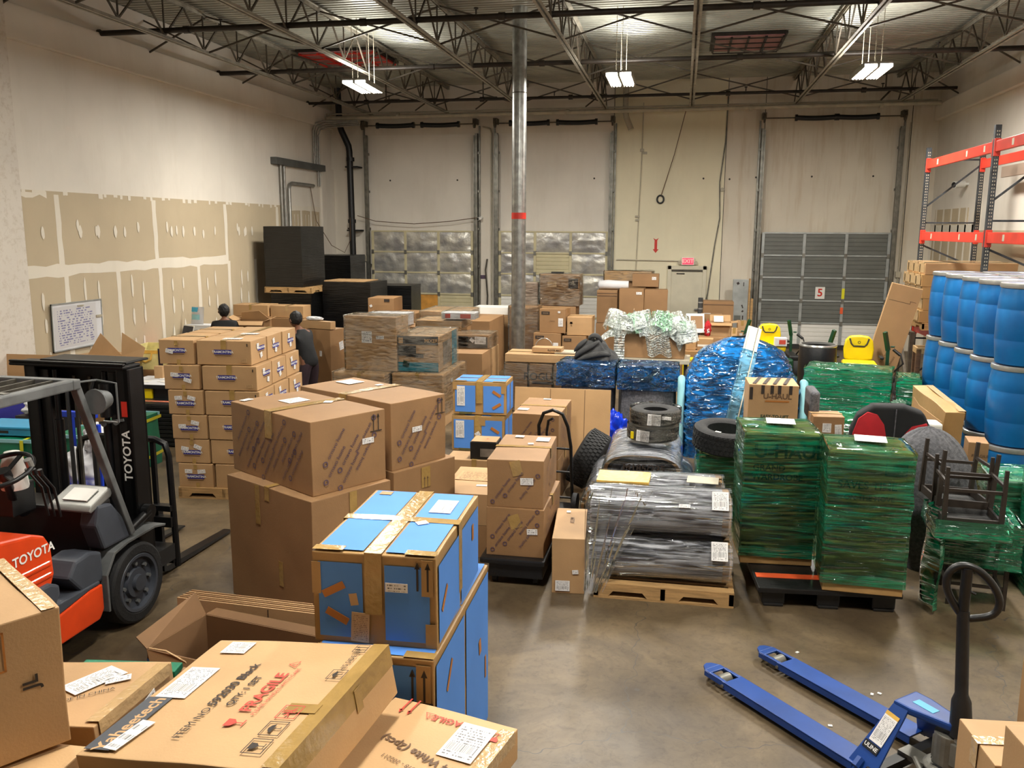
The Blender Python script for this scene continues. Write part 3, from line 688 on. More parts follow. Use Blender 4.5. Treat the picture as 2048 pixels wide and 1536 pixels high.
# ------------------------------------------------------------------ roof steel
JX = [-8.4, -6.27, -4.15, -2.05, .08, 2.55, 4.95]
wh = ['leftmost', 'second from the left', 'third from the left', 'fourth from the left', 'near-vertical in view beside the EXIT door line', 'second from the right', 'rightmost']
def joist(i, x):
    t = thing('roof_joist', 'open-web steel roof joist, '+wh[i] if i != 4 else 'open-web steel roof joist running straight up the picture above the exit door', 'joist', (x, 0, 0))
    for nm, z, mk in (('bottom_chord', 6.05, 'joist'), ('top_chord', 6.66, 'joist')):
        mb = MB()
        for s_ in (-1, 1): mb.b2(s_*.018-.003, s_*.018+.003, YF, YB-.02, z-.02, z+.045) if z > 6.5 else mb.b2(s_*.018-.003, s_*.018+.003, YF, YB-.1, z-.03, z+.03); mb.b2(min(s_*.018, s_*.06), max(s_*.018, s_*.06), YF, YB-.1, z-.03 if z < 6.5 else z+.04, z-.024 if z < 6.5 else z+.046)
        mb.build(nm, mk, t)
    mb = MB(); y = YF+.3; k = 0
    while y < YB-1.3:
        mb.bar((0, y, 6.07), (0, y+.6, 6.64), .026, .026); mb.bar((0, y+.6, 6.64), (0, y+1.2, 6.07), .026, .026); mb.bar((0, y+.0, 6.07), (0, y, 6.64), .022, .022); y += 1.2
    mb.build('web_members', 'joist_dark', t)
    return t
for i, x in enumerate(JX): joist(i, x)
for i, y in enumerate((11.3, 14.8, 18.2, 21.9)):
    mb = MB(); xs = [XL]+JX+[XR]
    for a, b in zip(xs[:-1], xs[1:]): mb.bar((a, y, 6.66), (b, y+.02, 6.06), .028, .028); mb.bar((a, y+.04, 6.06), (b, y+.04, 6.66), .028, .028)
    tag(mb.build('cross_bridging', 'joist_dark'), ('crossed angle braces between the roof joists, nearest row', 'crossed angle braces between the roof joists, second row from the camera', 'crossed angle braces between the joists at the hanging lights', 'crossed angle braces between the joists, row nearest the back wall')[i], 'brace')
for i, (y, x0, x1, lb) in enumerate(((13.5, XL+.05, XR, 'dark sprinkler pipe crossing the top of the view'), (17.3, XL+.05, XR, 'dark sprinkler pipe above the hanging lights'), (21.7, XL+.05, XR-.1, 'dark sprinkler pipe nearest the back wall'))):
    t = thing('sprinkler_pipe', lb, 'pipe', (0, y, 6.15)); mb = MB(); mb.cyl((x0, 0, 0), (x1, 0, 0), .045 if i < 2 else .035, 12)
    for x in (-8, -5, -2.8, .9, 3.9): mb.cyl((x-.05, 0, 0), (x+.05, 0, 0), .06, 12)
    mb.cyl((x0, 0, 0), (x0+.04, 0, 0), .065, 12); mb.build('pipe_run', 'pipe_dark', t, smooth=50)
    for x in (-7.4, -3.2, 1.3, 4.3):
        mb = MB(); mb.cyl((x, 0, .04), (x, 0, .13), .012, 8); mb.cyl((x, 0, .12), (x, 0, .14), .035, 10); mb.build('sprinkler_head', 'pipe_dark', t)
mb = MB(); mb.cyl((XL+.15, 22.7, 5.90), (XR-.15, 22.7, 5.97), .05, 14); mb.cyl((XL+.1, 22.8, 6.02), (XR-.2, 22.8, 6.05), .02, 8)
for x in (-7.5, -3, 1.5, 4.5): mb.cyl((x-.04, 22.7, 5.94), (x+.04, 22.7, 5.94), .07, 12)
tag(mb.build('overhead_pipe', 'pipe_pale', smooth=50), 'long pale pipe running across the room above the dock doors', 'pipe')
for x, nm in ((-7.9, 'leftmost'), (-6.9, 'second from the left'), (-5.3, 'third from the left'), (-2.5, 'second from the right'), (4.4, 'rightmost')): mb = MB(); mb.bar((x, 22.3, 6.0), (x+.3, 22.6, 6.3), .03, .03); mb.b2(x+.1, x+.5, 22.5, 22.6, 6.26, 6.33); mb.b2(x+.12, x+.15, 22.53, 22.56, 6.3, 6.76); tag(mb.build('pipe_brace', 'joist_dark'), 'short dark brace by the pale pipe near the back wall, '+nm, 'brace', 'pipe braces')

# ------------------------------------------------------------------ hanging lights
def highbay(x, y, z, label, rods=True, power=1.0):
    t = thing('ceiling_light', label, 'light', (x, y, z)); 
    mb = MB(); mb.b2(-.23, .23, -.64, .64, .045, .075); mb.b2(-.23, -.215, -.64, .64, -.01, .05); mb.b2(.215, .23, -.64, .64, -.01, .05); mb.b2(-.02, .02, -.64, .64, -.01, .05); mb.build('light_housing', 'lamp_housing', t)
    for s_ in (-1, 1):
        mb = MB(); c = s_*.118
        for k in (-1, 0, 1): mb.cyl((c+k*.055, -.6, .015), (c+k*.055, .6, .015), .02, 8)
        mb.b2(c-.09, c+.09, -.61, .61, .036, .044); mb.build('lamp_tubes', 'lamp', t)
    if rods:
        mb = MB()
        for yy in (-.55, .55): mb.cyl((-.05, yy, .07), (-.05, yy, ZD-z), .006, 6); mb.cyl((.05, yy, .07), (.05, yy, ZD-z), .006, 6)
        mb.build('suspension_wire', 'pipe_pale', t)
    ld = bpy.data.lights.new('lamp', 'AREA'); ld.shape = 'RECTANGLE'; ld.size = .42; ld.size_y = 1.2; ld.energy = LAMP_W*power; ld.color = LAMP_COL
    lo = bpy.data.objects.new('downlight', ld); C.objects.link(lo); lo.parent = t; lo.location = (0, 0, -.03)
    l2 = bpy.data.lights.new('lamp_up', 'AREA'); l2.shape = 'RECTANGLE'; l2.size = .4; l2.size_y = 1.1; l2.energy = LAMP_W*power*.28; l2.color = LAMP_COL
    l3 = bpy.data.objects.new('uplight', l2); C.objects.link(l3); l3.parent = t; l3.location = (0, 0, .1); l3.rotation_euler = (pi, 0, 0)
    return t
f1 = highbay(-6.05, 16.3, 5.62, 'bright hanging twin-panel light at the left, below the red skylight'); f1.rotation_euler.z = RD(4)
highbay(-1.2, 16.3, 5.62, 'bright hanging twin-panel light right of the round pole')
highbay(3.0, 16.2, 5.62, 'bright hanging twin-panel light at the right above dock door 5')
for x, y, pw in ((-1.2, 9.8, 1.0), (3.0, 9.8, 1.1), (-6.6, 7.6, .35), (-1.6, 3.8, .75), (3.0, 3.8, .6)):
    highbay(x, y, 5.62, 'hanging twin-panel light out of view, '+{(-1.2, 9.8): 'middle of the second row', (3.0, 9.8): 'right end of the second row', (-6.6, 7.6): 'left end of the second row', (-1.6, 3.8): 'left of the nearest row', (3.0, 3.8): 'right of the nearest row'}[(x, y)], power=pw)['group'] = 'lights out of view over the near half of the room'
# skylights
def skylight(x0, x1, y0, y1, label):
    t = thing('skylight', label, 'skylight', ((x0+x1)/2, (y0+y1)/2, ZD-.06)); a, b = (x1-x0)/2, (y1-y0)/2
    mb = MB(); mb.b2(-a-.06, a+.06, -b-.06, b+.06, 0, .05); mb.build('curb', 'pipe_dark', t)
    mb = MB(); mb.b2(-a, a, -b, b, -.02, .0); mb.build('panes', 'sky_pink', t)
    mb = MB()
    for k in range(5): x = -a+2*a*k/4; mb.b2(x-.02, x+.02, -b, b, -.05, -.02)
    for k in range(4): y = -b+2*b*k/3; mb.b2(-a, a, y-.015, y+.015, -.07, -.05)
    mb.build('guard_bars', 'red' if x0 < -5 else 'pipe_dark', t)
skylight(.45, 1.75, 18.1, 19.5, 'pink-tinted skylight with dark safety bars, right of the pole'); skylight(-8.2, -6.55, 18.2, 19.7, 'skylight with reddish safety bars above the left hanging light')

# ------------------------------------------------------------------ pipes, conduits and fittings on the walls
t = thing('support_pole', 'tall round steel pole with a band of red tape', 'pole', (-2.90, 15.5, 0)); mb = MB()
mb.cyl((0, 0, 0), (0, 0, ZD), .127, 36); mb.b2(-.2, .2, -.2, .2, 0, .02); mb.build('pole_shaft', 'steel', t, smooth=50)
mb = MB(); mb.cyl((0, 0, 3.18), (0, 0, 3.29), .130, 36, cap=False); mb.build('red_tape', 'red', t, smooth=50)
mb = MB(); mb.cyl((0, 0, 5.33), (0, 0, 5.35), .1285, 36, cap=False); mb.build('weld_seam', 'galv_dark', t, smooth=50)
mb = MB(); mb.path([(-9.25, 22.9, 6.7), (-9.22, 22.9, 5.75), (-9.17, 22.9, 5.6), (-9.0, 22.95, 5.2), (-8.98, 22.95, 5.05), (-8.93, 22.95, .05)], .085, 16)
for z in (4.85, 3.2, 1.6): mb.cyl((-8.96, 22.95, z-.05), (-8.96, 22.95, z+.05), .11, 16)
for z in (4.65, 2.95): mb.b2(-9.1, -8.75, 22.9, 23.29, z-.02, z+.02)
tag(mb.build('drain_pipe', 'black', smooth=50), 'black drain pipe with an offset bend beside the leftmost dock door', 'pipe')
mb = MB(); mb.path([(-1.56, 23.0, ZD+.02), (-1.56, 23.0, 5.95), (-1.54, 23.0, 5.82), (-1.40, 22.95, 5.5)], .075, 14); tag(mb.build('vent_pipe', 'pipe_pale', smooth=50), 'short white bent pipe below the middle hanging light', 'pipe')
mb = MB(); mb.path([(-.62+.085*cos(a_*pi/8), YB-.04, 3.78+.1*sin(a_*pi/8)) for a_ in range(16)], .022, 8, closed=True); tag(mb.build('hose_coil', 'black', smooth=60), 'small black hose coil hanging on the cream wall', 'coil')
def wire(name, label, pts, r=.008, mk='ink_soft', cat='cable'):
    mb = MB(); mb.path(pts, r, 6); return tag(mb.build(name, mk, smooth=60), label, cat)
wire('rope', 'thin rope from the hose coil up to the ceiling pipe', [(-.6, YB-.05, 3.88), (-.3, YB-.2, 4.9), (-.05, YB-.4, 5.95)], .01)
wire('conduit', 'thin conduit with junction boxes on the cream wall', [(-1.12, YB-.03, 6.2), (-1.13, YB-.03, 4.8), (-1.2, YB-.03, 1.95)], .012, 'pipe_pale', 'conduit')
for x, z, a, b in ((-1.13, 5.02, .1, .07), (-1.06, 4.95, .12, .06), (-1.2, 3.34, .12, .05), (-1.2, 3.25, .1, .06)):
    mb = MB(); mb.b2(x-a/2, x+a/2, YB-.05, YB, z-b/2, z+b/2); tag(mb.build('junction_box', 'pipe_pale', bevel=.005), 'small pale junction box on the thin conduit, %s' % {5.02: 'topmost', 4.95: 'second from the top', 3.34: 'third from the top', 3.25: 'lowest'}[z], 'junction box')
wire('conduit', 'horizontal conduit from the dock door to the exit sign', [(-1.72, YB-.04, 2.22), (-.05, YB-.04, 2.2)], .015, 'pipe_pale', 'conduit')
wire('cable', 'grey cable hanging beside the personnel door with a loose knot', [(.98, YB-.03, 6.3), (.96, YB-.03, 5.2), (.86, YB-.03, 4.2), (.9, YB-.03, 3.3), (.8, YB-.03, 2.6), (.68, YB-.03, 1.4), (.66, YB-.05, 1.25), (.7, YB-.06, 1.15), (.66, YB-.06, 1.05), (.62, YB-.06, 1.16), (.66, YB-.05, 1.28)], .016, 'galv', 'cable')
mb = MB(); mb.cyl((.93, YB-.08, 4.02), (.93, YB-.02, 4.02), .05, 12); tag(mb.build('alarm_bell', 'pipe_pale'), 'small round fitting on the hanging grey cable', 'fitting')
wire('cable', 'slack cable across the leftmost dock door opening', [(-8.80, 22.95, 3.35), (-8.3, YB-.3, 3.2), (-7.2, YB-.3, 3.13), (-6.2, YB-.3, 3.2), (-5.46, YB-.25, 3.3)], .01)
t = thing('security_camera', 'small dome camera on the wall between the two foil-covered dock doors', 'camera', (-5.38, YB-.08, 3.3)); mb = MB(); mb.cyl((0, .08, 0), (0, 0, 0), .04, 12); mb.cyl((0, -.04, -.02), (-.06, -.1, -.03), .045, 12); mb.build('camera_body', 'white', t); mb = MB(); mb.cyl((-.062, -.102, -.03), (-.07, -.11, -.032), .03, 12); mb.build('camera_lens', 'black', t)
t = thing('security_camera', 'white bullet camera on the right wall beyond the pallet rack', 'camera', (XR, 20.6, 4.0)); mb = MB(); mb.cyl((0, 0, 0), (-.12, 0, 0), .03, 10); mb.cyl((-.08, .05, .0), (-.3, -.05, -.02), .075, 14); mb.build('camera_body', 'white', t, smooth=50); mb = MB(); mb.cyl((-.301, -.05, -.02), (-.31, -.055, -.02), .06, 14); mb.build('camera_lens', 'black', t)
# electrical trough and conduits in the left rear corner
mb = MB(); mb.b2(XL, XL+.16, 19.6, 22.5, 4.5, 4.66); tag(mb.build('wiring_trough', 'trough', bevel=.008), 'grey rectangular wiring trough high on the left wall', 'trough')
for x, y0, nm in ((0, 20.0, 'left'), (.0, 20.18, 'right')):
    mb = MB(); mb.cyl((XL+.06, y0, 0), (XL+.06, y0, 4.5), .035, 10); tag(mb.build('conduit', 'conduit', smooth=50), 'vertical grey conduit under the wiring trough, %s of the pair' % nm, 'conduit')
mb = MB(); mb.path([(XL+.06, 20.42, 0), (XL+.06, 20.42, 3.95), (XL+.06, 20.47, 4.06), (XL+.06, 20.6, 4.1), (XL+.06, 21.9, 4.1)], .045, 10); tag(mb.build('conduit', 'conduit', smooth=50), 'grey conduit bent over sideways below the wiring trough', 'conduit')
for k in range(4):
    yy = 22.0+k*.11; mb = MB(); mb.path([(XL+.06, yy, 4.66 if k < 2 else 4.1), (XL+.06, yy, 5.55-.04*k), (XL+.1, yy+.05, 5.7-.04*k), (XL+.3, yy+.1, 5.76-.04*k), (XL+1.1, 22.5+.05*k, 5.8-.03*k)], .022, 8)
    tag(mb.build('conduit', 'conduit', smooth=50), 'thin conduit rising from the wiring trough to the ceiling pipes, %s of four' % ('nearest', 'second', 'third', 'farthest')[k], 'conduit')
wire('cable', 'thin cable hanging in a loop near the left rear corner', [(XL+.05, 21.7, 4.1), (XL+.1, 21.9, 3.2), (XL+.3, 22.4, 2.55), (-9.1, 22.7, 2.35), (-8.95, 22.78, 2.7), (-8.95, 22.80, 3.3)], .009)
wire('conduit', 'thin white conduit between the two foil-covered dock doors', [(-5.1, YB-.03, 0), (-5.1, YB-.03, 5.5), (-5.14, YB-.03, 5.62), (-5.35, YB-.03, 5.68)], .022, 'pipe_pale', 'conduit')
wire('conduit', 'grey conduit beside the right track of the grey dock door', [(5.3, YB-.03, 0), (5.3, YB-.03, 1.9), (5.32, YB-.03, 5.6)], .015, 'pipe_pale', 'conduit')
mb = MB(); mb.b2(5.24, 5.36, YB-.07, YB, 1.85, 2.0); tag(mb.build('switch_box', 'pipe_pale', bevel=.006), 'small switch box right of the grey dock door', 'switch box')
mb = MB(); mb.b2(-8.75, -8.6, YB-.07, YB, 2.1, 2.26); tag(mb.build('switch_box', 'pipe_pale', bevel=.006), 'small switch box left of the leftmost dock door', 'switch box')
mb = MB(); mb.b2(-5.42, -5.25, YB-.012, YB, 1.66, 1.76); tag(mb.build('door_sticker', 'ink_purple'), 'small violet notice on the wall between the foil-covered doors', 'sticker')
mb = MB(); mb.path([(-5.24, YB-.06, .4), (-5.20, YB-.10, 1.2), (-5.26, YB-.08, 1.9), (-5.22, YB-.05, 2.2)], .02, 8); tag(mb.build('door_chain', 'galv_dark', smooth=50), 'dark hoist chain beside the dock door behind the pole', 'chain')
# ------------------------------------------------------------------ pallets
def wood_pallet(label, N, th, w, d, h=.13, z=0, nm='wooden_pallet'):
    r = V((cos(RD(th)), sin(RD(th)), 0)); l = V((-r.y, r.x, 0)); t = thing(nm, label, 'pallet', V((N[0], N[1], z))+r*w/2+l*d/2, th)
    n = 7
    for k in range(n):
        y = -d/2+.05+(d-.1)*k/(n-1); mb = MB(); mb.box((0, y, h-.009), (w, .095, .018)); mb.build('deck_board', 'wood', t, bevel=.002)
    for x in (-w/2+.02, 0, w/2-.02):
        mb = MB(); pr = [(-d/2, .018), (-d/2, h-.018), (d/2, h-.018), (d/2, .018), (d/2-.15, .018), (d/2-.17, .06), (d/2-.38, .06), (d/2-.40, .018), (-d/2+.40, .018), (-d/2+.38, .06), (-d/2+.17, .06), (-d/2+.15, .018)]
        mb.ext(pr, x-.019, x+.019, 'x'); mb.build('stringer', 'wood', t)
    for y in (-d/2+.05, 0, d/2-.05): mb = MB(); mb.box((0, y, .009), (w, .1, .018)); mb.build('bottom_board', 'wood', t)
    # front face stringer board, notched, as seen from the aisle
    mb = MB(); pr = [(-w/2, .018), (-w/2, h-.018), (w/2, h-.018), (w/2, .018), (w/2-.12, .018), (w/2-.16, .065), (w/2-.40, .065), (w/2-.44, .018), (-w/2+.44, .018), (-w/2+.40, .065), (-w/2+.16, .065), (-w/2+.12, .018)]
    mb.ext(pr, -d/2, -d/2+.035, 'y'); mb.build('notched_runner', 'wood', t)
    return t
def plastic_pallet(label, N, th, w, d, h=.17, stripes=True, z=0):
    r = V((cos(RD(th)), sin(RD(th)), 0)); l = V((-r.y, r.x, 0)); t = thing('plastic_pallet', label, 'pallet', V((N[0], N[1], z))+r*w/2+l*d/2, th)
    mb = MB(); mb.b2(-w/2, w/2, -d/2, d/2, h-.045, h)
    for x in (-w/2+.13, 0, w/2-.13):
        for y in (-d/2+.13, 0, d/2-.13): mb.b2(x-.09, x+.09, y-.09, y+.09, .02, h-.045)
        mb.b2(x-.08, x+.08, -d/2+.03, d/2-.03, 0, .025)
    mb.build('pallet_body', 'blackplastic', t, bevel=.01)
    for x in (-w/2+.22, w/2-.32):
        for y in (-d/2+.10, d/2-.2, 0.0): mb = MB(); mb.b2(x-.11, x+.11, y-.03, y+.04, h, h+.002); mb.build('hand_hole', 'black', t)
    if stripes:
        for y in (-d/2+.26, d/2-.32): mb = MB(); mb.b2(-w/2+.02, w/2-.02, y-.045, y+.045, h, h+.004); mb.build('anti_slip_strip', 'orange', t)
    return t

# ------------------------------------------------------------------ stack of brand-labelled cartons, left
wood_pallet('wooden pallet under the tall stack of cartons with blue brand labels', (-5.47, 8.50), 5.2, 1.06, 1.40)
LX = [(-5.464, 8.52), (-5.50, 8.53), (-5.515, 8.525), (-5.545, 8.535), (-5.58, 8.55), (-5.64, 8.58)]
ordn = ['bottom', 'second from the bottom', 'third from the bottom', 'third from the top', 'second from the top', 'top']
rr = random.Random(11)
def brand(f, u, v, s=1.0): return [('R', f, u, v, .20*s, .052*s, 0, 'ink_brandblue'), ('T', f, u, v, .037*s, 'TRAMONTINA', 'white_ink', 0, True), ('R', f, u, v-.04*s, .18*s, .006, 0, 'ink_soft')]
th = 5.2; rv = V((cos(RD(th)), sin(RD(th)))); lv = V((-rv.y, rv.x))
for k in range(6):
    z = .13+k*.277; bx = V(LX[k])
    for j in range(2):      # left column: ends to the front
        N = bx+lv*(j*.70)+rv*rr.uniform(-.006, .006)
        dec = brand('F', .0, .02 if k > 3 else -.01) if j == 0 else []
        if j == 0: dec += [('L', 'F', -.08, .05-.02*k % .06, .085, .045, rr.uniform(-14, 10), 'label_two')]+([('L', 'F', .07, -.03 if k == 4 else .05, .09, .045, rr.uniform(-22, 8), 'label_two')] if k < 5 else [])+[('R', 'F', 0, .10, .04, .05, 0, 'tape'), ('R', 'F', .02, -.11, .04, .06, 0, 'tape')]
        carton('blue-brand carton, end facing out, %s layer%s' % (ordn[k], '' if j == 0 else ', rear of left column'), N, th, .40, .66, .268, z, 'card', 'cartons with blue brand labels on one pallet', dec, 'x', dent=.004)
    for j in range(3):      # right column: long sides to the front, ends to the right
        N = bx+rv*.425+lv*(j*.47)+rv*rr.uniform(0, .012)
        dec = brand('R', .02 if j else .05, .0 if j else .03, .95)+[('L', 'R', rr.uniform(-.08, -.02), .06, .06, .06, rr.uniform(-10, 20), 'label_two'), ('L', 'R', rr.uniform(0, .1), -.05, .06, .055, rr.uniform(-15, 20), 'label_two')]
        if j == 0: dec += brand('F', -.03+.02*(k % 2), .01)+[('L', 'F', .22, -.085, .08, .045, 2, 'print_soft'), ('R', 'F', .27, .09, .012, .03, 0, 'ink')]
        if k == 5 and j < 2: dec += [('L', 'T', .05, -.08, .2, .11, 3, 'label_plain')]
        carton('blue-brand carton, long side out, %s layer%s' % (ordn[k], ('', ', middle of right flank', ', rear of right flank')[j]), N, th, .62, .44, .268, z, 'card', 'cartons with blue brand labels on one pallet', dec, 'y', dent=.004)

# ------------------------------------------------------------------ mattress-pattern cartons
PT = ('ornavo home',)
def ringbox(label, N, th, w, d, h, z, extra=(), fs=('F', 'L', 'R'), size=.048, **k):
    dec = [('P', f, PT[0], size, 55, size*5.4, size*2.9, 'ink_purple', True) for f in fs]+list(extra)
    return carton(label, N, th, w, d, h, z, 'card_dark', 'cartons printed all over with a diagonal ring-logo pattern', dec, 'x', **k)
carton('large plain brown carton on the floor, under the nearest pattern-printed carton', (-2.598, 5.693), 60.5, .768, 1.12, 1.028, 0, 'card_dark', None, [('R', 'F', 0, .42, .07, .18, 0, 'tape'), ('R', 'L', -.13, .35, .06, .32, 0, 'tape'), ('R', 'L', .15, -.15, .05, .2, 0, 'tape')], 'x')
carton('large plain brown carton on the floor, under the rear pattern-printed carton', (-2.27, 6.58), 60, .72, 1.22, 1.02, 0, 'card_dark', None, [('R', 'F', 0, .4, .1, .18, 0, 'tape'), ('C', 'F', .0, .36, .1, 'up', 'ink_soft', 0)], 'x')
ringbox('pattern-printed carton nearest the viewer on the left, white slip on its right face', (-2.632, 5.804), 58, .69, 1.14, .571, 1.028, [('L', 'F', .17, .06, .11, .045, 0, 'label_two'), ('C', 'F', .25, .2, .13, 'up base', 'ink', 0), ('L', 'T', .02, .2, .2, .17, 0, 'label_plain'), ('L', 'T', .18, -.05, .07, .07, 40, 'label_two'), ('L', 'T', -.24, .5, .1, .06, 10, 'label_two'), ('R', 'L', .0, .17, .1, .2, 0, 'tape')], tapew=.1)
ringbox('pattern-printed carton behind the nearest one, bright tape across its top', (-2.294, 6.616), 60, .623, 1.24, .571, 1.02, [('L', 'F', -.03, .03, .11, .045, 0, 'label_two'), ('C', 'F', .24, .2, .13, 'up base', 'ink', 0), ('L', 'T', .1, .42, .18, .2, 0, 'label_plain'), ('L', 'T', .18, .1, .07, .05, 0, 'label_two')], fs=('F', 'R'), tapew=.1)
ringbox('pattern-printed carton, lower of two on the black dolly', (-1.558, 6.90), -.5, .497, .905, .425, .25, [('L', 'F', .15, .02, .09, .05, 3, 'label_two'), ('R', 'F', 0, .1, .1, .12, 20, 'tape')], fs=('F', 'R'), size=.04)
ringbox('pattern-printed carton with slip reading 197, upper of two on the black dolly', (-1.555, 6.91), 1.5, .485, .92, .415, .677, [('L', 'F', .1, .03, .11, .06, 2, 'label_plain'), ('T', 'F', .135, .035, .035, '197', 'ink', 2, True), ('L', 'T', .14, .28, .12, .14, 0, 'label'), ('L', 'T', -.09, .36, .08, .07, 0, 'label_two'), ('L', 'T', .05, .1, .05, .05, 10, 'label_plain'), ('R', 'F', .01, .14, .09, .13, 15, 'tape')], fs=('F', 'R'), size=.04)
ringbox('pattern-printed carton behind the dolly, upper of its stack', (-1.78, 9.2), -1.5, .52, .92, .5, .5, [('L', 'T', -.18, -.25, .12, .1, 0, 'label_two'), ('L', 'T', -.02, .38, .09, .06, 0, 'label_two')], size=.04)
ringbox('pattern-printed carton behind the dolly, lower of its stack on the floor', (-1.78, 9.2), -1.5, .52, .92, .498, 0, size=.04)
# black dolly
t = thing('platform_dolly', 'black platform dolly under two pattern-printed cartons', 'dolly', (-1.31, 7.3, 0)); mb = MB(); mb.b2(-.29, .27, -.48, .48, .20, .25); mb.b2(-.22, .25, -.44, .44, .07, .20); mb.build('platform', 'blackplastic', t, bevel=.015)
for x in (-.18, .18):
    for y in (-.35, .35): mb = MB(); mb.cyl((x-.02, y, .05), (x+.02, y, .05), .05, 14); mb.build('caster', 'rubber', t)
# print-side carton between the stacks
carton('carton with printed text on its lid, between the brown stacks and the dolly', (-2.12, 7.42), 2, .50, .9, .30, .31, 'card', None, [('L', 'T', -.02, .1, .34, .3, -3, 'print_soft'), ('L', 'T', .1, -.2, .1, .05, 5, 'label_two')], None)
carton('carton on the floor under the one with printed text on its lid', (-2.11, 7.42), 2, .49, .9, .308, 0, 'card_dark')

# ------------------------------------------------------------------ big blue cartons
def bluebox(label, N, th, w, d, h, z, marks, **k):
    _cs[0] += 1; r = V((cos(RD(th)), sin(RD(th)), 0)); l = V((-r.y, r.x, 0)); t = thing('blue_carton', label, 'box', V((N[0], N[1], z))+r*w/2+l*d/2, th, k.get('group'))
    mb = MB(); cuboid(mb, w, d, h, seed=_cs[0], dent=.007); mb.build('carton_body', 'card_tan', t, merge=True, bevel=.007)
    F = faces(w, d, h); e = .05 if w > .6 else .035
    dims = {'F': (w, h), 'R': (d, h), 'L': (d, h), 'T': (w, d), 'K': (w, h)}
    mb = MB()
    for f, (a, b) in dims.items():
        G = F[f] @ Matrix.Translation((0, 0, .004)); mid = .055 if w > .6 else .02
        # blue printed fields, leaving the seams bare
        for u0, u1, v0, v1 in ((-a/2+e*.6, -mid if f in 'TF' else a/2-e*.6, -b/2+e*.7, b/2-e), (mid, a/2-e*.6, -b/2+e*.7, b/2-e)) if f in 'F' else (((-a/2+e*.4, -mid, mid*.5, b/2-e*.4), (mid, a/2-e*.4, mid*.5, b/2-e*.4), (-a/2+e*.4, -mid, -b/2+e*.4, -mid*.5), (mid, a/2-e*.4, -b/2+e*.4, -mid*.5)) if f == 'T' else ((-a/2+e*.6, -.02, -b/2+.02, b/2-e), (.02, a/2-e*.6, -b/2+.02, b/2-e))):
            n1, n2 = 6, 6
            mb.grid(lambda p, q: G @ V((u0+(u1-u0)*p, v0+(v1-v0)*q, .003)), n1, n2)
    mb.build('printed_blue_field', 'wm_blue', t)
    tp = MB(); tp.add(*ribbon([(0, d/2+.008, h*.5), (0, d/2+.008, h+.008), (0, 0, h+.012), (0, -d/2-.010, h+.008), (0, -d/2-.013, h*.35)], (1, 0, 0), .085 if w > .6 else .05))
    if k.get('cross'): tp.add(*ribbon([(w/2+.008, 0, h*.2), (w/2+.008, 0, h+.008), (0, 0, h+.0125), (-w/2-.008, 0, h+.008), (-w/2-.008, 0, h*.5)], (0, 1, 0), .075))
    for s_ in (-1, 1): tp.add(*ribbon([(s_*w/2, -d/2+.03, h+.009), (s_*w/2*.5, -d/2+.03, h+.010)], (0, 1, 0), .06)); 
    tp.build('packing_tape', 'tape', t)
    deco(t, F, marks, w, d, h, .010); return t
bluebox('big blue carton topping the front stack, white shipping label on its lid', (-1.696, 3.705), 1.7, .612, .985, .465, 1.012,
        [('R', 'F', -.20, .045, .12, .038, 28, 'wm_mark'), ('R', 'F', -.185, -.09, .12, .038, -28, 'wm_mark'), ('R', 'R', -.36, -.02, .14, .03, 40, 'wm_mark'), ('R', 'R', .3, .08, .04, .09, 0, 'wm_mark'), ('L', 'F', .115, .075, .11, .045, 0, 'label_two'), ('T', 'F', .115, .085, .016, 'Ocean Shipping', 'ink', 0, True),
         ('L', 'T', .17, .23, .12, .22, 0, 'label'), ('L', 'T', .12, -.05, .06, .05, 35, 'label_two'), ('R', 'F', .265, .13, .055, .18, 0, 'card_tan'), ('C', 'F', .243, .14, .14, 'up', 'ink', 0), ('R', 'F', .28, -.16, .05, .12, 0, 'card_tan'), ('R', 'F', -.285, .1, .045, .16, 0, 'card_tan'), ('L', 'F', -.07, -.14, .09, .15, -3, 'print_note'), ('R', 'F', -.1, .0, .04, .06, 10, 'card_pale'), ('R', 'T', -.22, .42, .07, .06, 0, 'card')], cross=True)
bluebox('big blue carton standing on the floor beneath the top blue one', (-1.668, 3.617), .7, .597, 1.215, 1.008, 0,
        [('C', 'F', .225, .38, .16, 'up base', 'ink', 0), ('R', 'F', .25, .36, .07, .24, 0, 'card_tan'), ('R', 'R', .35, .1, .05, .09, 10, 'wm_mark'), ('R', 'R', -.35, .3, .16, .03, 50, 'wm_mark'), ('R', 'R', .5, -.1, .03, .14, 0, 'wm_mark')])
bluebox('smaller blue carton with brown spark mark, upper of the pair left of the pole', (-3.004, 11.248), 1.2, .735, .55, .45, .51,
        [('L', 'F', -.255, .03, .11, .27, 0, 'label'), ('R', 'F', .24, .07, .13, .04, -32, 'wm_mark'), ('R', 'F', .24, -.1, .13, .04, 32, 'wm_mark'), ('R', 'R', 0, 0, .04, .36, 0, 'tape'), ('R', 'F', -.19, -.205, .18, .03, 0, 'olive'), ('R', 'F', -.34, .17, .06, .11, 0, 'card_tan'), ('R', 'F', .33, .15, .055, .15, 0, 'card_tan')])
bluebox('smaller blue carton, lower of the pair left of the pole', (-3.02, 11.23), 0, .735, .55, .490, 0,
        [('L', 'F', -.25, .06, .12, .24, 0, 'label'), ('R', 'F', .24, .06, .13, .04, -32, 'wm_mark'), ('L', 'F', .0, .0, .07, .06, 35, 'label_two'), ('R', 'F', .06, .18, .09, .12, 0, 'card_tan'), ('R', 'F', -.19, -.22, .16, .03, 0, 'olive')])
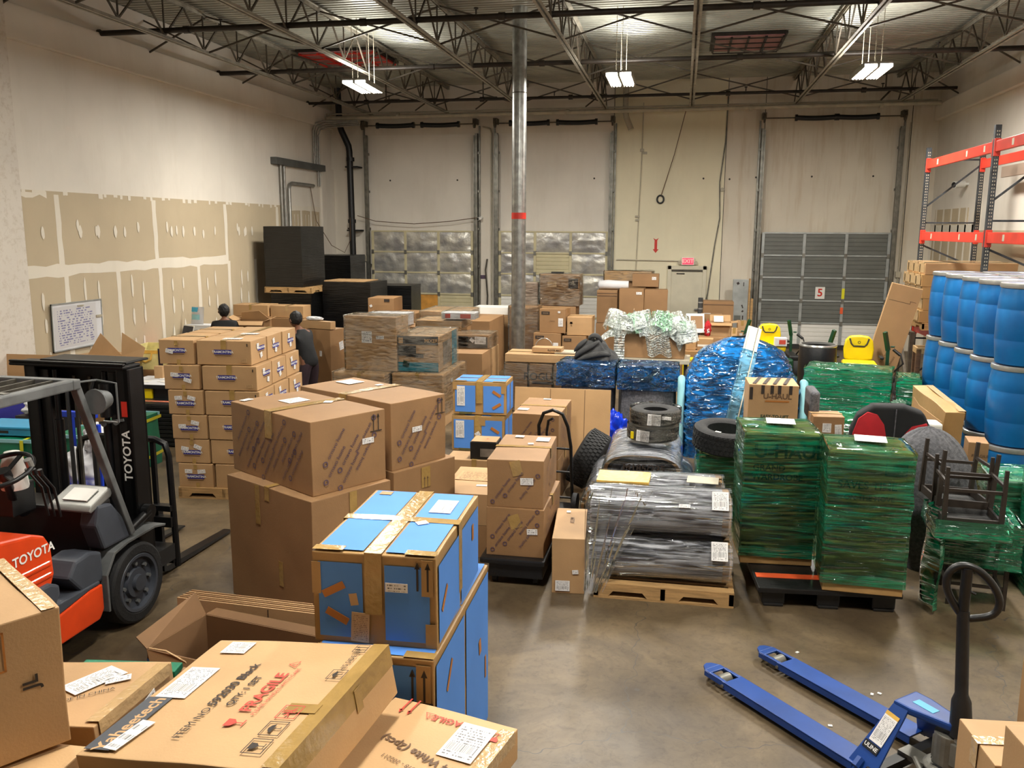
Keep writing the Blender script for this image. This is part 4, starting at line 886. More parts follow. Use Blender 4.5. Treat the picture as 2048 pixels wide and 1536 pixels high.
carton('small black printed carton with tan lid in front of the blue pair', (-2.447, 9.95), 1.7, .33, .31, .215, .24, 'blackplastic', None, [('R', 'T', 0, 0, .31, .29, 0, 'card'), ('C', 'T', .02, .0, .06, 'glass', 'ink_red', 0), ('L', 'F', .06, -.02, .2, .1, 0, 'picture')], None)
carton('low tan carton under the small black printed carton', (-2.75, 9.9), 1.7, .72, .42, .238, 0, 'card')
carton('narrow upright carton standing beside the shrink-wrapped rolls', (-.973, 6.785), 4.7, .273, .80, .48, 0, 'card', None, [('L', 'T', -.03, .28, .035, .05, 0, 'label_plain'), ('T', 'T', .01, .05, .05, 'METER', 'ink_soft', -90, True), ('L', 'F', -.045, -.17, .12, .09, 0, 'label_grid'), ('L', 'F', .06, -.045, .05, .035, 5, 'label_two')], None, tm='tape_clear')
# leaning flat cardboard sheets
t = thing('cardboard_sheet', 'tall flat cardboard sheet with fold lines, leaning behind the tyre', 'cardboard', (-1.40, 10.42, 0), rot=(RD(-5), 0, 0)); mb = MB(); mb.b2(-.60, .60, -.008, .008, 0, 1.06); mb.build('sheet_board', 'card_pale', t)
mb = MB()
for x in (-.15, .28): mb.b2(x-.003, x+.003, -.0095, -.008, .01, 1.05)
mb.build('fold_line', 'ink_soft', t)
mb = MB(); mb.b2(-1.75, -1.05, 10.62, 10.9, 0, .95); t = tag(mb.build('cardboard_box', 'card_dark', bevel=.008), 'brown carton hidden behind the tall flat cardboard sheet', 'box')

# ------------------------------------------------------------------ foreground pile
def tilted(name, label, loc, rot, w, d, h, m, dec, tape='x', cat='box', dent=.008, tm='tape', tapew=.06):
    """carton whose corner N (bottom, front-left) sits at loc, rotated rot degrees"""
    _cs[0] += 1; t = thing(name, label, cat, loc, rot=tuple(RD(a) for a in rot))
    R = Euler(t.rotation_euler).to_matrix(); t.location = V(loc)+R @ V((w/2, d/2, 0))
    mb = MB(); cuboid(mb, w, d, h, seed=_cs[0], dent=dent, res=.08); mb.build('carton_body', m, t, merge=True, bevel=.006)
    if tape:
        tp = MB(); e = .007
        for s_ in (-1, 1):
            if 'x' in tape: tp.add(*ribbon([(s_*(w/2+e), -d/2+.02, h-.03 if tape == 'xe' else 0.02), (s_*(w/2+e), -d/2+.02, h-.03)], (0, 1, 0), .01))
        if 'E' in tape:      # tape folded over the right long edge
            tp.add(*ribbon([(w/2-.07, 0, h+e), (w/2+e*.6, 0, h+e), (w/2+e, 0, h-.09)], (0, 1, 0), d*.98))
        if 'e' in tape: tp.add(*ribbon([(w/2-.06, 0, h+e), (w/2+e*.6, 0, h+e), (w/2+e, 0, h-.05)], (0, 1, 0), d*.9))
        tp.build('packing_tape', tm, t)
    deco(t, faces(w, d, h), dec, w, d, h, .0095); return t
A90 = 90
tilted('cardboard_box', 'large flat carton printed FRAGILE in red, lying tilted on the foreground pile', (-2.154, 2.625, .80), (2.8, -7.7, -7.2), .891, .890, .234, 'card_pale', [
    ('R', 'T', -.37, -.24, .12, .36, 0, 'darkgray'), ('T', 'T', -.36, -.245, .085, 'Yaheetech', 'card_pale', A90, True), ('L', 'T', -.325, .06, .15, .24, 0, 'label_grid'), ('R', 'T', -.285, .085, .02, .02, 0, 'ink'), ('L', 'T', -.30, -.32, .07, .19, -8, 'label_two'),
    ('L', 'T', -.285, .36, .10, .13, 90, 'label'), ('T', 'T', -.085, -.205, .052, 'ITEM NO.:', 'ink', A90), ('T', 'T', -.09, .065, .060, '592030 Black', 'ink', A90, True), ('T', 'T', -.01, .02, .046, 'QTY: 1 SET', 'ink', A90, True),
    ('T', 'T', .09, .02, .078, 'FRAGILE', 'ink_red', A90, True), ('T', 'T', .14, .03, .027, 'PLEASE HANDLE WITH CARE', 'ink_red', A90), ('C', 'T', .09, .235, .06, 'tri', 'ink_red', A90), ('C', 'T', .10, -.2, .11, 'glass', 'ink_red', A90),
    ('C', 'T', .29, -.33, .085, 'box glass', 'ink', A90), ('C', 'T', .29, -.22, .085, 'box umb', 'ink', A90), ('C', 'T', .29, -.11, .085, 'box hook', 'ink_red', A90), ('C', 'T', .34, .17, .07, 'box umb', 'ink', A90), ('T', 'T', .34, .28, .035, 'THIS SIDE UP', 'ink', A90), ('C', 'T', .34, .385, .06, 'box up', 'ink', A90),
    ('R', 'T', .33, -.08, .14, .06, 0, 'tape'), ('R', 'R', .12, .05, .05, .1, 0, 'tape')], 'E')
tilted('cardboard_box', 'flat carton printed 610834 White (2pcs) upside down, under the FRAGILE carton', (-1.415, 2.769, .70), (0, 0, -13), .62, .80, .15, 'card_pale', [
    ('T', 'T', .07, .03, .062, '610834 White (2pcs)', 'ink_soft', 166, True), ('T', 'T', .08, -.06, .034, 'Batch No.: Y012818 - 202211', 'ink_soft', 168), ('T', 'T', .21, -.01, .03, 'ITEM NO.:', 'ink_soft', 166), ('L', 'T', .165, .2, .16, .26, 0, 'label'), ('T', 'T', .04, .31, .055, 'FRAGILE', 'ink_red', 180, True), ('C', 'T', -.08, .31, .06, 'tri', 'ink_red', 180), ('C', 'T', .26, .28, .08, 'glass', 'ink_red', 180), ('C', 'T', -.2, .34, .12, 'up', 'ink_red', 180)], 'e', tm='tape_clear')
tilted('cardboard_box', 'flat carton with two white labels and MADE IN CHINA print, behind the tall JL carton', (-2.967, 2.893, .74), (-2, -5, 1.9), .64, .60, .15, 'card', [
    ('L', 'T', .05, .09, .25, .15, 62, 'label'), ('L', 'T', .17, .1, .11, .06, 30, 'label_two'), ('T', 'T', .1, -.06, .036, 'MADE IN CHINA', 'ink', 35), ('L', 'R', .05, -.02, .16, .07, 12, 'label_two')], 'e', tm='tape_clear')
rz = 55.6; r_b = V((cos(RD(rz)), sin(RD(rz)))); cN = V((-2.30, 2.74))-r_b*.62
tj = carton('tall battered carton marked JL at the left edge, orange handling symbol on its side', (cN.x, cN.y), rz, .62, .72, .56, 1.0, 'card', None, [('T', 'F', .185, .02, .075, 'JL', 'ink', 90, True), ('C', 'F', .03, .17, .15, 'box hook', 'wm_mark', 0), ('T', 'F', -.03, -.08, .045, 'Open along here', 'ink_soft', 90, True), ('R', 'T', .27, -.02, .05, .68, 0, 'tape_clear')], None, dent=.012)
# the load these rest on
carton('brown carton low in the foreground pile, under the FRAGILE carton', (-2.16, 2.62), -4, .72, .78, .69, 0, 'card')
carton('brown carton low in the foreground pile, under the white-furniture carton', (-1.40, 2.72), -13, .6, .78, .69, 0, 'card_dark')
carton('brown carton low in the foreground pile, at the left under the flat carton with labels', (-3.02, 2.80), 2, .70, .66, .70, 0, 'card')
carton('tan carton just showing below the tall JL carton', (-2.95, 2.10), 2, .74, .62, .98, 0, 'card_pale')
# crushed corner flap at the lower centre
tilted('cardboard_box', 'corner of a battered carton at the bottom centre of the view', (-.44, 2.62, .86), (0, 0, -20), .34, .36, .14, 'card_pale', [('R', 'T', .02, .08, .1, .1, 0, 'picture')], 'e', tm='tape_clear')
carton('carton under the battered one at the bottom centre', (-.42, 2.60), -20, .34, .38, .855, 0, 'card')
# cartons in the lower right corner
carton('carton in the lower right corner with a see-through lid, left of two', (1.30, 3.45), 6, .5, .34, .9, 0, 'card', None, [], 'x', tm='tape_clear')
carton('tall carton at the right edge with white diamond slip, nearest the corner', (1.34, 2.93), 8, .5, .42, 1.14, 0, 'card', None, [('L', 'F', -.14, .3, .05, .07, 40, 'label_plain')], 'y', tm='tape_clear')
carton('tall carton at the right edge behind the corner cartons', (1.80, 3.86), 10, .5, .5, 1.3, 0, 'card', None, [('R', 'L', .05, .0, .08, .3, 0, 'ink_green')], 'y')

# ------------------------------------------------------------------ open blue carton and flattened bundle behind the pile
t = thing('open_carton', 'open carton, blue outside and brown inside, flaps up, behind the FRAGILE carton', 'box', (-2.56, 4.52, 0), -10)
W2, D2, H2 = .48, .26, .50
mb = MB(); mb.b2(-W2, W2, -D2, -D2+.008, 0, H2); mb.b2(-W2, W2, D2-.008, D2, 0, H2); mb.b2(-W2, -W2+.008, -D2, D2, 0, H2); mb.b2(W2-.008, W2, -D2, D2, 0, H2); mb.b2(-W2, W2, -D2, D2, 0, .008); mb.build('carton_walls', 'card_in', t)
mb = MB()
mb.b2(-W2-.003, W2+.003, -D2-.003, -D2, 0, H2-.06); mb.b2(-W2-.003, -W2, -D2, D2, 0, H2-.06); mb.build('printed_blue_field', 'wm_blue', t)
for nm, pts in (('left', [(-W2, -D2, H2), (-W2, D2, H2), (-W2-.06, D2-.02, H2+.15), (-W2-.10, -D2+.02, H2+.05)]), ('rear', [(-W2, D2, H2), (W2, D2, H2), (W2-.05, D2+.05, H2+.03), (-W2+.05, D2+.05, H2+.03)]), ('front', [(-W2, -D2, H2), (W2, -D2, H2), (W2-.05, -D2-.06, H2-.14), (-W2+.1, -D2-.06, H2-.14)])):
    mb = MB(); mb.add(pts, [(0, 1, 2, 3)]); mb.build('flap', 'card_in' if nm != 'front' else 'card_dark', t, solid=.006)
mb = MB(); mb.path([(-W2+.02, -D2, H2+.01), (-W2+.15, -D2-.005, H2+.02), (-W2+.3, -D2-.01, H2-.02), (-W2+.34, -D2-.01, H2-.06)], .005, 6); mb.build('torn_edge', 'card_edge', t)
support_c = carton('carton behind the flat carton with two white labels', (-3.02, 3.60), 8, .56, .16, .72, 0, 'card_dark', None, (), None)
t = thing('green_package', 'slim green and white package lying behind the flat carton with two white labels', 'package', (-2.74, 3.72, .725), 8); mb = MB(); mb.b2(-.26, .26, -.05, .05, 0, .035); mb.build('package_body', 'bag_green', t, bevel=.006); mb = MB(); mb.b2(-.26, .24, -.052, -.035, .01, .038); mb.build('white_band', 'white', t); mb = MB(); mb.b2(.12, .2, -.053, .03, .012, .037); mb.build('yellow_panel', 'yellow', t)
for i, (x, y) in enumerate(((1.0, 5.16), (1.33, 5.60), (1.38, 5.62), (.92, 6.1))): mb = MB(); mb.box((x, y, .004), (.025, .018, .006), (0, 0, i*1.3)); tag(mb.build('foam_crumb', 'white'), 'tiny white foam crumb on the open floor, '+('left of the jack frame', 'beyond the jack forks, left', 'beyond the jack forks, right', 'farthest out')[i], 'crumb', 'foam crumbs on the floor')
t = thing('flattened_boxes', 'bundle of flattened cartons standing on edge behind the open blue carton', 'cardboard', (-2.72, 5.02, 0), -3)
for k in range(6): mb = MB(); mb.b2(-.56+.01*k, .50-.02*k, -.05+k*.018, -.04+k*.018, 0, .53+.004*k); mb.build('flat_sheet', 'card_dark' if k % 2 else 'card', t)
mb = MB(); mb.b2(.12, .126, -.052, -.05, 0, .52); mb.build('fold_line', 'ink', t)
# ------------------------------------------------------------------ forklift (local +y is its travel direction)
fk = thing('forklift', 'orange and dark grey forklift truck with black mast, at the left edge', 'forklift', (-4.60, 5.64, 0), -1.5)
def P(nm, mb, mk, par=None, **k): return mb.build(nm, mk, par or fk, **k)
for s_ in (1, -1):
    M4 = Matrix.Translation((s_*.60, 0, .315)) @ Matrix.Rotation(RD(90*s_), 4, 'Y')
    mb = MB(); mb.lathe([(.19, -.2), (.285, -.2), (.308, -.185), (.315, -.15), (.315, -.05), (.308, -.015), (.29, 0), (.235, .004), (.225, -.004), (.21, -.012), (.2, -.015)], 44, M4); tire = P('tire', mb, 'rubber', smooth=35)
    mb = MB(); mb.lathe([(.232, -.01), (.222, .004), (.20, .002), (.196, -.04), (.12, -.05), (.11, -.02), (.065, -.018), (.06, .01), (0, .012)], 36, M4); hub = P('wheel_hub', mb, 'darkgray', tire, smooth=35)
    for k in range(8):
        a = 2*pi*k/8; c = M4 @ V((.15*cos(a), .15*sin(a), -.045)); c2 = M4 @ V((.15*cos(a), .15*sin(a), -.015)); mb = MB(); mb.cyl(c, c2, .016, 6); P('lug_nut', mb, 'midgray', hub)
    M4 = Matrix.Translation((s_*.55, -1.65, .25)) @ Matrix.Rotation(RD(90*s_), 4, 'Y')
    mb = MB(); mb.lathe([(.1, -.17), (.23, -.17), (.25, -.14), (.25, -.03), (.23, 0), (.14, .0), (.13, -.02), (0, -.02)], 30, M4); P('tire', mb, 'rubber', smooth=35)
mb = MB(); mb.b2(-.40, .40, -2.2, -.05, .18, .55); mb.b2(-.36, .36, -.1, .30, .14, .5); P('chassis', mb, 'darkgray', bevel=.015)
for s_ in (1, -1):
    mb = MB(); mb.ext([(-2.2, .20), (-.45, .22), (-.40, .28), (-.40, .47), (-.52, .47), (-1.25, .36), (-2.2, .36)], s_*.40, s_*.595, 'x'); P('side_panel', mb, 'toyota_orange', bevel=.012)
    mb = MB(); mb.ext([(-2.2, .365), (-1.25, .365), (-.52, .475), (-.42, .475), (-.42, .50), (-2.2, .50)], s_*.38, s_*.59, 'x'); P('step_plate', mb, 'darkgray', bevel=.008)
    mb = MB(); mb.ext([(-1.9, .50), (-.82, .50), (-.78, .55), (-.78, .62), (-.86, .66), (-1.9, .66)], s_*.36, s_*.57, 'x'); P('side_cover', mb, 'darkgray', bevel=.02)
    mb = MB(); mb.ext([(-.58, .48), (-.36, .48), (-.36, .70), (-.48, .735), (-.62, .72), (-.70, .62)], s_*.34, s_*.575, 'x'); P('step_riser', mb, 'darkgray', bevel=.02)
    # fender over the front wheel
    mb = MB(); pts = [(-.37, .24), (-.37, .52), (-.27, .66), (-.12, .69), (.22, .70), (.36, .67)]; q = [(-.35, .24), (-.35, .51), (-.255, .64), (-.11, .67), (.22, .68), (.35, .655)]
    mb.ext(pts+q[::-1], s_*.36, s_*.61, 'x'); P('fender', mb, 'midgray', bevel=.004)
    mb = MB(); mb.ext([(-.33, .70), (-.05, .70), (.02, .72), (-.22, 1.02), (-.36, 1.04), (-.40, .9)], s_*.44, s_*.58, 'x'); P('cowl_side', mb, 'darkgray', bevel=.02)
mb = MB(); mb.b2(-.45, .45, -.33, -.06, .5, 1.0); P('bulkhead', mb, 'black', bevel=.02)
mb = MB(); mb.ext([(-.44, 1.02), (-.42, 1.05), (-.2, 1.13), (-.15, 1.12), (-.2, 1.06), (-.42, 1.0)], .22, .565, 'x'); P('dash_cover', mb, 'ring', bevel=.012)
mb = MB(); mb.box((.40, -.31, 1.10), (.2, .14, .006), (RD(20), 0, 0)); P('instruction_plate', mb, 'white')
mb = MB(); mb.b2(-.42, .42, -.80, -.36, .47, .49); P('floor_board', mb, 'black')
mb = MB(); mb.ext([(-2.2, .62), (-.82, .62), (-.78, .70), (-.79, .90), (-.84, .985), (-.95, 1.03), (-1.5, 1.12), (-2.2, 1.16)], -.54, .54, 'x')
for z in (.705, .785): mb.b2(-.548, .548, -2.15, -.80, z-.024, z+.024)
hood = P('engine_hood', mb, 'toyota_orange', bevel=.03, seg=3)
mb = MB(); textinto(mb, 'TOYOTA', framem((.542, -1.15, .895), (0, 1, 0), (0, .0, 1), (1, 0, 0)), .20, .0, .088, bold=True); P('maker_lettering', mb, 'white_ink', hood)
mb = MB(); mb.b2(.1, .30, -1.42, -1.22, 1.085, 1.10); P('hood_latch', mb, 'midgray', hood)
mb = MB(); mb.b2(-.26, .26, -1.75, -1.20, 1.13, 1.25); P('seat', mb, 'black', bevel=.05, seg=3)
mb = MB(); mb.b2(-.25, .25, -1.95, -1.78, 1.2, 1.7); P('seat_back', mb, 'black', bevel=.05, seg=3)
# steering column and wheel
mb = MB(); mb.cyl((-.05, -.35, .95), (.0, -.75, 1.40), .05, 12); mb.b2(-.14, .10, -.62, -.40, 1.0, 1.22); P('steering_column', mb, 'black', bevel=.01)
ax = V((0, -.62, .78)).normalized(); Rm = ax.to_track_quat('Z', 'Y').to_matrix().to_4x4(); M4 = Matrix.Translation((.28, -.86, 1.42)) @ Matrix.Rotation(RD(22), 4, 'X')
mb = MB(); mb.path([M4 @ V((.19*cos(2*pi*k/28), .19*sin(2*pi*k/28), 0)) for k in range(28)], .016, 8, closed=True)
for a in (90, 210, 330): mb.bar(M4 @ V((0, 0, -.03)), M4 @ V((.19*cos(RD(a)), .19*sin(RD(a)), 0)), .03, .012)
mb.cyl(M4 @ V((0, 0, -.06)), M4 @ V((0, 0, .0)), .045, 14); mb.cyl((.05, -.55, 1.1), M4 @ V((0, 0, -.05)), .03, 10); P('steering_wheel', mb, 'black', smooth=50)
mb = MB(); mb.cyl(M4 @ V((.17, .06, 0)), M4 @ V((.17, .06, .06)), .025, 12); P('spinner_knob', mb, 'ring')
for k in range(3): mb = MB(); mb.path([(.30+.05*k, -.52, 1.0), (.30+.05*k, -.56, 1.22), (.26+.05*k, -.62, 1.34)], .009, 6); mb.cyl((.26+.05*k, -.62, 1.33), (.26+.05*k, -.63, 1.37), .017, 10); P('control_lever', mb, 'black')
mb = MB(); mb.lathe([(.0, 0), (.085, .0), (.09, .02), (.075, .18), (.05, .26), (0, .27)], 20, Matrix.Translation((.14, -.62, 1.22))); P('paper_cup', mb, 'white', smooth=40)
# overhead guard
mb = MB(); zt = 1.945
for s_ in (1, -1): mb.bar((s_*.56, -.50, zt), (s_*.56, -2.3, zt), .07, .07); mb.bar((s_*.56, -.47, zt-.01), (s_*.575, -.03, .72), .06, .05); mb.bar((s_*.56, -2.25, zt), (s_*.5, -2.25, 1.0), .07, .06)
mb.bar((-.60, -.49, zt), (.60, -.49, zt), .07, .07); mb.bar((-.6, -2.27, zt), (.6, -2.27, zt), .07, .07); P('overhead_guard', mb, 'midgray', bevel=.01)
for k in range(7): x = -.44+.145*k; mb = MB(); mb.bar((x, -.5, zt), (x, -2.25, zt), .02, .055); P('guard_slat', mb, 'galv_dark')
mb = MB(); mb.bar((-.55, -1.05, zt+.03), (.55, -1.05, zt+.03), .05, .02); P('guard_crossbar', mb, 'galv')
# head lamp on a bracket
mb = MB(); mb.path([(.52, -.45, zt), (.60, -.3, zt+.0), (.74, -.28, zt-.02), (.74, -.28, zt-.30), (.62, -.28, zt-.30)], .008, 6); mb.cyl((.62, -.34, 1.80), (.62, -.24, 1.80), .085, 20, r2=.06); mb.cyl((.62, -.36, 1.80), (.62, -.34, 1.80), .09, 20); P('head_lamp', mb, 'midgray', smooth=40)
# mast
for s_ in (1, -1):
    mb = MB(); mb.b2(s_*.42, s_*.46, .22, .42, .10, 1.93); mb.b2(s_*.36, s_*.46, .22, .25, .10, 1.93); mb.b2(s_*.36, s_*.46, .39, .42, .10, 1.93); o = P('mast_channel', mb, 'blackmetal', bevel=.006)
    if s_ == 1:
        mb = MB(); textinto(mb, 'TOYOTA', framem((.415, .218, 1.25), (1, 0, 0), (0, 0, 1), (0, -1, 0)), 0, -.0, .098, 90, bold=True); P('maker_lettering', mb, 'white_ink', o)
        mb = MB(); quad(mb, framem((.415, .218, 1.62), (1, 0, 0), (0, 0, 1), (0, -1, 0)), 0, 0, .05, .12); P('warning_sticker', mb, 'red', o)
    mb = MB(); mb.b2(s_*.31, s_*.35, .25, .40, .18, 1.90); mb.b2(s_*.27, s_*.35, .25, .27, .18, 1.90); P('inner_rail', mb, 'black', bevel=.004)
    mb = MB(); mb.cyl((s_*.22, .27, .2), (s_*.22, .27, 1.5), .035, 14); mb.cyl((s_*.22, .27, 1.5), (s_*.22, .27, 1.9), .022, 12); P('lift_cylinder', mb, 'blackmetal', smooth=50)
    mb = MB(); mb.cyl((s_*.47, .30, .78), (s_*.53, .30, .78), .06, 16); mb.cyl((s_*.50, .05, .70), (s_*.50, .30, .78), .035, 12); P('tilt_cylinder', mb, 'blackmetal', smooth=50)
    mb = MB(); mb.path([(s_*.1, .24, .3), (s_*.1, .24, 1.7), (s_*.12, .27, 1.82)], .016, 6); P('hydraulic_hose', mb, 'black', smooth=50)
mb = MB(); mb.b2(-.58, .44, .20, .42, 1.93, 1.955); mb.b2(-.38, .40, .30, .58, 1.955, 1.975); mb.b2(-.58, .44, .20, .24, 1.955, 1.975); P('mast_top_plate', mb, 'blackmetal', bevel=.02)
for a_, b_ in ((1.55, 1.93), (.3, .42)): mb = MB(); mb.b2(-.45, .45, .38, .41, a_, b_); P('mast_cross_tie', mb, 'black')
for x in (-.08, .06): mb = MB(); mb.b2(x-.012, x+.012, .30, .32, .5, 1.85); P('lift_chain', mb, 'galv_dark')
mb = MB(); mb.box((.30, .21, 1.52), (.22, .012, .02), (0, RD(-9), 0))
for x in (.24, .35): mb.cyl((x, .19, 1.51+(x-.3)*.16), (x, .205, 1.51+(x-.3)*.16), .022, 14)
P('hose_clamp', mb, 'midgray')
mb = MB(); mb.cyl((.27, .20, 1.56), (.27, .20, 1.82), .045, 14); mb.cyl((.27, .2, 1.7), (.27, .2, 1.73), .055, 14); P('hose_guide', mb, 'blackmetal', smooth=40)
# carriage, backrest and forks
mb = MB(); mb.path([(-.50, .80, .12), (-.50, .80, 1.10), (-.46, .80, 1.20), (-.35, .80, 1.235), (.25, .80, 1.235), (.34, .80, 1.20), (.37, .80, 1.10), (.39, .80, .12)], .028, 8); P('load_backrest', mb, 'blackmetal', smooth=40)
for x in (-.25, 0, .22): mb = MB(); mb.b2(x-.02, x+.02, .79, .82, .5, 1.23); P('backrest_bar', mb, 'blackmetal')
for z in (.16, .48, .62): mb = MB(); mb.b2(-.50, .39, .74, .82, z, z+.05 if z > .5 else z+.09); P('carriage_bar', mb, 'blackmetal', bevel=.005)
mb = MB(); mb.b2(-.40, .40, .42, .76, .2, .34); P('carriage_plate', mb, 'black')
for x in (-.34, .19):
    mb = MB(); mb.ext([(.82, .60), (.86, .60), (.86, .075), (1.2, .06), (1.95, .035), (1.95, .02), (.9, .02), (.82, .04)], x-.05, x+.05, 'x'); P('fork', mb, 'blackmetal', bevel=.004)

# ------------------------------------------------------------------ blue pallet jack (local +x towards the handle)
pj = thing('pallet_jack', 'blue hand pallet jack with black handle on the open floor', 'pallet jack', (1.268, 4.895, 0), -48.65)
def J(nm, mb, mk, par=None, **k): return mb.build(nm, mk, par or pj, **k)
for s_ in (-1, 1):
    yc = s_*.253; a, b = yc-.08, yc+.08
    mb = MB(); w0 = .08
    # fork blade: top sheet with a roller cut-out near the tip, folded sides
    def strip(x0, x1, y0, y1, z0=.072, z1=.085): mb.b2(x0, x1, y0, y1, z0, z1)
    strip(-.98, .02, a, b); strip(-1.17, -1.12, a+.01, b-.01); strip(-1.12, -.98, a+.005, a+.028); strip(-1.12, -.98, b-.028, b-.005)
    mb.ext([(-1.17, a+.012), (-1.22, a+.045), (-1.235, yc), (-1.22, b-.045), (-1.17, b-.012)], .066, .085, 'z')
    for y in (a, b-.006): mb.b2(-1.0, .02, y, y+.006, .035, .085); mb.b2(-1.17, -1.0, y+(.006 if y == a else -.006), y+(.012 if y == a else 0), .045, .08)
    blade = J('fork_blade', mb, 'jackblue', bevel=.003)
    mb = MB(); mb.cyl((-1.06, yc-.045, .042), (-1.06, yc+.045, .042), .041, 22); J('load_roller', mb, 'jackhub', blade, smooth=40)
    mb = MB(); mb.b2(-1.0, -.985, yc-.05, yc+.05, .05, .065); mb.b2(-1.12, -1.0, yc+.05, yc+.056, .02, .06); J('roller_bracket', mb, 'black', blade)
    mb = MB(); mb.cyl((-.99, a-.008, .055), (-.99, a, .055), .012, 10); J('axle_pin', mb, 'steel', blade)
mb = MB(); mb.b2(-.70, -.30, .2, .22, .03, .06); 
# heel: two inclined side plates rising from the fork ends to a bridge that carries the pump
for s_ in (-1, 1):
    q = MB(); A = [V((-.03, s_*.335, .05)), V((.155, s_*.335, .05)), V((.175, s_*.09, .425)), V((.085, s_*.09, .425))]; nn = V((0, -s_*.012, -.008))
    q.add(A+[p+nn for p in A], [(0, 1, 2, 3), (4, 7, 6, 5), (0, 4, 5, 1), (1, 5, 6, 2), (2, 6, 7, 3), (3, 7, 4, 0)]); hl = J('heel_plate', q, 'jackblue', bevel=.004)
    q = MB(); q.cyl((.05, s_*.345, .085), (.05, s_*.30, .12), .024, 6); J('pivot_bolt', q, 'jackblue', hl)
    if s_ == -1: heel = hl
q = MB(); q.ext([(.08, -.1), (.18, -.1), (.40, -.05), (.40, .05), (.18, .1), (.08, .1)], .385, .428, 'z'); J('top_bridge', q, 'jackblue', bevel=.012)
q = MB(); q.b2(.10, .16, -.32, .32, .05, .10); J('cross_tube', q, 'black')
u_ = V((.065, .245, .375)).normalized(); r_x = V((1, 0, 0)); n_l = r_x.cross(u_).normalized()*1; r_x = u_.cross(n_l).normalized(); cG = V((.098, -.20, .262)); G = framem(cG, r_x, u_, n_l)
uvquad('warning_label', G, -.003, .02, .085, .17, 0, 'label_grid', heel, .004)
q = MB(); quad(q, G, -.003, .115, .085, .022, 0, 0, .0045); J('warning_header', q, 'gold_env', heel)
q = MB(); quad(q, G, -.01, -.095, .1, .045, 0, 0, .0045); J('maker_plate', q, 'black', heel)
q = MB(); textinto(q, 'ULINE', G, -.01, -.095, .032, 0, bold=True, off=.006); J('plate_lettering', q, 'white_ink', heel)
q = MB(); quad(q, framem((.215, -.005, .428), (1, 0, 0), (0, 1, 0), (0, 0, 1)), 0, 0, .13, .055, -4, 0, .002); J('cyan_sticker', q, 'cyan', heel)
q = MB(); q.cyl((.36, 0, .16), (.36, 0, .35), .075, 20); q.b2(.30, .46, -.06, .06, .20, .33); q.lathe([(.11, .13), (.12, .15), (.10, .17), (.08, .175)], 22, Matrix.Translation((.36, 0, 0))); pump = J('hydraulic_pump', q, 'jackhub', bevel=.006)
q = MB(); q.b2(.455, .462, -.02, .02, .23, .30); J('pump_window', q, 'black', pump)
q = MB(); q.path([(.2, -.04, .12), (.28, -.1, .11), (.38, -.12, .12), (.45, -.06, .13)], .015, 8); q.b2(.1, .36, -.05, .05, .09, .12); J('linkage', q, 'jackhub', smooth=40)
for s_ in (-1, 1): q = MB(); q.cyl((.36, s_*.03, .09), (.36, s_*.085, .09), .09, 26); q.cyl((.36, s_*.028, .09), (.36, s_*.087, .09), .05, 20); J('steer_wheel', q, 'rubber', smooth=40)
q = MB(); q.b2(.345, .375, -.03, .03, .08, .16); J('steer_fork', q, 'jackhub')
# handle
hb = V((.42, 0, .36)); ht = V((.33, .06, 1.02)); q = MB(); q.add([], [])
q.path([hb+V((.0, 0, .0)), hb+(ht-hb)*.28, hb+(ht-hb)*.34, hb+(ht-hb)], [.06, .05, .034, .032], 14)
hd = J('handle_shaft', q, 'blackplastic', smooth=50)
q = MB(); top = ht; sd = V((.66, .75, 0)).normalized(); sd = V((.75, .66, 0)).normalized()
loop = [(-.00, -.03), (-.075, .08), (-.095, .17), (-.06, .235), (.0, .25), (.07, .22), (.14, .14), (.165, .06), (.14, .0), (.07, -.03)]; loop2 = [tuple(p) for p in crom(loop)]; q = MB()
q.path([top+sd*a+V((0, 0, b)) for a, b in loop2], .02, 10, closed=True); q.cyl(top+V((0, 0, -.04)), top+V((0, 0, .24)), .028, 12); J('handle_loop', q, 'blackplastic', hd, smooth=50)
q = MB(); q.path([top+V((0, 0, .12)), top+sd*.05+V((0, 0, .10))], .008, 6); J('release_lever', q, 'black', hd)
q = MB(); q.cyl((.42, -.03, .34), (.48, -.03, .40), .02, 10); q.path([(.46, 0, .34), (.5, .0, .37), (.5, .0, .42)], .01, 6); J('lowering_valve', q, 'ring', smooth=40)
blob('paper_scrap', 'cloth_white', None, (1.16, 4.62, .025), (.09, .06, .03), .5, 3, 2, flat=.001); tag(bpy.data.objects['paper_scrap'], 'crumpled white paper scrap on the floor by the pallet jack', 'scrap')

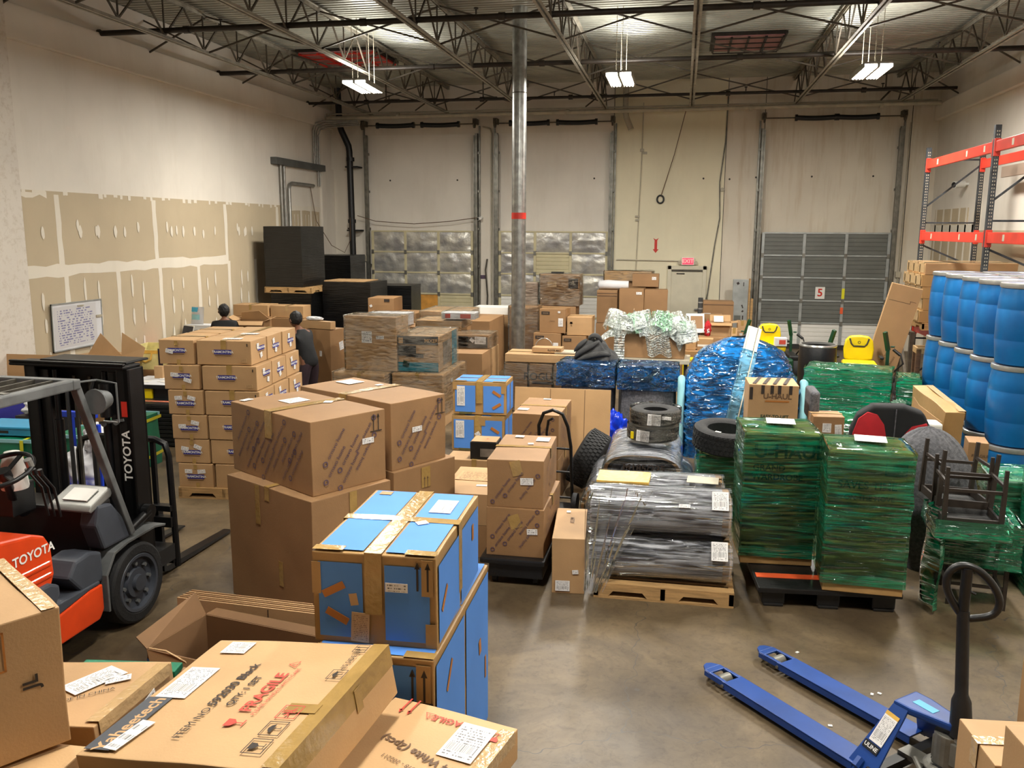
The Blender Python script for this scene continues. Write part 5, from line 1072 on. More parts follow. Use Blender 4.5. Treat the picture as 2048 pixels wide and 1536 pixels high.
# ------------------------------------------------------------------ two mowers by the grey dock door
def mower(loc, rz, label, back=True):
    t = thing('ride_on_mower', label, 'mower', loc, rz, 'yellow-seated mowers by the dock doors'); g = .0
    def Q(nm, mb, mk, par=None, **k): return mb.build(nm, mk, par or t, **k)
    # faces the viewer (-y)
    for sx in (-1, 1):
        M4 = Matrix.Translation((sx*.52, .25, .27)) @ Matrix.Rotation(RD(90), 4, 'Y'); mb = MB(); mb.lathe([(.1, -.13), (.24, -.13), (.27, -.09), (.27, .09), (.24, .13), (.1, .13)], 26, M4); Q('rear_tire', mb, 'rubber', smooth=40)
        M4 = Matrix.Translation((sx*.42, -.85, .16)) @ Matrix.Rotation(RD(90), 4, 'Y'); mb = MB(); mb.lathe([(.05, -.07), (.13, -.07), (.16, -.04), (.16, .04), (.13, .07), (.05, .07)], 20, M4); Q('front_tire', mb, 'rubber', smooth=40)
        mb = MB(); mb.box((sx*.40, -.05, .62), (.2, .7, .1)); Q('side_console', mb, 'blackplastic', bevel=.03)
        mb = MB(); mb.path([(sx*.46, -.15, .64), (sx*.50, -.25, .74), (sx*.60, -.30, .86), (sx*.56, -.26, 1.0), (sx*.46, -.22, 1.06)], .014, 8); mb.path([(sx*.56, -.26, .98), (sx*.46, -.22, 1.06)], .024, 8); Q('steering_lever', mb, 'black', smooth=50)
        mb = MB(); mb.bar((sx*.44, .22, .5), (sx*.44, .25, 1.0), .05, .05); mb.bar((sx*.44, .25, .98), (sx*.37, .18, 1.28), .05, .06); mb.cyl((sx*.47, .2, 1.05), (sx*.53, .2, 1.05), .015, 8); Q('roll_bar_post', mb, 'jdgreen', bevel=.006)
        mb = MB(); mb.box((sx*.32, .0, .90), (.06, .24, .04)); Q('arm_rest', mb, 'black', bevel=.015)
    mb = MB(); mb.b2(-.5, .5, -1.0, .1, .14, .26); mb.b2(-.35, .35, -.6, .6, .26, .62); Q('mower_body', mb, 'jdgreen', bevel=.03)
    mb = MB(); mb.b2(-.25, .25, -.35, .12, .72, .84); s = Q('seat_cushion', mb, 'yellow', bevel=.05, seg=4, smooth=40)
    mb = MB(); mb.ext([(-.21, .84), (-.225, 1.0), (-.20, 1.14), (-.14, 1.205), (0, 1.22), (.14, 1.205), (.20, 1.14), (.225, 1.0), (.21, .84), (0, .80)], .10, .21, 'y'); b = Q('seat_back', mb, 'yellow', bevel=.035, seg=4, smooth=40)
    mb = MB(); mb.path([(-.14, .095, 1.17), (-.115, .09, 1.09), (-.08, .088, 1.05), (.08, .088, 1.05), (.115, .09, 1.09), (.14, .095, 1.17)], .012, 6); Q('seat_stripe', mb, 'felt_dark', b, smooth=60)
    mb = MB(); ringinto(mb, framem((0, .098, 1.11), (1, 0, 0), (0, 0, 1), (0, -1, 0)), 0, 0, .022, .014, 12); Q('seat_emblem', mb, 'ink', b)
    return t
m1 = mower((2.92, 15.0, .0), -6, 'ride-on mower with yellow seat, in front of the grey dock door'); m1.scale = (1.06, 1.06, 1.06)
m2 = mower((1.72, 17.3, .0), 4, 'ride-on mower with yellow seat, farther left behind the plank')
mb = MB(); mb.lathe([(.24, 0), (.285, .02), (.29, .3), (.295, .6), (.285, .86), (.275, .88)], 36, Matrix.Translation((2.20, 14.55, .31))); mb.lathe([(.262, .62), (.262, .86)], 36, Matrix.Translation((2.20, 14.55, .31)))
t = tag(mb.build('barrel', 'blackplastic', smooth=40), 'open black plastic barrel standing left of the nearer mower', 'barrel')
mb = MB(); mb.lathe([(.262, .86), (.262, .895), (.285, .895), (.295, .87), (.285, .855)], 36, Matrix.Translation((2.20, 14.55, .31))); mb.build('barrel_rim', 'ring', t, smooth=40)
carton('low carton under the open black barrel', (1.88, 14.23), 0, .64, .64, .30, 0, 'card_dark')
carton('small carton with red and white print on the far mower', (1.78, 16.9), 5, .22, .16, .16, .845, 'cloth_white', None, [('R', 'F', .02, 0, .12, .08, 0, 'ink_red')], None)
# ------------------------------------------------------------------ mid-left pile under clear film
def wrapped(label, N, th, w, d, h, z, m, dec, tape='x', film_='wrap_clear', z0=0, amp=.008, name='cardboard_box', group=None, fn='stretch_film', freq=(2.5, 2.5, 9), out=.014, **k):
    t = carton(label, N, th, w, d, h, z, m, group, dec, tape, name=name, **k); _cs[0] += 1
    wrapshell(fn, w, d, h, film_, t, out=out, amp=amp, z0=z0+.004, seed=_cs[0], freq=freq); return t
wrapped('large plain carton at the lower left of the film-wrapped pile, on the floor', (-5.20, 12.38), -5, .85, .6, .83, 0, 'card', [], 'y', z0=.3)
wrapped('large plain carton at the lower right of the film-wrapped pile, on the floor', (-4.298, 12.483), -.3, .805, 1.39, .83, 0, 'card', [('L', 'R', -.2, .25, .1, .06, 0, 'label_two')], 'y', z0=.2)
wrapped('tall carton with a small square picture label, upper left of the wrapped pile', (-5.093, 12.634), -4.9, .85, .485, .838, .836, 'card', [('L', 'F', -.06, .10, .17, .18, 0, 'label_plain'), ('R', 'F', -.06, .13, .07, .05, 0, 'ink'), ('R', 'F', -.03, .115, .05, .03, 0, 'ink'), ('L', 'F', .16, .10, .13, .05, 4, 'label_two')], 'x')
t = wrapped('appliance carton with black band and teal stripe, front of the wrapped pile', (-4.243, 12.613), 1.1, .65, 1.2, .555, .836, 'card', [('R', 'F', .0, .21, .64, .13, 0, 'felt_dark'), ('T', 'F', .21, .205, .075, 'MIXER', 'card_pale', 0, True), ('R', 'F', .0, -.20, .64, .14, 0, 'teal'), ('R', 'F', -.19, -.16, .1, .1, -12, 'jdgreen'), ('R', 'F', -.17, .05, .28, .16, 0, 'felt_dark'), ('R', 'F', -.05, -.02, .28, .06, -4, 'felt_dark'), ('R', 'R', .38, .0, .34, .54, 0, 'teal'), ('R', 'R', -.1, -.02, .5, .36, 0, 'picture')], None)
mb = MB(); G = faces(.65, 1.2, .555)['F'] @ Matrix.Translation((0, 0, .009)); quad(mb, G, -.27, .205, .07, .09, 0, 0); mb.build('printed_panel', 'card_pale', t)
# rows behind
sup = 'plain carton supporting the pile, mostly hidden'
def support(label, x0, x1, y0, y1, z1, m='card_dark', z0=0): return carton(label, (x0, y0), 0, x1-x0, y1-y0, z1-z0, z0, m, None, (), None)
support('tall plain carton behind the square picture-label carton, on the floor', -5.25, -3.75, 16.9, 18.4, 1.18)
support('tall plain carton right behind the appliance carton, on the floor', -4.85, -3.98, 15.5, 16.3, 1.18)
support('plain carton under the small brown carton beside the black pallets', -6.6, -5.5, 17.62, 18.4, 1.235)
carton('small brown carton beside the black-wrapped pallets, lid bright', (-6.58, 17.65), 3.2, .572, .70, .30, 1.24, 'card_dark', None, [('L', 'F', -.22, -.02, .05, .05, 30, 'label_plain'), ('R', 'F', .13, .1, .12, .06, 0, 'ink')], None)
support('plain carton under the red and white toy carton', -5.95, -4.95, 16.0, 16.6, 1.14)
wrapped('white and red printed carton under film, left of the pair', (-5.93, 15.98), -3, .75, .42, .24, 1.15, 'cloth_white', [('R', 'F', -.33, .02, .09, .14, 0, 'red'), ('R', 'F', .1, .03, .17, .14, 8, 'red'), ('R', 'F', -.18, -.01, .05, .05, 30, 'red'), ('R', 'F', -.1, -.01, .05, .05, 30, 'red')], None)
wrapped('long wrapped brown carton behind the white and red carton', (-5.20, 16.95), 0, .95, 1.2, .15, 1.20, 'card', [], 'y')
wrapped('flat wrapped brown carton beneath the red-print carton', (-4.85, 15.54), 0, .87, .75, .13, 1.185, 'card', [], None)
wrapped('white carton with red print on top of the flat wrapped carton', (-4.35, 15.58), 0, .60, .40, .12, 1.345, 'cloth_white', [('R', 'F', -.2, 0, .1, .08, 0, 'red'), ('R', 'F', .14, 0, .2, .08, 0, 'red')], None)
support('plain carton at the right of the wrapped pile under the black-band carton', -3.98, -3.3, 14.3, 14.95, .90)
support('plain tan carton on the floor below the red-label carton', -4.0, -3.28, 15.02, 15.6, .90, 'card')
wrapped('dark-banded carton with red label and white papers, right of the pile', (-4.02, 14.9), 0, .70, .7, .235, .905, 'card_dark', [('R', 'F', .0, -.01, .66, .19, 0, 'ink'), ('R', 'F', -.13, .01, .21, .17, 0, 'felt_gray'), ('R', 'F', -.13, .01, .16, .12, 0, 'red'), ('L', 'F', .2, .03, .2, .13, 0, 'label_grid'), ('L', 'F', .05, .03, .08, .06, -40, 'label_plain')], None, amp=.014)
support('plain tan carton raised under the white panel by the leftmost dock door', -4.45, -3.68, 18.5, 19.1, 1.14, 'card')
mb = MB(); mb.box((-4.06, 18.8, 1.235), (.80, .5, .17)); tag(mb.build('foam_board', 'white', bevel=.01), 'bright white foam panel lying behind the red-print carton', 'panel')
# large carton beside the standing person
t = carton('tall brown carton with bent flap beside the standing person in black', (-6.175, 13.54), -12, .50, .42, 1.34, 0, 'card_dark', None, [('L', 'F', .06, .27, .045, .09, 0, 'label_plain'), ('L', 'R', .1, .38, .12, .14, 10, 'label_plain')], None)
t2 = carton('long slim carton lying on the tall brown carton', (-6.28, 13.60), -16, .64, .13, .13, 1.35, 'card', None, [], None)
t = thing('folded_cloth', 'folded white cloth on the long slim carton', 'cloth', (-6.02, 13.60, 1.482), -14); blob('cloth_body', 'cloth_white', t, (0, 0, .03), (.17, .07, .035), .2, 3, 4, flat=.0)

# ------------------------------------------------------------------ black-wrapped pallets, left rear
def blackpallet(label, N, th, w, d, h, z, pal=True):
    r = V((cos(RD(th)), sin(RD(th)), 0)); l = V((-r.y, r.x, 0)); c = V((N[0], N[1], z))+r*w/2+l*d/2
    t = thing('wrapped_pallet_load', label, 'pallet load', c, th, 'pallet loads wrapped in black film'); _cs[0] += 1
    wrapshell('black_film', w, d, h, 'blackwrap', t, out=0, amp=.012, res=.12, z0=.001, seed=_cs[0], freq=(1.5, 1.5, 5)); mb = MB(); mb.b2(-w/2+.02, w/2-.02, -d/2+.02, d/2-.02, 0, h-.01); mb.build('load_core', 'black', t)
    return t
blackpallet('black-wrapped pallet load, lower left, under the wooden pallet', (-9.15, 18.35), -2, .98, 1.2, 1.42, .14)
wood_pallet('wooden pallet under the lower left black-wrapped load', (-9.17, 18.33), -2, 1.02, 1.22)
wood_pallet('wooden pallet raised between the two left black-wrapped loads', (-9.25, 18.22), -2, 1.16, 1.2, .13, 1.565)
blackpallet('tallest black-wrapped pallet load, standing on a raised wooden pallet', (-9.22, 18.25), -2, .90, 1.15, 1.34, 1.70)
blackpallet('wide black-wrapped pallet load in front of the drain pipe', (-8.05, 18.7), -3, 1.16, 1.0, 1.66, .14)
wood_pallet('wooden pallet under the wide black-wrapped load', (-8.07, 18.68), -3, 1.2, 1.04)
t = blackpallet('black-wrapped load behind, against the back wall, upper', (-9.45, 21.2), -1, 1.1, 1.0, .62, 1.70)
t = blackpallet('black-wrapped load behind, against the back wall, lower', (-9.45, 21.2), -1, 1.1, 1.0, 1.69, .001)
blackpallet('low black-wrapped pallet load right of the wide one', (-7.45, 20.4), 2, .95, .9, 1.62, .001)
mb = MB(); mb.box((-7.55, 19.2, 1.815), (1.0, .8, .02), (0, 0, RD(-3))); tag(mb.build('cardboard_sheet', 'card_pale'), 'pale board lying on top of the wide black-wrapped load', 'cardboard')
# cartons before the black pallets
support('plain carton under the long open carton by the left wall', -9.35, -8.5, 16.9, 17.6, 1.15)
carton('long brown carton with torn end by the left wall', (-9.37, 17.0), 0, .80, .5, .24, 1.155, 'card', None, [], 'y')
support('plain carton under the taped brown carton before the black pallets', -8.5, -7.75, 17.0, 17.5, 1.13)
carton('brown carton with vertical tape before the black pallets', (-8.54, 17.05), 0, .74, .4, .25, 1.135, 'card', None, [], 'y', tm='tape_clear')
t = thing('work_table', 'packing table by the left wall, mostly hidden behind cartons', 'table', (-8.6, 15.2, 0)); mb = MB(); mb.b2(-.95, 1.1, -.55, .6, .88, .92); mb.build('table_top', 'pipe_pale', t, bevel=.004)
for x in (-.88, 1.03):
    for y in (-.48, .53): mb = MB(); mb.b2(x-.025, x+.025, y-.025, y+.025, 0, .88); mb.build('leg', 'galv_dark', t)
t = thing('open_carton', 'open carton with raised flaps on the packing table', 'box', (-7.97, 15.15, .92), 8); mb = MB()
mb.b2(-.28, .28, -.2, -.193, 0, .36); mb.b2(-.28, .28, .193, .2, 0, .36); mb.b2(-.28, -.273, -.2, .2, 0, .36); mb.b2(.273, .28, -.2, .2, 0, .36); mb.build('carton_walls', 'card_dark', t)
for pts in ([(-.28, -.2, .36), (.28, -.2, .36), (.3, -.34, .30), (-.3, -.34, .30)], [(-.28, .2, .36), (.28, .2, .36), (.1, .12, .53), (-.25, .14, .50)], [(.28, -.2, .36), (.28, .2, .36), (.42, .15, .42), (.40, -.15, .40)], [(-.28, -.2, .36), (-.28, .2, .36), (-.42, .15, .44), (-.40, -.15, .43)]): mb = MB(); mb.add(pts, [(0, 1, 2, 3)]); mb.build('flap', 'card', t, solid=.006)
t = thing('laptop', 'open laptop with dark screen on the packing table', 'laptop', (-9.35, 14.95, .92), -25); mb = MB(); mb.b2(-.17, .17, -.12, .12, 0, .018); mb.build('keyboard_base', 'midgray', t, bevel=.004)
mb = MB(); mb.box((0, .15, .125), (.34, .012, .23), (RD(-18), 0, 0)); mb.build('screen_lid', 'white', t, bevel=.004); mb = MB(); mb.box((0, .142, .125), (.31, .006, .195), (RD(-18), 0, 0)); mb.build('screen', 'screen', t)
t = thing('headphones', 'grey headphones standing on the packing table', 'headphones', (-8.95, 14.85, .92), 10); mb = MB(); mb.path([(.1*cos(pi*k/10), 0, .06+.11*sin(pi*k/10)) for k in range(11)], .016, 8); mb.build('headband', 'midgray', t, smooth=60)
for s_ in (-1, 1): mb = MB(); mb.cyl((s_*.1, -.035, .05), (s_*.1, .035, .05), .048, 16); mb.build('ear_cup', 'blackplastic', t, smooth=40)
t = thing('carton_white', 'low white carton on the packing table under the blue and white bag', 'box', (-9.2, 15.45, .92)); mb = MB(); mb.b2(-.26, .3, -.16, .16, 0, .22); mb.build('carton_body', 'cloth_white', t, bevel=.006); t.name = 'white_carton'
t = thing('plastic_bag', 'upright blue and white printed bag by the left wall', 'bag', (-9.30, 15.45, 1.14), -8, rot=(RD(-8), 0, RD(-10))); mb = MB(); mb.grid(lambda u, v: V((-.15+.3*u, -.035*sin(pi*u)*sin(pi*v)-.01*noise.noise(V((u*5, v*5, 1))), .34*v)), 10, 10); mb.grid(lambda u, v: V((-.15+.3*u, .03*sin(pi*u)*sin(pi*v), .34*v)), 10, 10); b = mb.build('bag_body', 'cloth_white', t, smooth=180)
mb = MB(); mb.grid(lambda u, v: V((-.14+.16*u, -.040*sin(pi*(.05+.5*u))*sin(pi*(.7+.26*v))-.008, .34*(.7+.26*v))), 5, 5); mb.build('printed_panel', 'cyan', b); mb = MB(); mb.grid(lambda u, v: V((-.12+.2*u, -.04*sin(pi*(.1+.66*u))*sin(pi*(.25+.3*v))-.008, .34*(.25+.3*v))), 5, 5); mb.build('printed_picture', 'lightblue', b)
t = thing('red_cabinet', 'red storage box under the laptop at the table end', 'box', (-9.4, 14.42, 0)); mb = MB(); mb.b2(-.2, .35, -.2, .18, 0, .87); mb.build('box_body', 'red', t, bevel=.01)
# whiteboard
t = thing('whiteboard', 'leaning whiteboard with handwriting on the left wall', 'whiteboard', (XL+.03, 12.42, 1.06), rot=(0, RD(1.5), 0)); mb = MB(); mb.b2(0, .015, -.60, .60, 0, .76); mb.build('board_panel', 'cloth_white', t)
uvquad('handwriting', framem((.0155, 0, .38), (0, 1, 0), (0, 0, 1), (1, 0, 0)), -.05, .0, 1.0, .66, 1, 'marker', t, .002)
mb = MB(); 
for a in ((-.6, .6, 0, .02), (-.6, .6, .74, .76)): mb.b2(-.002, .024, a[0], a[1], a[2], a[3])
for a in (-.6, .585): mb.b2(-.002, .024, a, a+.015, 0, .76)
mb.build('board_frame', 'gray_stile', t)
mb = MB(); mb.b2(.016, .03, .0, .14, .68, .70); mb.b2(.016, .03, .44, .58, .46, .50); mb.build('marker_clip', 'pipe_pale', t)

# ------------------------------------------------------------------ clutter between the forklift and the left wall
def opencarton(label, loc, rz, w, d, h, m='card_pale', flaps=((0, .25, .1), (1, .25, .1), (2, .2, .1), (3, .2, .1))):
    t = thing('open_carton', label, 'box', loc, rz); mb = MB(); a, b = w/2, d/2
    mb.b2(-a, a, -b, -b+.006, 0, h); mb.b2(-a, a, b-.006, b, 0, h); mb.b2(-a, -a+.006, -b, b, 0, h); mb.b2(a-.006, a, -b, b, 0, h); mb.b2(-a, a, -b, b, 0, .006); mb.build('carton_walls', m, t)
    E = {0: ((-a, -b), (a, -b), (0, -1)), 1: ((-a, b), (a, b), (0, 1)), 2: ((-a, -b), (-a, b), (-1, 0)), 3: ((a, -b), (a, b), (1, 0))}
    for k, up, out in flaps:
        p, q, n = E[k]; mb = MB(); mb.add([(p[0], p[1], h), (q[0], q[1], h), (q[0]+n[0]*out, q[1]+n[1]*out, h+up), (p[0]+n[0]*out, p[1]+n[1]*out, h+up)], [(0, 1, 2, 3)]); mb.build('flap', m, t, solid=.006)
    return t
opencarton('large open carton with tall flaps at the far left, beyond the forklift guard', (-9.05, 10.4, .42), 3, 1.0, .7, .52, 'card', ((1, .26, .02), (3, .22, .14), (0, -.1, .2)))
support('plain carton under the large open carton at the far left', -9.5, -8.55, 10.05, 10.75, .41)
def trisheet(label, pts, m='card'):
    c = V(pts[0]); t = thing('cardboard_sheet', label, 'cardboard', c); mb = MB(); mb.add([V(p)-c for p in pts], [tuple(range(len(pts)))]); mb.build('sheet_board', m, t, solid=.008); return t
support('carton below the pointed flaps beside the whiteboard', -8.85, -8.1, 11.3, 11.8, 1.12, 'card')
trisheet('pointed cardboard flap below the whiteboard, left of two', [(-8.72, 11.45, 1.12), (-8.52, 11.5, 1.44), (-8.15, 11.45, 1.12)])
trisheet('pointed cardboard flap right of the whiteboard, right of two', [(-8.14, 11.42, 1.12), (-8.16, 11.5, 1.46), (-7.76, 11.45, 1.25), (-7.78, 11.4, 1.1)])
trisheet('large triangular cardboard flap hanging behind the forklift mast', [(-8.12, 11.25, 1.16), (-7.70, 11.22, .95), (-7.95, 11.2, .74), (-8.12, 11.2, .74)], 'card')
t = thing('cooler_bag', 'pale yellow open cooler bag with orange strap left of the carton stack', 'bag', (-7.98, 12.15, .84), 4); mb = MB(); a, b, h = .33, .24, .36
mb.b2(-a, a, -b, -b+.015, 0, h-.05); mb.b2(-a, a, b-.015, b, 0, h); mb.b2(-a, -a+.015, -b, b, 0, h); mb.b2(a-.015, a, -b, b, 0, h); mat('cream_bag', (218, 206, 140), .5, var=.12, vs=8, bump=.3, bs=9); mb.build('bag_body', 'cream_bag', t, bevel=.005)
mb = MB(); mb.b2(-a-.002, .12, -b-.006, -b, h-.11, h-.06); mb.path([(-.22, -b-.01, h-.1), (-.2, -b-.02, h-.2), (-.1, -b-.02, h-.24), (-.02, -b-.02, h-.2), (.0, -b-.01, h-.1)], .012, 6); mb.build('carry_strap', 'gold_env', t)
mb = MB(); mb.b2(.10, .17, -b-.008, -b, 0, h-.03); mb.build('dark_strap', 'trousers', t)
support('carton under the pale yellow cooler bag', -8.35, -7.6, 11.9, 12.45, .835)
t = thing('packing_bench', 'low bench with papers and a black edge left of the carton stack', 'bench', (-7.42, 11.28, 0), 3); mb = MB(); mb.b2(-.42, .42, -.36, .36, .76, .80); mb.build('bench_top', 'cloth_white', t); mb = MB(); mb.b2(-.43, .43, -.37, -.36, .745, .80); mb.build('bench_edge', 'black', t)
mb = MB(); mb.b2(-.38, .38, -.30, .32, 0, .745); mb.build('bench_cabinet', 'black', t)
mb = MB(); mb.b2(-.41, .04, -.34, -.30, .42, .74); mb.build('yellow_panel', 'yellow', t, bevel=.006)
for i, (x, y, a_) in enumerate(((-7.62, 11.15, 12), (-7.3, 11.2, -20), (-7.42, 11.42, 30))):
    mb = MB(); mb.box((x, y, .803+.001*i), (.2, .15, .002), (0, 0, RD(a_))); tag(mb.build('paper_sheet', 'white'), 'loose white paper on the low bench, %s of three' % ('left', 'right', 'rear')[i], 'paper', 'papers on the low bench')
carton('small upright brown carton on the low bench', (-7.62, 11.42), 5, .13, .1, .18, .80, 'card', None, (), None)
for k in range(10):
    z = .02+k*.058
    t = thing('plastic_pallet', 'black plastic pallet, %s of the low nested stack left of the cartons' % ('bottom', 'second', 'third', 'fourth', 'fifth', 'sixth', 'seventh', 'eighth', 'ninth', 'topmost')[k], 'pallet', (-7.02+.01*(k % 2), 10.98, z), 2, 'nested black plastic pallets'); mb = MB(); mb.b2(-.48, .5, -.42, .42, 0, .045); mb.b2(-.46, .48, -.40, .40, .045, .0575); mb.build('pallet_body', 'blackplastic', t, bevel=.004)
    if k == 9:
        for y in (-.22, .18): mb = MB(); mb.b2(-.46, .48, y-.035, y+.035, .0578, .062); mb.build('anti_slip_strip', 'orange_pale', t)
def tote(label, x, y, rz, w, d, h, strap=0, z=0):
    t = thing('tote_bag', label, 'bag', (x, y, z), rz, 'green insulated totes behind the forklift'); _cs[0] += 1; mb = MB(); cuboid(mb, w, d, h, dent=.02, bulge=.02, seed=_cs[0]); mb.build('bag_body', 'bag_green', t, merge=True, smooth=40)
    for y_ in (-d/2-.003, d/2): mb = MB(); mb.b2(-w/2-.01, w/2+.01, y_-.009, y_+.009, h-.03, h+.01); mb.build('bag_rim', 'lightblue', t)
    mb = MB()
    for x_ in (-w/2+.1, w/2-.1): mb.add(*ribbon([(x_, -d/2-.028, .02), (x_, -d/2-.034, h*.5), (x_, -d/2-.022, h), (x_, 0, h+.012)], (1, 0, 0), .045))
    mb.add(*ribbon([(w/2+.03, -d/2, h-.06), (w/2+.034, d/2, h-.04)], (0, 0, 1), .04)); mb.add(*ribbon([(w/2+.03, -d/2, .12), (w/2+.034, d/2, .16)], (0, 0, 1), .04)); mb.build('bag_strap', 'yellow_tape', t); return t
tote('green tote with yellow strap, left of the blue frame behind the forklift', -7.72, 8.75, 4, .72, .5, .56)
tote('green tote with yellow straps seen through the forklift mast', -6.85, 8.95, 2, .62, .5, .60)
tote('small green tote with yellow straps just right of the forklift mast', -6.72, 9.55, 0, .34, .6, .66)
t = thing('plastic_crate', 'light blue plastic crate on the green tote behind the forklift', 'crate', (-7.75, 8.8, .585), 4); mb = MB(); mb.b2(-.34, .34, -.2, .2, 0, .10); mb.b2(-.36, .36, -.22, .22, .085, .11); mb.build('crate_body', 'crateblue', t, bevel=.006); mb = MB(); mb.b2(-.12, .04, -.205, -.2, .03, .06); mb.build('crate_handle_slot', 'ink', t)
t = thing('navy_bin', 'dark blue bin at the left edge behind the forklift guard', 'bin', (-8.75, 9.6, 0), 0); mb = MB(); mb.ext([(-.25, 0), (.25, 0), (.30, .78), (-.30, .78)], -.3, .3, 'y'); mb.build('bin_body', 'ink_brandblue', t, bevel=.02)
blob('plastic_bag', 'cloth_white', None, (-7.95, 9.5, .74), (.2, .18, .1), .4, 3, 9); o = bpy.data.objects['plastic_bag.001'] if 'plastic_bag.001' in bpy.data.objects else bpy.data.objects['plastic_bag']; tag(o, 'crumpled white bag lying behind the forklift guard rail', 'bag')
support('carton under the crumpled white bag behind the forklift', -8.2, -7.6, 9.3, 9.75, .655, 'blackplastic')
t = thing('blue_cart', 'blue tubular cart frame standing behind the forklift', 'cart', (-6.62, 7.95, 0), 0); mb = MB()
for x in (-.06, .62):
    for y in (-.02, .45): mb.b2(x-.025, x+.025, y-.025, y+.025, .08, 1.18 if x < 0 else .95)
for z in (.18, 1.05): mb.b2(-.06, .62, -.045, .005, z-.03, z+.03); mb.b2(-.085, -.035, -.02, .45, z-.03, z+.03)
mb.build('cart_frame', 'cartblue', t, bevel=.006); mb = MB(); mb.b2(-.06, .62, -.02, .45, .15, .17); mb.build('cart_deck', 'cartblue', t)
for x in (-.04, .6):
    for y in (.02, .4): mb = MB(); mb.cyl((x-.015, y, .05), (x+.015, y, .05), .05, 14); mb.build('caster', 'rubber', t)
for i, (x, y, z, s_, a_) in enumerate(((-6.38, 8.15, .38, .2, 3), (-6.2, 8.2, .72, .15, 6))):
    blob('grocery_bag', 'cloth_white', None, (x, y, .39 if i == 0 else .72), (s_, s_*.8, s_*1.1), .35, 3, a_)
o = bpy.data.objects['grocery_bag']; tag(o, 'large white plastic bag on the blue cart, lower', 'bag'); tag(bpy.data.objects['grocery_bag.001'], 'small white plastic bag on the blue cart, upper', 'bag')

# ------------------------------------------------------------------ people
def skin(name, chains, root, mk, parent, sub=2):
    """one skinned surface from chains of (x, y, z, radius); the first vertex is the root"""
    vs, es, rs, idx = [], [], [], {}
    for ch in chains:
        pv = None
        for q in ch:
            k = tuple(round(a, 4) for a in q[:3])
            if k not in idx: idx[k] = len(vs); vs.append(q[:3]); rs.append(q[3:])
            if pv is not None and pv != idx[k] and (pv, idx[k]) not in es: es.append((pv, idx[k]))
            pv = idx[k]
    me = bpy.data.meshes.new(name); me.from_pydata(vs, es, []); o = bpy.data.objects.new(name, me); C.objects.link(o)
    md = o.modifiers.new('skin', 'SKIN'); md.use_smooth_shade = True
    sk = me.skin_vertices[0] if me.skin_vertices else None
    if sk is None:
        bpy.context.view_layer.objects.active = o; o.select_set(True); bpy.ops.mesh.customdata_skin_add(); sk = me.skin_vertices[0]; o.select_set(False)
    for i, r in enumerate(rs): sk.data[i].radius = (r[0], r[1] if len(r) > 1 else r[0]); sk.data[i].use_root = (i == root)
    ms = o.modifiers.new('sub', 'SUBSURF'); ms.levels = sub; ms.render_levels = sub
    me.materials.append(MAT[mk]); o.parent = parent; return o
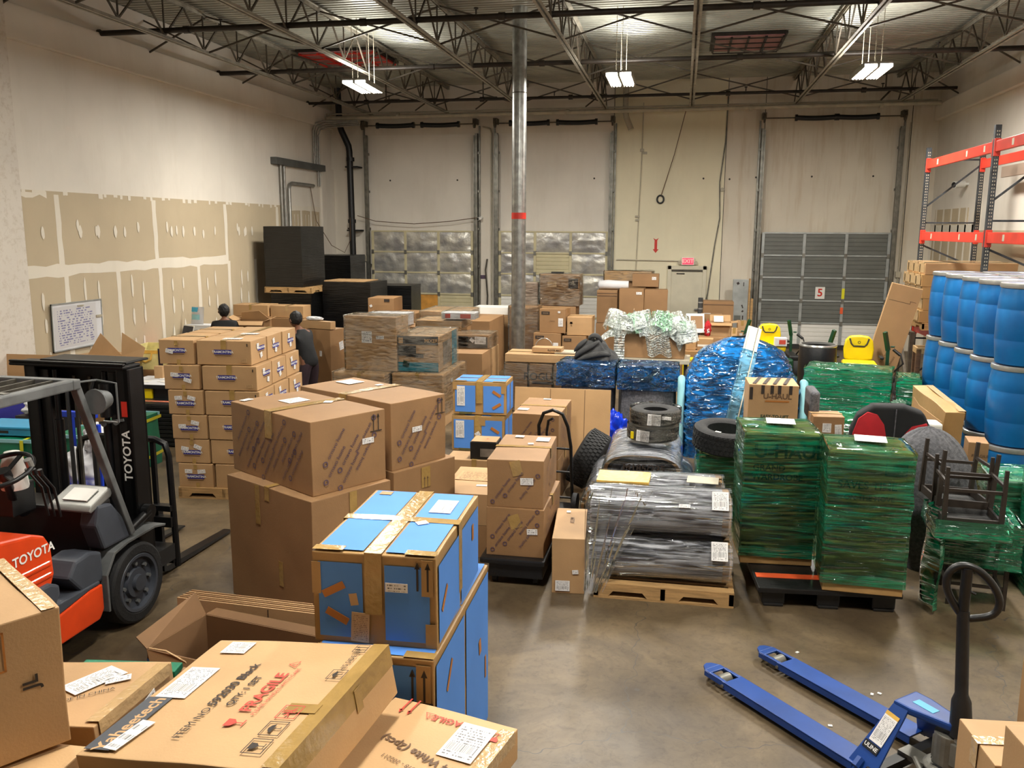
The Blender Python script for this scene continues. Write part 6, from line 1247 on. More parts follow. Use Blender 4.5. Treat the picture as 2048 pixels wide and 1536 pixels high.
def person(label, loc, rz, lean, H=1.68, arms=((.42, .1), (.40, .15))):
    t = thing('person', label, 'person', loc, rz); k = H/1.7
    pel = V((0, -.06, .93*k)); ch = V((0, -.06+sin(RD(lean))*.42, .93*k+cos(RD(lean))*.42)); nk = ch+V((0, .03, .10)); hd = nk+V((0, .05+.02, .14*k))
    q = lambda p, *r: (p[0], p[1], p[2], *r)
    chains = [[q(pel, .13, .1), q(pel.lerp(ch, .5), .125, .1), q(ch, .15, .1), q(nk, .055), q(nk+V((0, .02, .06)), .05)]]
    hands = []; sl = []; legs = []
    for s_ in (-1, 1):
        hip = pel+V((s_*.09, 0, -.06)); kn = V((s_*.11, .0, .49*k)); an = V((s_*.11, -.05, .09)); ft = V((s_*.12, .10, .04))
        chains.append([q(pel, .13, .1), q(hip, .09), q(kn, .06), q(an, .042), q(ft, .035)])
        legs.append([q(pel+V((0, .01, .05)), .15, .12), q(pel, .15, .12), q(hip, .105), q(kn, .078), q(an+V((0, 0, .05)), .07)])
        sh = ch+V((s_*.17, 0, .02)); el = sh+V((s_*.06, .10, -.26)); wr = el+V((-s_*.05, arms[0 if s_ < 0 else 1][0]*.55, -.02+arms[0 if s_ < 0 else 1][1]*.3)); pm = wr+V((0, .07, -.01))
        chains.append([q(ch, .15, .1), q(sh, .062), q(el, .045), q(wr, .03), q(pm, .04, .018)])
        sl.append([q(ch, .165, .12), q(sh, .078), q(el, .062), q(wr-V((0, .02, 0)), .046)])
        for f in range(4):
            b = pm+V((s_*(-.03+.02*f), .02, 0)); L = (.065, .078, .082, .07)[f]; hands.append([q(pm+V((0, -.01, 0)), .02), q(b, .0095), q(b+V((0, L*.5, -.012)), .009), q(b+V((0, L*.85, -.04)), .0075)])
        b = pm+V((-s_*.035, -.03, 0)); hands.append([q(pm+V((0, -.01, 0)), .02), q(b, .012), q(b+V((-s_*.02, .035, -.008)), .010), q(b+V((-s_*.02, .06, -.018)), .008)])
    body = skin('body', chains, 0, 'skin', t)
    for hnd in (hands[:5], hands[5:]): skin('hand', hnd, 0, 'skin', t, 1)
    skin('trousers', legs, 0, 'trousers', t)
    skin('hooded_top', [[q(pel+V((0, 0, -.15)), .165, .14), q(pel+V((0, 0, -.02)), .165, .135), q(pel.lerp(ch, .5), .15, .125), q(ch, .17, .125), q(nk+V((0, -.02, -.01)), .09, .07)]]+sl, 0, 'blackcloth', t)
    h = blob('head', 'skin', t, hd, (.075, .095, .115*k), .03, 2, 3); 
    mb = MB(); mb.cyl(hd+V((0, .09, -.01)), hd+V((0, .115, -.025)), .014, 8, r2=.018); mb.build('nose', 'skin', h)
    for s_ in (-1, 1): mb = MB(); mb.cyl(hd+V((s_*.03, .082, .015)), hd+V((s_*.03, .092, .015)), .011, 10); mb.build('eye', 'ink', h); mb = MB(); mb.cyl(hd+V((s_*.073, .0, 0)), hd+V((s_*.085, -.01, .005)), .028, 10); mb.build('ear', 'skin', h)
    mb = MB(); mb.b2(hd.x-.022, hd.x+.022, hd.y+.08, hd.y+.096, hd.z-.055, hd.z-.046); mb.build('mouth', 'ink_red', h)
    blob('hair', 'hair', t, hd+V((0, -.025, .03)), (.095, .105, .115), .12, 4, 5)
    for s_ in (-1, 1): mb = MB(); mb.ext([(-.10, 0), (.17, 0), (.18, .04), (.08, .09), (-.08, .11), (-.11, .05)], s_*.12-.045, s_*.12+.045, 'x'); mb.build('shoe', 'rubber', t, bevel=.015)
    return t
person('person in a black hooded top, seen from behind, leaning left beside a tall carton', (-5.90, 12.98, 0), 70, 28, 1.70)
person('person with dark hair, only the head showing behind the left carton stack', (-7.98, 14.15, 0), 30, 12, 1.60)
# ------------------------------------------------------------------ cartons right of the pole
wrapped('wide carton lettered in black behind the flat cardboard sheet, centre of three', (-2.425, 14.0), 0, .375, .42, .80, 0, 'card_dark', [('T', 'F', .0, .19, .17, 'ROGUE', 'ink', 0, True, 1.35), ('R', 'F', .03, .09, .34, .045, 0, 'ink'), ('C', 'F', .0, .31, .05, 'hook', 'ink_soft', 0)], None, film_='wrap_clear', amp=.003)
wrapped('wide carton left of the one lettered in black, touching the pole', (-2.84, 14.0), 0, .375, .42, .80, 0, 'card_dark', [], None, amp=.003)
wrapped('wide carton right of the one lettered in black, beside the blue wrap', (-2.01, 14.0), 0, .375, .42, .80, 0, 'card_dark', [], None, amp=.003)
carton('long flat carton lying across the three wide cartons right of the pole', (-2.85, 14.05), 0, 1.27, .62, .13, .822, 'card', None, [], 'x')
carton('short flat carton lettered on its side, on the long flat carton', (-2.42, 14.2), -2, .50, .25, .085, .97, 'card', None, [('T', 'F', .13, 0, .04, 'FLOOR MAT', 'ink', 0, True)], None)
mb = MB(); mb.box((-1.83, 14.35, .975), (.40, .36, .02)); tag(mb.build('thin_board', 'pipe_pale'), 'pale thin panel lying right of the short flat carton', 'panel')
t = thing('steel_hoop', 'pale wire hoop standing behind the short flat carton', 'hoop', (-2.28, 14.62, .97)); mb = MB(); mb.path([(.16*cos(pi*k/12), 0, .19*sin(pi*k/12)) for k in range(13)], .008, 6); mb.build('hoop_wire', 'ring', t, smooth=60)
def bcart(label, N, th, w, d, h, z, ex=(), m='card_dark'): return carton(label, N, th, w, d, h, z, m, None, [('R', 'F', -w*.27, h*.33, w*.32, h*.13 if h > .3 else h*.2, 0, 'ink'), ('T', 'F', -w*.27, h*.33, w*.05, 'Samsonite', 'card_pale', 0), ('L', 'F', w*.32, -h*.05, w*.18, h*.34, 0, 'label')]+list(ex), 'x')
support('plain carton under the two brand-panel cartons near the pole', -3.1, -1.7, 17.95, 18.6, .33)
bcart('carton with dark brand panel, left in the lower row right of the pole', (-3.02, 17.9), -1, .58, .5, .52, .335)
bcart('carton with dark brand panel, right in the lower row right of the pole', (-2.41, 17.9), 0, .50, .5, .47, .335)
bcart('carton with dark brand panel and pale lid, upper left right of the pole', (-2.90, 17.95), -3, .55, .55, .50, .86, [('L', 'F', .14, .19, .05, .04, 0, 'label_plain'), ('T', 'F', 0, .0, .03, 'FRAGILE', 'ink_soft', 0)])
carton('plain pale-lidded carton, upper right of the brand-panel group', (-2.32, 17.95), 0, .52, .6, .38, .82, 'card', None, [('C', 'F', -.17, .05, .12, 'umb glass', 'ink_soft', 0)], 'x')
wrapped('tall film-wrapped carton immediately right of the pole', (-3.62, 18.3), 0, .62, .55, 1.37, 0, 'card_dark', [('L', 'F', -.1, .1, .12, .2, 0, 'print_soft')], None, amp=.02)
support('plain carton behind, under the wrapped carton with black square', -3.5, -2.3, 19.3, 20.0, 1.30)
t = wrapped('large wrapped carton with a black square print near the dock door', (-3.12, 19.35), -2, .88, .60, .70, 1.31, 'card_dark', [('R', 'F', .31, .15, .22, .22, 0, 'ink'), ('C', 'F', .31, .16, .15, 'hook', 'pipe_pale', 10), ('C', 'F', -.35, .28, .08, 'hook', 'ink_soft', 0), ('L', 'F', -.17, .13, .2, .12, 0, 'print_note')], None, amp=.02)
mb = MB(); mb.box((-2.75, 19.5, 2.045), (.28, .12, .03)); tag(mb.build('black_strip', 'black'), 'small black strip lying on the large wrapped carton', 'strip')
wrapped('slim wrapped pinkish carton left of the large wrapped one', (-3.47, 19.45), 0, .28, .4, .50, 1.31, 'beige_strip', [], None, amp=.01)
# stack left of the personnel door
support('plain tall carton, lower left of the stack beside the personnel door', -1.95, -1.45, 20.4, 20.9, .83)
support('plain tall carton, lower right of the stack beside the personnel door', -1.42, -.25, 20.2, 20.9, .83)
carton('brown carton with dark bands under the white roll, left of the door stack', (-1.94, 20.41), 0, .48, .5, .76, .84, 'card_dark', None, [('R', 'F', 0, .31, .46, .02, 0, 'ink_soft'), ('R', 'F', 0, .25, .46, .02, 0, 'ink_soft')], None)
carton('brown carton with white slip, middle of the stack beside the personnel door', (-1.40, 20.2), -2, .56, .5, .82, .84, 'card_dark', None, [('L', 'F', .17, .31, .13, .06, 0, 'label_two')], 'x')
carton('brown carton, right end of the stack beside the personnel door', (-.83, 20.22), 2, .53, .5, .80, .84, 'card_dark', None, [], None)
carton('brown carton with white slip below the topmost wrapped carton by the door', (-1.15, 20.85), 0, .62, .45, .30, 1.67, 'card_dark', None, [('L', 'F', .2, .05, .1, .07, 0, 'label_two')], None)
support('plain carton behind the door stack', -1.9, -.55, 21.4, 21.95, 1.76)
wrapped('topmost film-wrapped carton, above the white roll by the door', (-1.86, 21.4), -6, 1.15, .5, .24, 1.77, 'card_pale', [], None, amp=.014)
t = thing('wrapped_roll', 'white plastic-wrapped roll lying on the stack left of the door', 'roll', (-1.60, 20.62, 1.715)); mb = MB(); mb.path([(-.34, 0, 0), (-.3, 0, 0), (-.1, 0, .01), (.15, 0, 0), (.38, 0, 0)], [.04, .1, .11, .105, .10], 14); mb.build('roll_body', 'cloth_white', t, smooth=60)
# right of the personnel door
support('plain carton under the wide carton right of the personnel door', .5, 1.25, 20.9, 21.5, .62)
carton('wide brown carton standing behind the door clutter, against the back wall side', (.52, 20.95), 0, .70, .45, .72, .63, 'card_dark', None, [('R', 'F', .0, .28, .68, .02, 0, 'ink_soft')], None)
support('plain carton in the clutter right of the personnel door, on the floor', .3, 1.15, 18.9, 20.4, .62)
carton('carton with white label, upper left of the clutter right of the door', (.46, 19.7), 0, .46, .45, .52, .63, 'card_dark', None, [('L', 'T', -.1, -.02, .15, .12, 0, 'label_two')], None)
opencarton('open carton with white papers in the clutter right of the door', (.86, 19.15, .63), 0, .44, .40, .42, 'card', ((1, .12, .16), (3, .02, .14), (0, -.05, .1)))
mb = MB(); mb.box((.82, 19.3, 1.10), (.2, .25, .01), (RD(25), 0, 0)); tag(mb.build('paper_sheet', 'white'), 'white papers on the open carton right of the door', 'paper')
t = thing('red_bag', 'small red and white string bag hanging before the door clutter', 'bag', (.58, 18.72, .80)); blob('bag_body', 'redcloth', t, (0, 0, .14), (.06, .05, .15), .5, 4, 3); blob('bag_label', 'cloth_white', t, (.01, -.03, .1), (.03, .025, .06), .4, 4, 5)
mb = MB(); mb.path([(0, 0, .26), (0, .1, .34)], .006, 6); mb.build('bag_string', 'redcloth', t)
support('plain carton below the red string bag', .40, 1.05, 18.35, 18.85, .79)
carton('tan carton with flap at the left of the clutter right of the door', (-.1, 19.3), 4, .36, .4, .75, 0, 'card_dark')
t = thing('shallow_tray', 'white shallow tray with brown insert leaning right of the door', 'tray', (.32, 19.45, .76), rot=(RD(-20), 0, RD(8))); mb = MB(); mb.b2(-.18, .22, -.03, .0, 0, .44); mb.build('tray_body', 'cloth_white', t, bevel=.01); mb = MB(); mb.b2(-.08, .18, -.036, -.03, .10, .38); mb.build('tray_insert', 'card_dark', t)
t = thing('dark_canister', 'dark cylindrical canister with white bands on the door clutter', 'canister', (.44, 20.2, .625)); mb = MB(); mb.cyl((0, 0, 0), (0, 0, .86), .055, 16); mb.build('canister_body', 'felt_dark', t, smooth=40); mb = MB(); mb.cyl((0, 0, .60), (0, 0, .63), .057, 16); mb.cyl((0, 0, .74), (0, 0, .77), .057, 16); mb.build('canister_band', 'ring', t, smooth=40)
for i, (x, y, th_, w_, h_) in enumerate(((.14, 17.0, 8, .18, .24), (.34, 17.05, -3, .30, .22))): carton(('small leaning brown carton behind the blue-wrapped heap, left', 'small brown carton with white band behind the blue-wrapped heap, right')[i], (x, y), th_, w_, .2, h_, .71, 'card', None, [('R', 'F', 0, -.02, w_*.95, .04, 0, 'white')] if i else [], None)
support('plain carton under the two small brown cartons behind the blue heap', .05, .75, 16.9, 17.5, .70)
carton('yellow and black carton low behind the blue-wrapped heap', (.08, 16.55), 0, .32, .25, .60, 0, 'yellow', None, [('R', 'F', .05, .18, .12, .12, 0, 'ink')], None)
t = thing('tall_carton', 'tall narrow pale grey printed carton beside the grey dock door', 'box', (1.48, 22.7, 0)); mb = MB(); mb.b2(-.20, .17, -.06, .06, 0, 1.78); mb.build('carton_body', 'gray_stile', t, bevel=.006)
F_ = framem((0, -.061, 1.0), (1, 0, 0), (0, 0, 1), (0, -1, 0)); mb = MB(); quad(mb, F_, -.08, .68, .06, .06, 30); quad(mb, F_, .06, .66, .02, .1); quad(mb, F_, .05, .1, .03, .09, 20); quad(mb, F_, .06, -.02, .05, .04, 40); quad(mb, F_, .07, -.2, .03, .14); mb.build('printed_symbol', 'ink', t); mb = MB(); quad(mb, F_, -.06, -.22, .16, .18); mb.build('printed_panel', 'gray_steel', t)
for a_, b_, c_, n_2 in ((1.67, 1.71, 1.8, 'taller'), (1.73, 1.79, 1.3, 'shorter')): mb = MB(); mb.b2(a_, b_, 22.65, 22.75, 0, c_); tag(mb.build('wooden_batten', 'wood'), '%s narrow board standing beside the tall grey printed carton' % n_2, 'board')
carton('small tan carton stack top before the tall grey carton', (1.20, 19.5), 0, .24, .3, .13, .69, 'card', None, [('L', 'F', 0, 0, .06, .05, 0, 'label_plain')], None)
support('plain carton under the small tan carton before the tall grey carton', 1.15, 1.55, 19.45, 19.95, .685)
carton('upright tan carton before the tall grey carton', (1.30, 20.4), 3, .2, .2, .96, 0, 'card')
carton('slim pinkish upright carton leaning right of the door clutter', (1.06, 18.6), -6, .12, .12, .98, 0, 'card_pale')

# ------------------------------------------------------------------ table, bubble-wrap box and blue-wrapped furniture
t = thing('work_table', 'pale-topped table carrying the box of bubble wrap', 'table', (-.36, 13.45, 0), -1.5); mb = MB(); mb.b2(-.56, .53, -.33, .33, 1.01, 1.07); mb.build('table_top', 'pipe_pale', t, bevel=.005)
for x in (-.5, .47):
    for y in (-.2, .27): mb = MB(); mb.b2(x-.025, x+.025, y-.025, y+.025, 0, 1.01); mb.build('leg', 'galv_dark', t)
t = opencarton('open brown carton overflowing with pale bubble wrap, on the table', (-.38, 13.5, 1.072), -2, .94, .5, .36, 'card_dark', ((1, .1, .12), (3, -.12, .12), (2, -.05, .12)))
def sheet3(name, label, fn, nu, nv, mk='bubble_film', grp=None):
    mb = MB(); mb.grid(fn, nu, nv); return tag(mb.build(name, mk, smooth=180), label, 'bubble wrap', grp)
def heap(label, c, rad, seed, k=1.0):
    t = thing('bubble_wrap', label, 'bubble wrap', c, 0, 'bubble wrap on the open carton'); r_ = random.Random(seed)
    for i in range(int(9*k)):
        p = V((r_.uniform(-1, 1)*rad[0]*.72, r_.uniform(-.6, .6)*rad[1], r_.uniform(-.1, .35)*rad[2])); w_, h_ = r_.uniform(.22, .36), r_.uniform(.20, .34); R = Euler((r_.uniform(-.8, .3), r_.uniform(-.4, .4), r_.uniform(-1.2, 1.2))).to_matrix(); mb = MB(); sd = r_.random()*50; bw = r_.uniform(.5, 1.0)
        mb.grid(lambda u, v: p+R @ V((sin((u-.5)*pi*bw)*w_*.5, -cos((u-.5)*pi*bw)*w_*.42+.02*noise.noise(V((u*2, v*2, sd))), (v-.45)*h_+.012*abs(sin(v*pi*7))+.03*noise.noise(V((u*3, v*2, sd))))), 20, 42); mb.build('film_sheet', ('bubble_film', 'bubble_film', 'bubble_green')[i % 3], t, smooth=180)
    return t
heap('heap of crumpled pale green bubble wrap piled on the open carton', (-.36, 13.42, 1.50), (.52, .3, .34), 5, 3.4)
heap('white bubble wrap curling up at the left end of the heap', (-.82, 13.35, 1.54), (.26, .2, .26), 9, 1.3)
heap('pale bubble wrap sagging off the right end of the open carton', (.10, 13.3, 1.46), (.22, .2, .22), 12, 1.3)
sheet3('bubble_wrap', 'ribbed strip of bubble wrap hanging over the front of the open carton', lambda u, v: V((-.52+.36*u+.06*v, 13.19-.012*sin(v*60)-.03*sin(pi*u), 1.46-.34*v-.03*sin(u*9))), 12, 60)
sheet3('bubble_wrap', 'pointed strip of bubble wrap hanging at the right front of the carton', lambda u, v: V((-.15+.30*u*(1-v*.6)+.10*v, 13.19-.010*sin(v*50)-.04*sin(pi*u), 1.45-.25*v*(.4+.6*sin(pi*u)))), 12, 50)
sheet3('bubble_wrap', 'long ribbed strip of bubble wrap trailing from the table past the grey blanket', lambda u, v: V((-.97+.16*u, 13.08-.012*sin(v*70), 1.45-.45*v)), 6, 60)
sheet3('bubble_wrap', 'ribbed roll end of bubble wrap drooping to the left over the cartons', lambda u, v: V((-.95-.42*v+.16*u*0, 13.2-.16*u-.01*sin(v*60), 1.52-.10*u-.42*v*v+.03*sin(v*50)*0)), 6, 60)
mb = MB(); mb.path([(-.85+.1*cos(a), 13.3, 1.62+.085*sin(a)) for a in [pi*(.25+1.1*k/10) for k in range(11)]], .012, 6); tag(mb.build('film_loop', 'cloth_white', smooth=60), 'curled white film loop above the bubble wrap heap', 'loop')
def pad(label, N, th, w, d, h, z, seed, foot='polyblue'):
    r = V((cos(RD(th)), sin(RD(th)), 0)); l = V((-r.y, r.x, 0)); t = thing('wrapped_furniture', label, 'furniture', V((N[0], N[1], z))+r*w/2+l*d/2, th, 'grey-blanketed furniture under blue film')
    mb = MB(); cuboid(mb, w, d, h, dent=.02, seed=seed, bulge=.03); mb.build('moving_blanket', 'felt_gray', t, merge=True, bevel=.05, smooth=40)
    F = faces(w, d, h); mb = MB(); G = F['F'] @ Matrix.Translation((0, 0, .034))
    if seed == 41: textinto(mb, 'Moving Co.', G, .02, -.02, .05, 8, bold=True); textinto(mb, 'Relocation Team', G, .03, -.08, .05, 8, bold=True); textinto(mb, 'Professionals', G, .03, -.14, .05, 8, bold=True); symbol(mb, G, .05, .1, .12, 'glass', 0)
    else: quad(mb, G, .02, .0, .02, .24); quad(mb, G, .08, .0, .02, .24); symbol(mb, G, -.16, -.05, .2, 'glass', 30)
    mb.build('printed_lettering', 'ink', t)
    wrapshell('stretch_film', w, d, h, 'wrap_blue', t, out=.045, amp=.022, res=.02, z0=h*.76, seed=seed, freq=(9, 9, 9)); wrapshell('lower_film', w, d, h*.25, 'polyblue', t, out=.04, amp=.02, res=.06, z0=.01, seed=seed+1, top=False, freq=(4, 4, 4)); return t
pad('blue-wrapped grey-blanketed furniture, left of two, under the grey blanket heap', (-1.60, 11.85), -3, .70, .55, 1.13, 0, 40)
pad('blue-wrapped grey-blanketed furniture with printed words, right of two', (-.76, 11.75), 1, .72, .55, 1.12, 0, 41)
t = thing('folded_blanket', 'dark grey blanket heaped on the left blue-wrapped furniture', 'blanket', (-1.18, 12.25, 1.15)); mb = MB(); mb.grid(lambda u, v: (lambda a, s: V((cos(a)*.31*s, .05+sin(a)*.22*s, .30*(1-v)**.7*(1+.25*noise.noise(V((cos(a)*2, sin(a)*2, 3))))+.05*sin(a*5+6*v)*(1-v)*v*4*.35)))(2*pi*u, (.04+.96*v**.6)*(1+.10*sin(2*pi*u*7+9*v)*v+.12*noise.noise(V((cos(2*pi*u)*2, sin(2*pi*u)*2, v*3))))), 90, 40); mb.build('blanket_body', 'felt_dark', t, smooth=180)
for q_ in ([(-.28, -.1, .04), (-.2, -.12, .14), (-.05, -.13, .22), (.08, -.08, .30)], [(-.25, -.16, .02), (-.05, -.19, .10), (.12, -.15, .14), (.25, -.1, .10)], [(-.1, .02, .30), (-.03, -.02, .38), (.05, .0, .36), (.1, .05, .26)], [(-.3, .0, .12), (-.2, -.03, .24), (-.1, -.02, .32)]): mb = MB(); mb.path([tuple(x_) for x_ in crom(q_, 6)[6:-6]] if 0 else q_, [.02]+[.045]*(len(q_)-2)+[.02], 12); o_ = mb.build('blanket_fold', 'felt_dark', t, smooth=180); md = o_.modifiers.new('s', 'SUBSURF'); md.levels = 2; md.render_levels = 2
blob('plastic_sack', 'polyblue', None, (-.86, 11.25, .30), (.22, .22, .32), .35, 3, 4, 50, flat=.0); tag(bpy.data.objects['plastic_sack'], 'bright blue plastic sack between the flat sheet and the stacked tyres', 'sack')

# big blue heap, plank, U-HAUL box
t = thing('wrapped_furniture', 'large domed furniture heap wrapped in blue film behind the plank', 'furniture', (.82, 11.9, 0)); mb = MB()
def dome(u, v, seed=3.0, inf=0.0):
    a = 2*pi*u; zz = v; w_ = .80-.10*max(0, zz-.55)*2; wr = (w_ if zz < .62 else w_*math.sqrt(max(0, 1-((zz-.62)/.38)**2)))
    sx_ = abs(cos(a))**.55*math.copysign(1, cos(a)); sy_ = abs(sin(a))**.55*math.copysign(1, sin(a)); p = V((sx_*wr*.92, sy_*wr*.62, zz*1.60)); k = noise.noise(p*3+V((seed, 0, 0)))*.035+abs(noise.noise(V((p.x*5, p.y*5, p.z*14))+V((seed, 0, 0))))*.045
    return p*(1+inf)+V((sx_, sy_, .1))*k
mb.grid(lambda u, v: dome(u, v*.995), 110, 90); mb.build('blue_film', 'wrap_blue2', t, smooth=180)
mb = MB(); mb.grid(lambda u, v: dome(u, v*.97, 3.0, -.035)*.97, 40, 26); mat('navycore', (26, 52, 92), .7, var=.3, vs=3, rgb2=(70, 110, 140)); mb.build('covered_load', 'navycore', t, smooth=180)
for x, nm in ((-.77, 0), (.80, 1)): mb = MB(); mb.path([(x, -.30, .02), (x, -.30, .95), (x, -.26, 1.04), (x, -.18, 1.03)], .05, 12); mb.b2(x-.05, x+.05, -.28, .1, .2, .9); mb.build('pale_armrest', 'lightblue', t, smooth=40)
carton('brown box lettered U-HAUL with dark stripes on its lid, before the blue heap', (.79, 9.9), 1.5, .54, .50, .60, .70, 'card', None, [('T', 'F', .04, .17, .085, 'U-HAUL', 'ink_soft', 0, True, 1.1), ('R', 'F', .04, .115, .26, .018, 0, 'wm_mark'), ('T', 'F', .02, -.06, .05, 'EASY-TO-LIFT', 'ink_green', 0, True), ('T', 'F', .02, -.12, .05, 'HANDLES', 'ink_green', 0, True), ('R', 'F', -.245, .2, .035, .14, 0, 'ink')]+[('R', 'F', x_, .245, .036, .10, 0, 'ink') for x_ in (-.12, -.02, .06, .18)]+[('R', 'T', x_, .0, .04, .46, -14, 'ink') for x_ in (-.16, -.05, .06, .17)], None)
support('carton under the brown box lettered U-HAUL', .78, 1.34, 9.95, 10.42, .69)
t = thing('chair_back', 'grey padded chair back right of the U-HAUL box', 'chair', (1.50, 10.1, 0)); mb = MB(); mb.b2(-.05, .06, -.2, .25, .90, 1.24); mb.build('back_pad', 'felt_gray', t, bevel=.045, seg=4, smooth=40); mb = MB(); mb.b2(-.03, .03, -.02, .06, 0, .95); mb.build('back_post', 'ring', t)
t = thing('long_plank', 'long pale metal-edged plank leaning across the blue-wrapped heap', 'plank', (0, 0, 0)); a = V((.58, 10.15, .45)); b = V((.92, 11.15, 1.80)); t.location = a; d_ = b-a; mb = MB(); mb.bar((0, 0, 0), d_, .17, .035, upv=(.2, -.8, .6)); mb.build('plank_board', 'gray_stile', t, bevel=.004)
n_ = d_.cross(V((1, 0, 0))).normalized(); mb = MB()
for s_ in (-.06, .05): mb.bar(V((s_, 0, 0))+V((0, -.02, .012)), d_+V((s_, -.02, .012)), .012, .03, upv=(.2, -.8, .6))
mb.build('plank_ridge', 'pipe_pale', t); mb = MB(); mb.bar(d_*-.02, d_*.80, .185, .075, upv=(.2, -.8, .6)); mb.build('blue_film', 'wrap_pl', t)
# ------------------------------------------------------------------ green-wrapped load, small carton
def greenload(label, N, th, w, d, h, z, seed, mk='wrap_green2', m='card_pale'):
    r = V((cos(RD(th)), sin(RD(th)), 0)); l = V((-r.y, r.x, 0)); t = thing('wrapped_furniture', label, 'furniture', V((N[0], N[1], z))+r*w/2+l*d/2, th, 'loads wrapped in green film')
    mb = MB(); mb.b2(-w/2, w/2, -d/2, d/2, 0, h); mb.build('covered_load', m, t, bevel=.02); wrapshell('stretch_film', w, d, h, mk, t, out=.02, amp=.028, res=.045, z0=.004, seed=seed, freq=(2.2, 2.2, 9)); return t
greenload('long sofa-like load in green film before the mowers', (1.68, 11.95), -14, 1.02, .6, 1.16, .02, 50)
greenload('square end of a load in green film, right of the long one', (2.80, 11.72), -12, .22, .5, 1.10, .02, 51)
greenload('low load in green film beneath the long green one', (1.90, 10.4), -4, .62, .5, .82, 0, 52)
carton('small square carton with two white labels before the green load', (1.46, 9.62), 2, .32, .36, .30, .72, 'card_dark', None, [('L', 'F', -.02, .03, .09, .10, 0, 'label_plain'), ('L', 'F', .1, .0, .07, .14, 4, 'label')], 'x', tm='tape_clear')
support('carton under the small square carton with two white labels', 1.46, 1.80, 9.66, 10.0, .715)
# ------------------------------------------------------------------ wardrobe cartons on a black pallet
plastic_pallet('black plastic pallet with orange strips under the green-wrapped wardrobe cartons', (.70, 6.84), 4.5, 1.12, 1.12)
def wardrobe(label, N, th, dec, seed, d):
    t = carton(label, N, th, .597, d, 1.15, .175, 'card_tan', 'wardrobe cartons in green film', dec, 'x'); wrapshell('stretch_film', .597, d, 1.15, 'wrap_green', t, out=.012, amp=.016, res=.03, z0=.07, seed=seed, freq=(2.2, 2.2, 8)); deco(t, {'T': faces(.597, d, 1.15)['T'] @ Matrix.Translation((0, 0, .03))}, [('L', 'T', .03, .06, .24, .22, -6, 'label_plain')], .597, d, 1.15); return t
wardrobe('green-wrapped tall wardrobe carton lettered GRAND WARDROBE, left of two', (.584, 7.342), 3.2, [('T', 'F', .06, .42, .16, 'U-HAUL', 'ink_green', 0, True), ('T', 'F', -.10, .28, .075, 'GRAND', 'ink_green', 0, True), ('T', 'F', -.03, .20, .075, 'WARDROBE', 'ink_green', 0, True), ('R', 'F', .06, .51, .44, .008, 0, 'ink_green'), ('R', 'F', .06, .33, .44, .008, 0, 'ink_green')], 60, .55)
wardrobe('green-wrapped tall wardrobe carton lettered SAVES TIME, right of two', (1.19, 6.875), -2.3, [('T', 'F', -.02, .31, .085, 'SAVES TIME', 'ink_green', 0, True), ('T', 'F', -.0, .21, .055, 'ON THE MOVE', 'ink_green', 0, True), ('R', 'F', .18, .45, .16, .10, 0, 'ink_green'), ('R', 'F', .18, .45, .14, .08, 0, 'card_tan')], 61, .50)
# ------------------------------------------------------------------ film rolls, tyres
wood_pallet('wooden pallet under the shrink-wrapped grey rolls', (-.62, 6.77), 0, 1.13, 1.0)
def froll(label, loc, r_, L, z, seed):
    t = thing('wrapped_roll', label, 'roll', (loc[0], loc[1], z), 1, 'shrink-wrapped rolls on the wooden pallet'); mb = MB(); n = 40
    pr = [(r_*.35, -L/2+.01), (r_*.93, -L/2), (r_, -L/2+.02), (r_, L/2-.02), (r_*.93, L/2), (r_*.35, L/2-.01)]
    mb.lathe(pr, n, Matrix.Rotation(RD(90), 4, 'Y')); mb.build('roll_body', 'tube_film', t, smooth=40)
    mb = MB(); mb.lathe([(r_+.003, L/2-.06), (r_*1.02, L/2-.01), (r_*.75, L/2+.012), (r_*.35, L/2+.01)], n, Matrix.Rotation(RD(90), 4, 'Y')); mb.build('roll_end_cap', 'card_pale', t, smooth=40)
    mb = MB(); mb.grid(lambda u, v: V(((u-.5)*(L+.03), cos(2*pi*v)*(r_+.012+.010*noise.noise(V((u*3, cos(2*pi*v)*6, seed)))), sin(2*pi*v)*(r_+.012+.010*noise.noise(V((u*3, sin(2*pi*v)*6, seed)))))), 22, 60); mb.build('stretch_film', 'wrap_roll', t, smooth=180); return t
froll('shrink-wrapped grey roll, lower front on the wooden pallet', (-.10, 6.99), .190, 1.14, .325, 1)
froll('shrink-wrapped grey roll, upper front on the wooden pallet', (-.11, 7.01), .190, 1.12, .715, 2)
froll('shrink-wrapped grey roll, lower rear on the wooden pallet', (-.10, 7.40), .190, 1.12, .325, 3)
froll('shrink-wrapped grey roll, upper rear on the wooden pallet', (-.12, 7.42), .190, 1.06, .715, 4)
for o in [x for x in bpy.data.objects if x.name.startswith('wrapped_roll') and 'upper front' in x.get('label', '')]:
    G = framem((0, -.13, .155), (1, 0, 0), (0, .64, .77), (0, -.77, .64)); uvquad('paper_label', G, .48, -.02, .13, .16, 0, 'label', o, .012); uvquad('paper_label', G, .2, -.08, .09, .03, 0, 'label_two', o, .014)
for o in [x for x in bpy.data.objects if x.name.startswith('wrapped_roll') and 'lower front' in x.get('label', '')]:
    G = framem((0, -.15, .135), (1, 0, 0), (0, .64, .77), (0, -.77, .64)); uvquad('paper_label', G, .48, -.02, .13, .16, 0, 'label', o, .014)
t = thing('padded_envelope', 'yellow padded envelope under film on the upper rolls', 'envelope', (-.42, 7.20, .905), rot=(RD(6), 0, RD(-3))); mb = MB(); cuboid(mb, .44, .24, .025, res=.03, dent=.012, seed=4); mb.build('envelope_body', 'gold_env', t, merge=True, smooth=50)
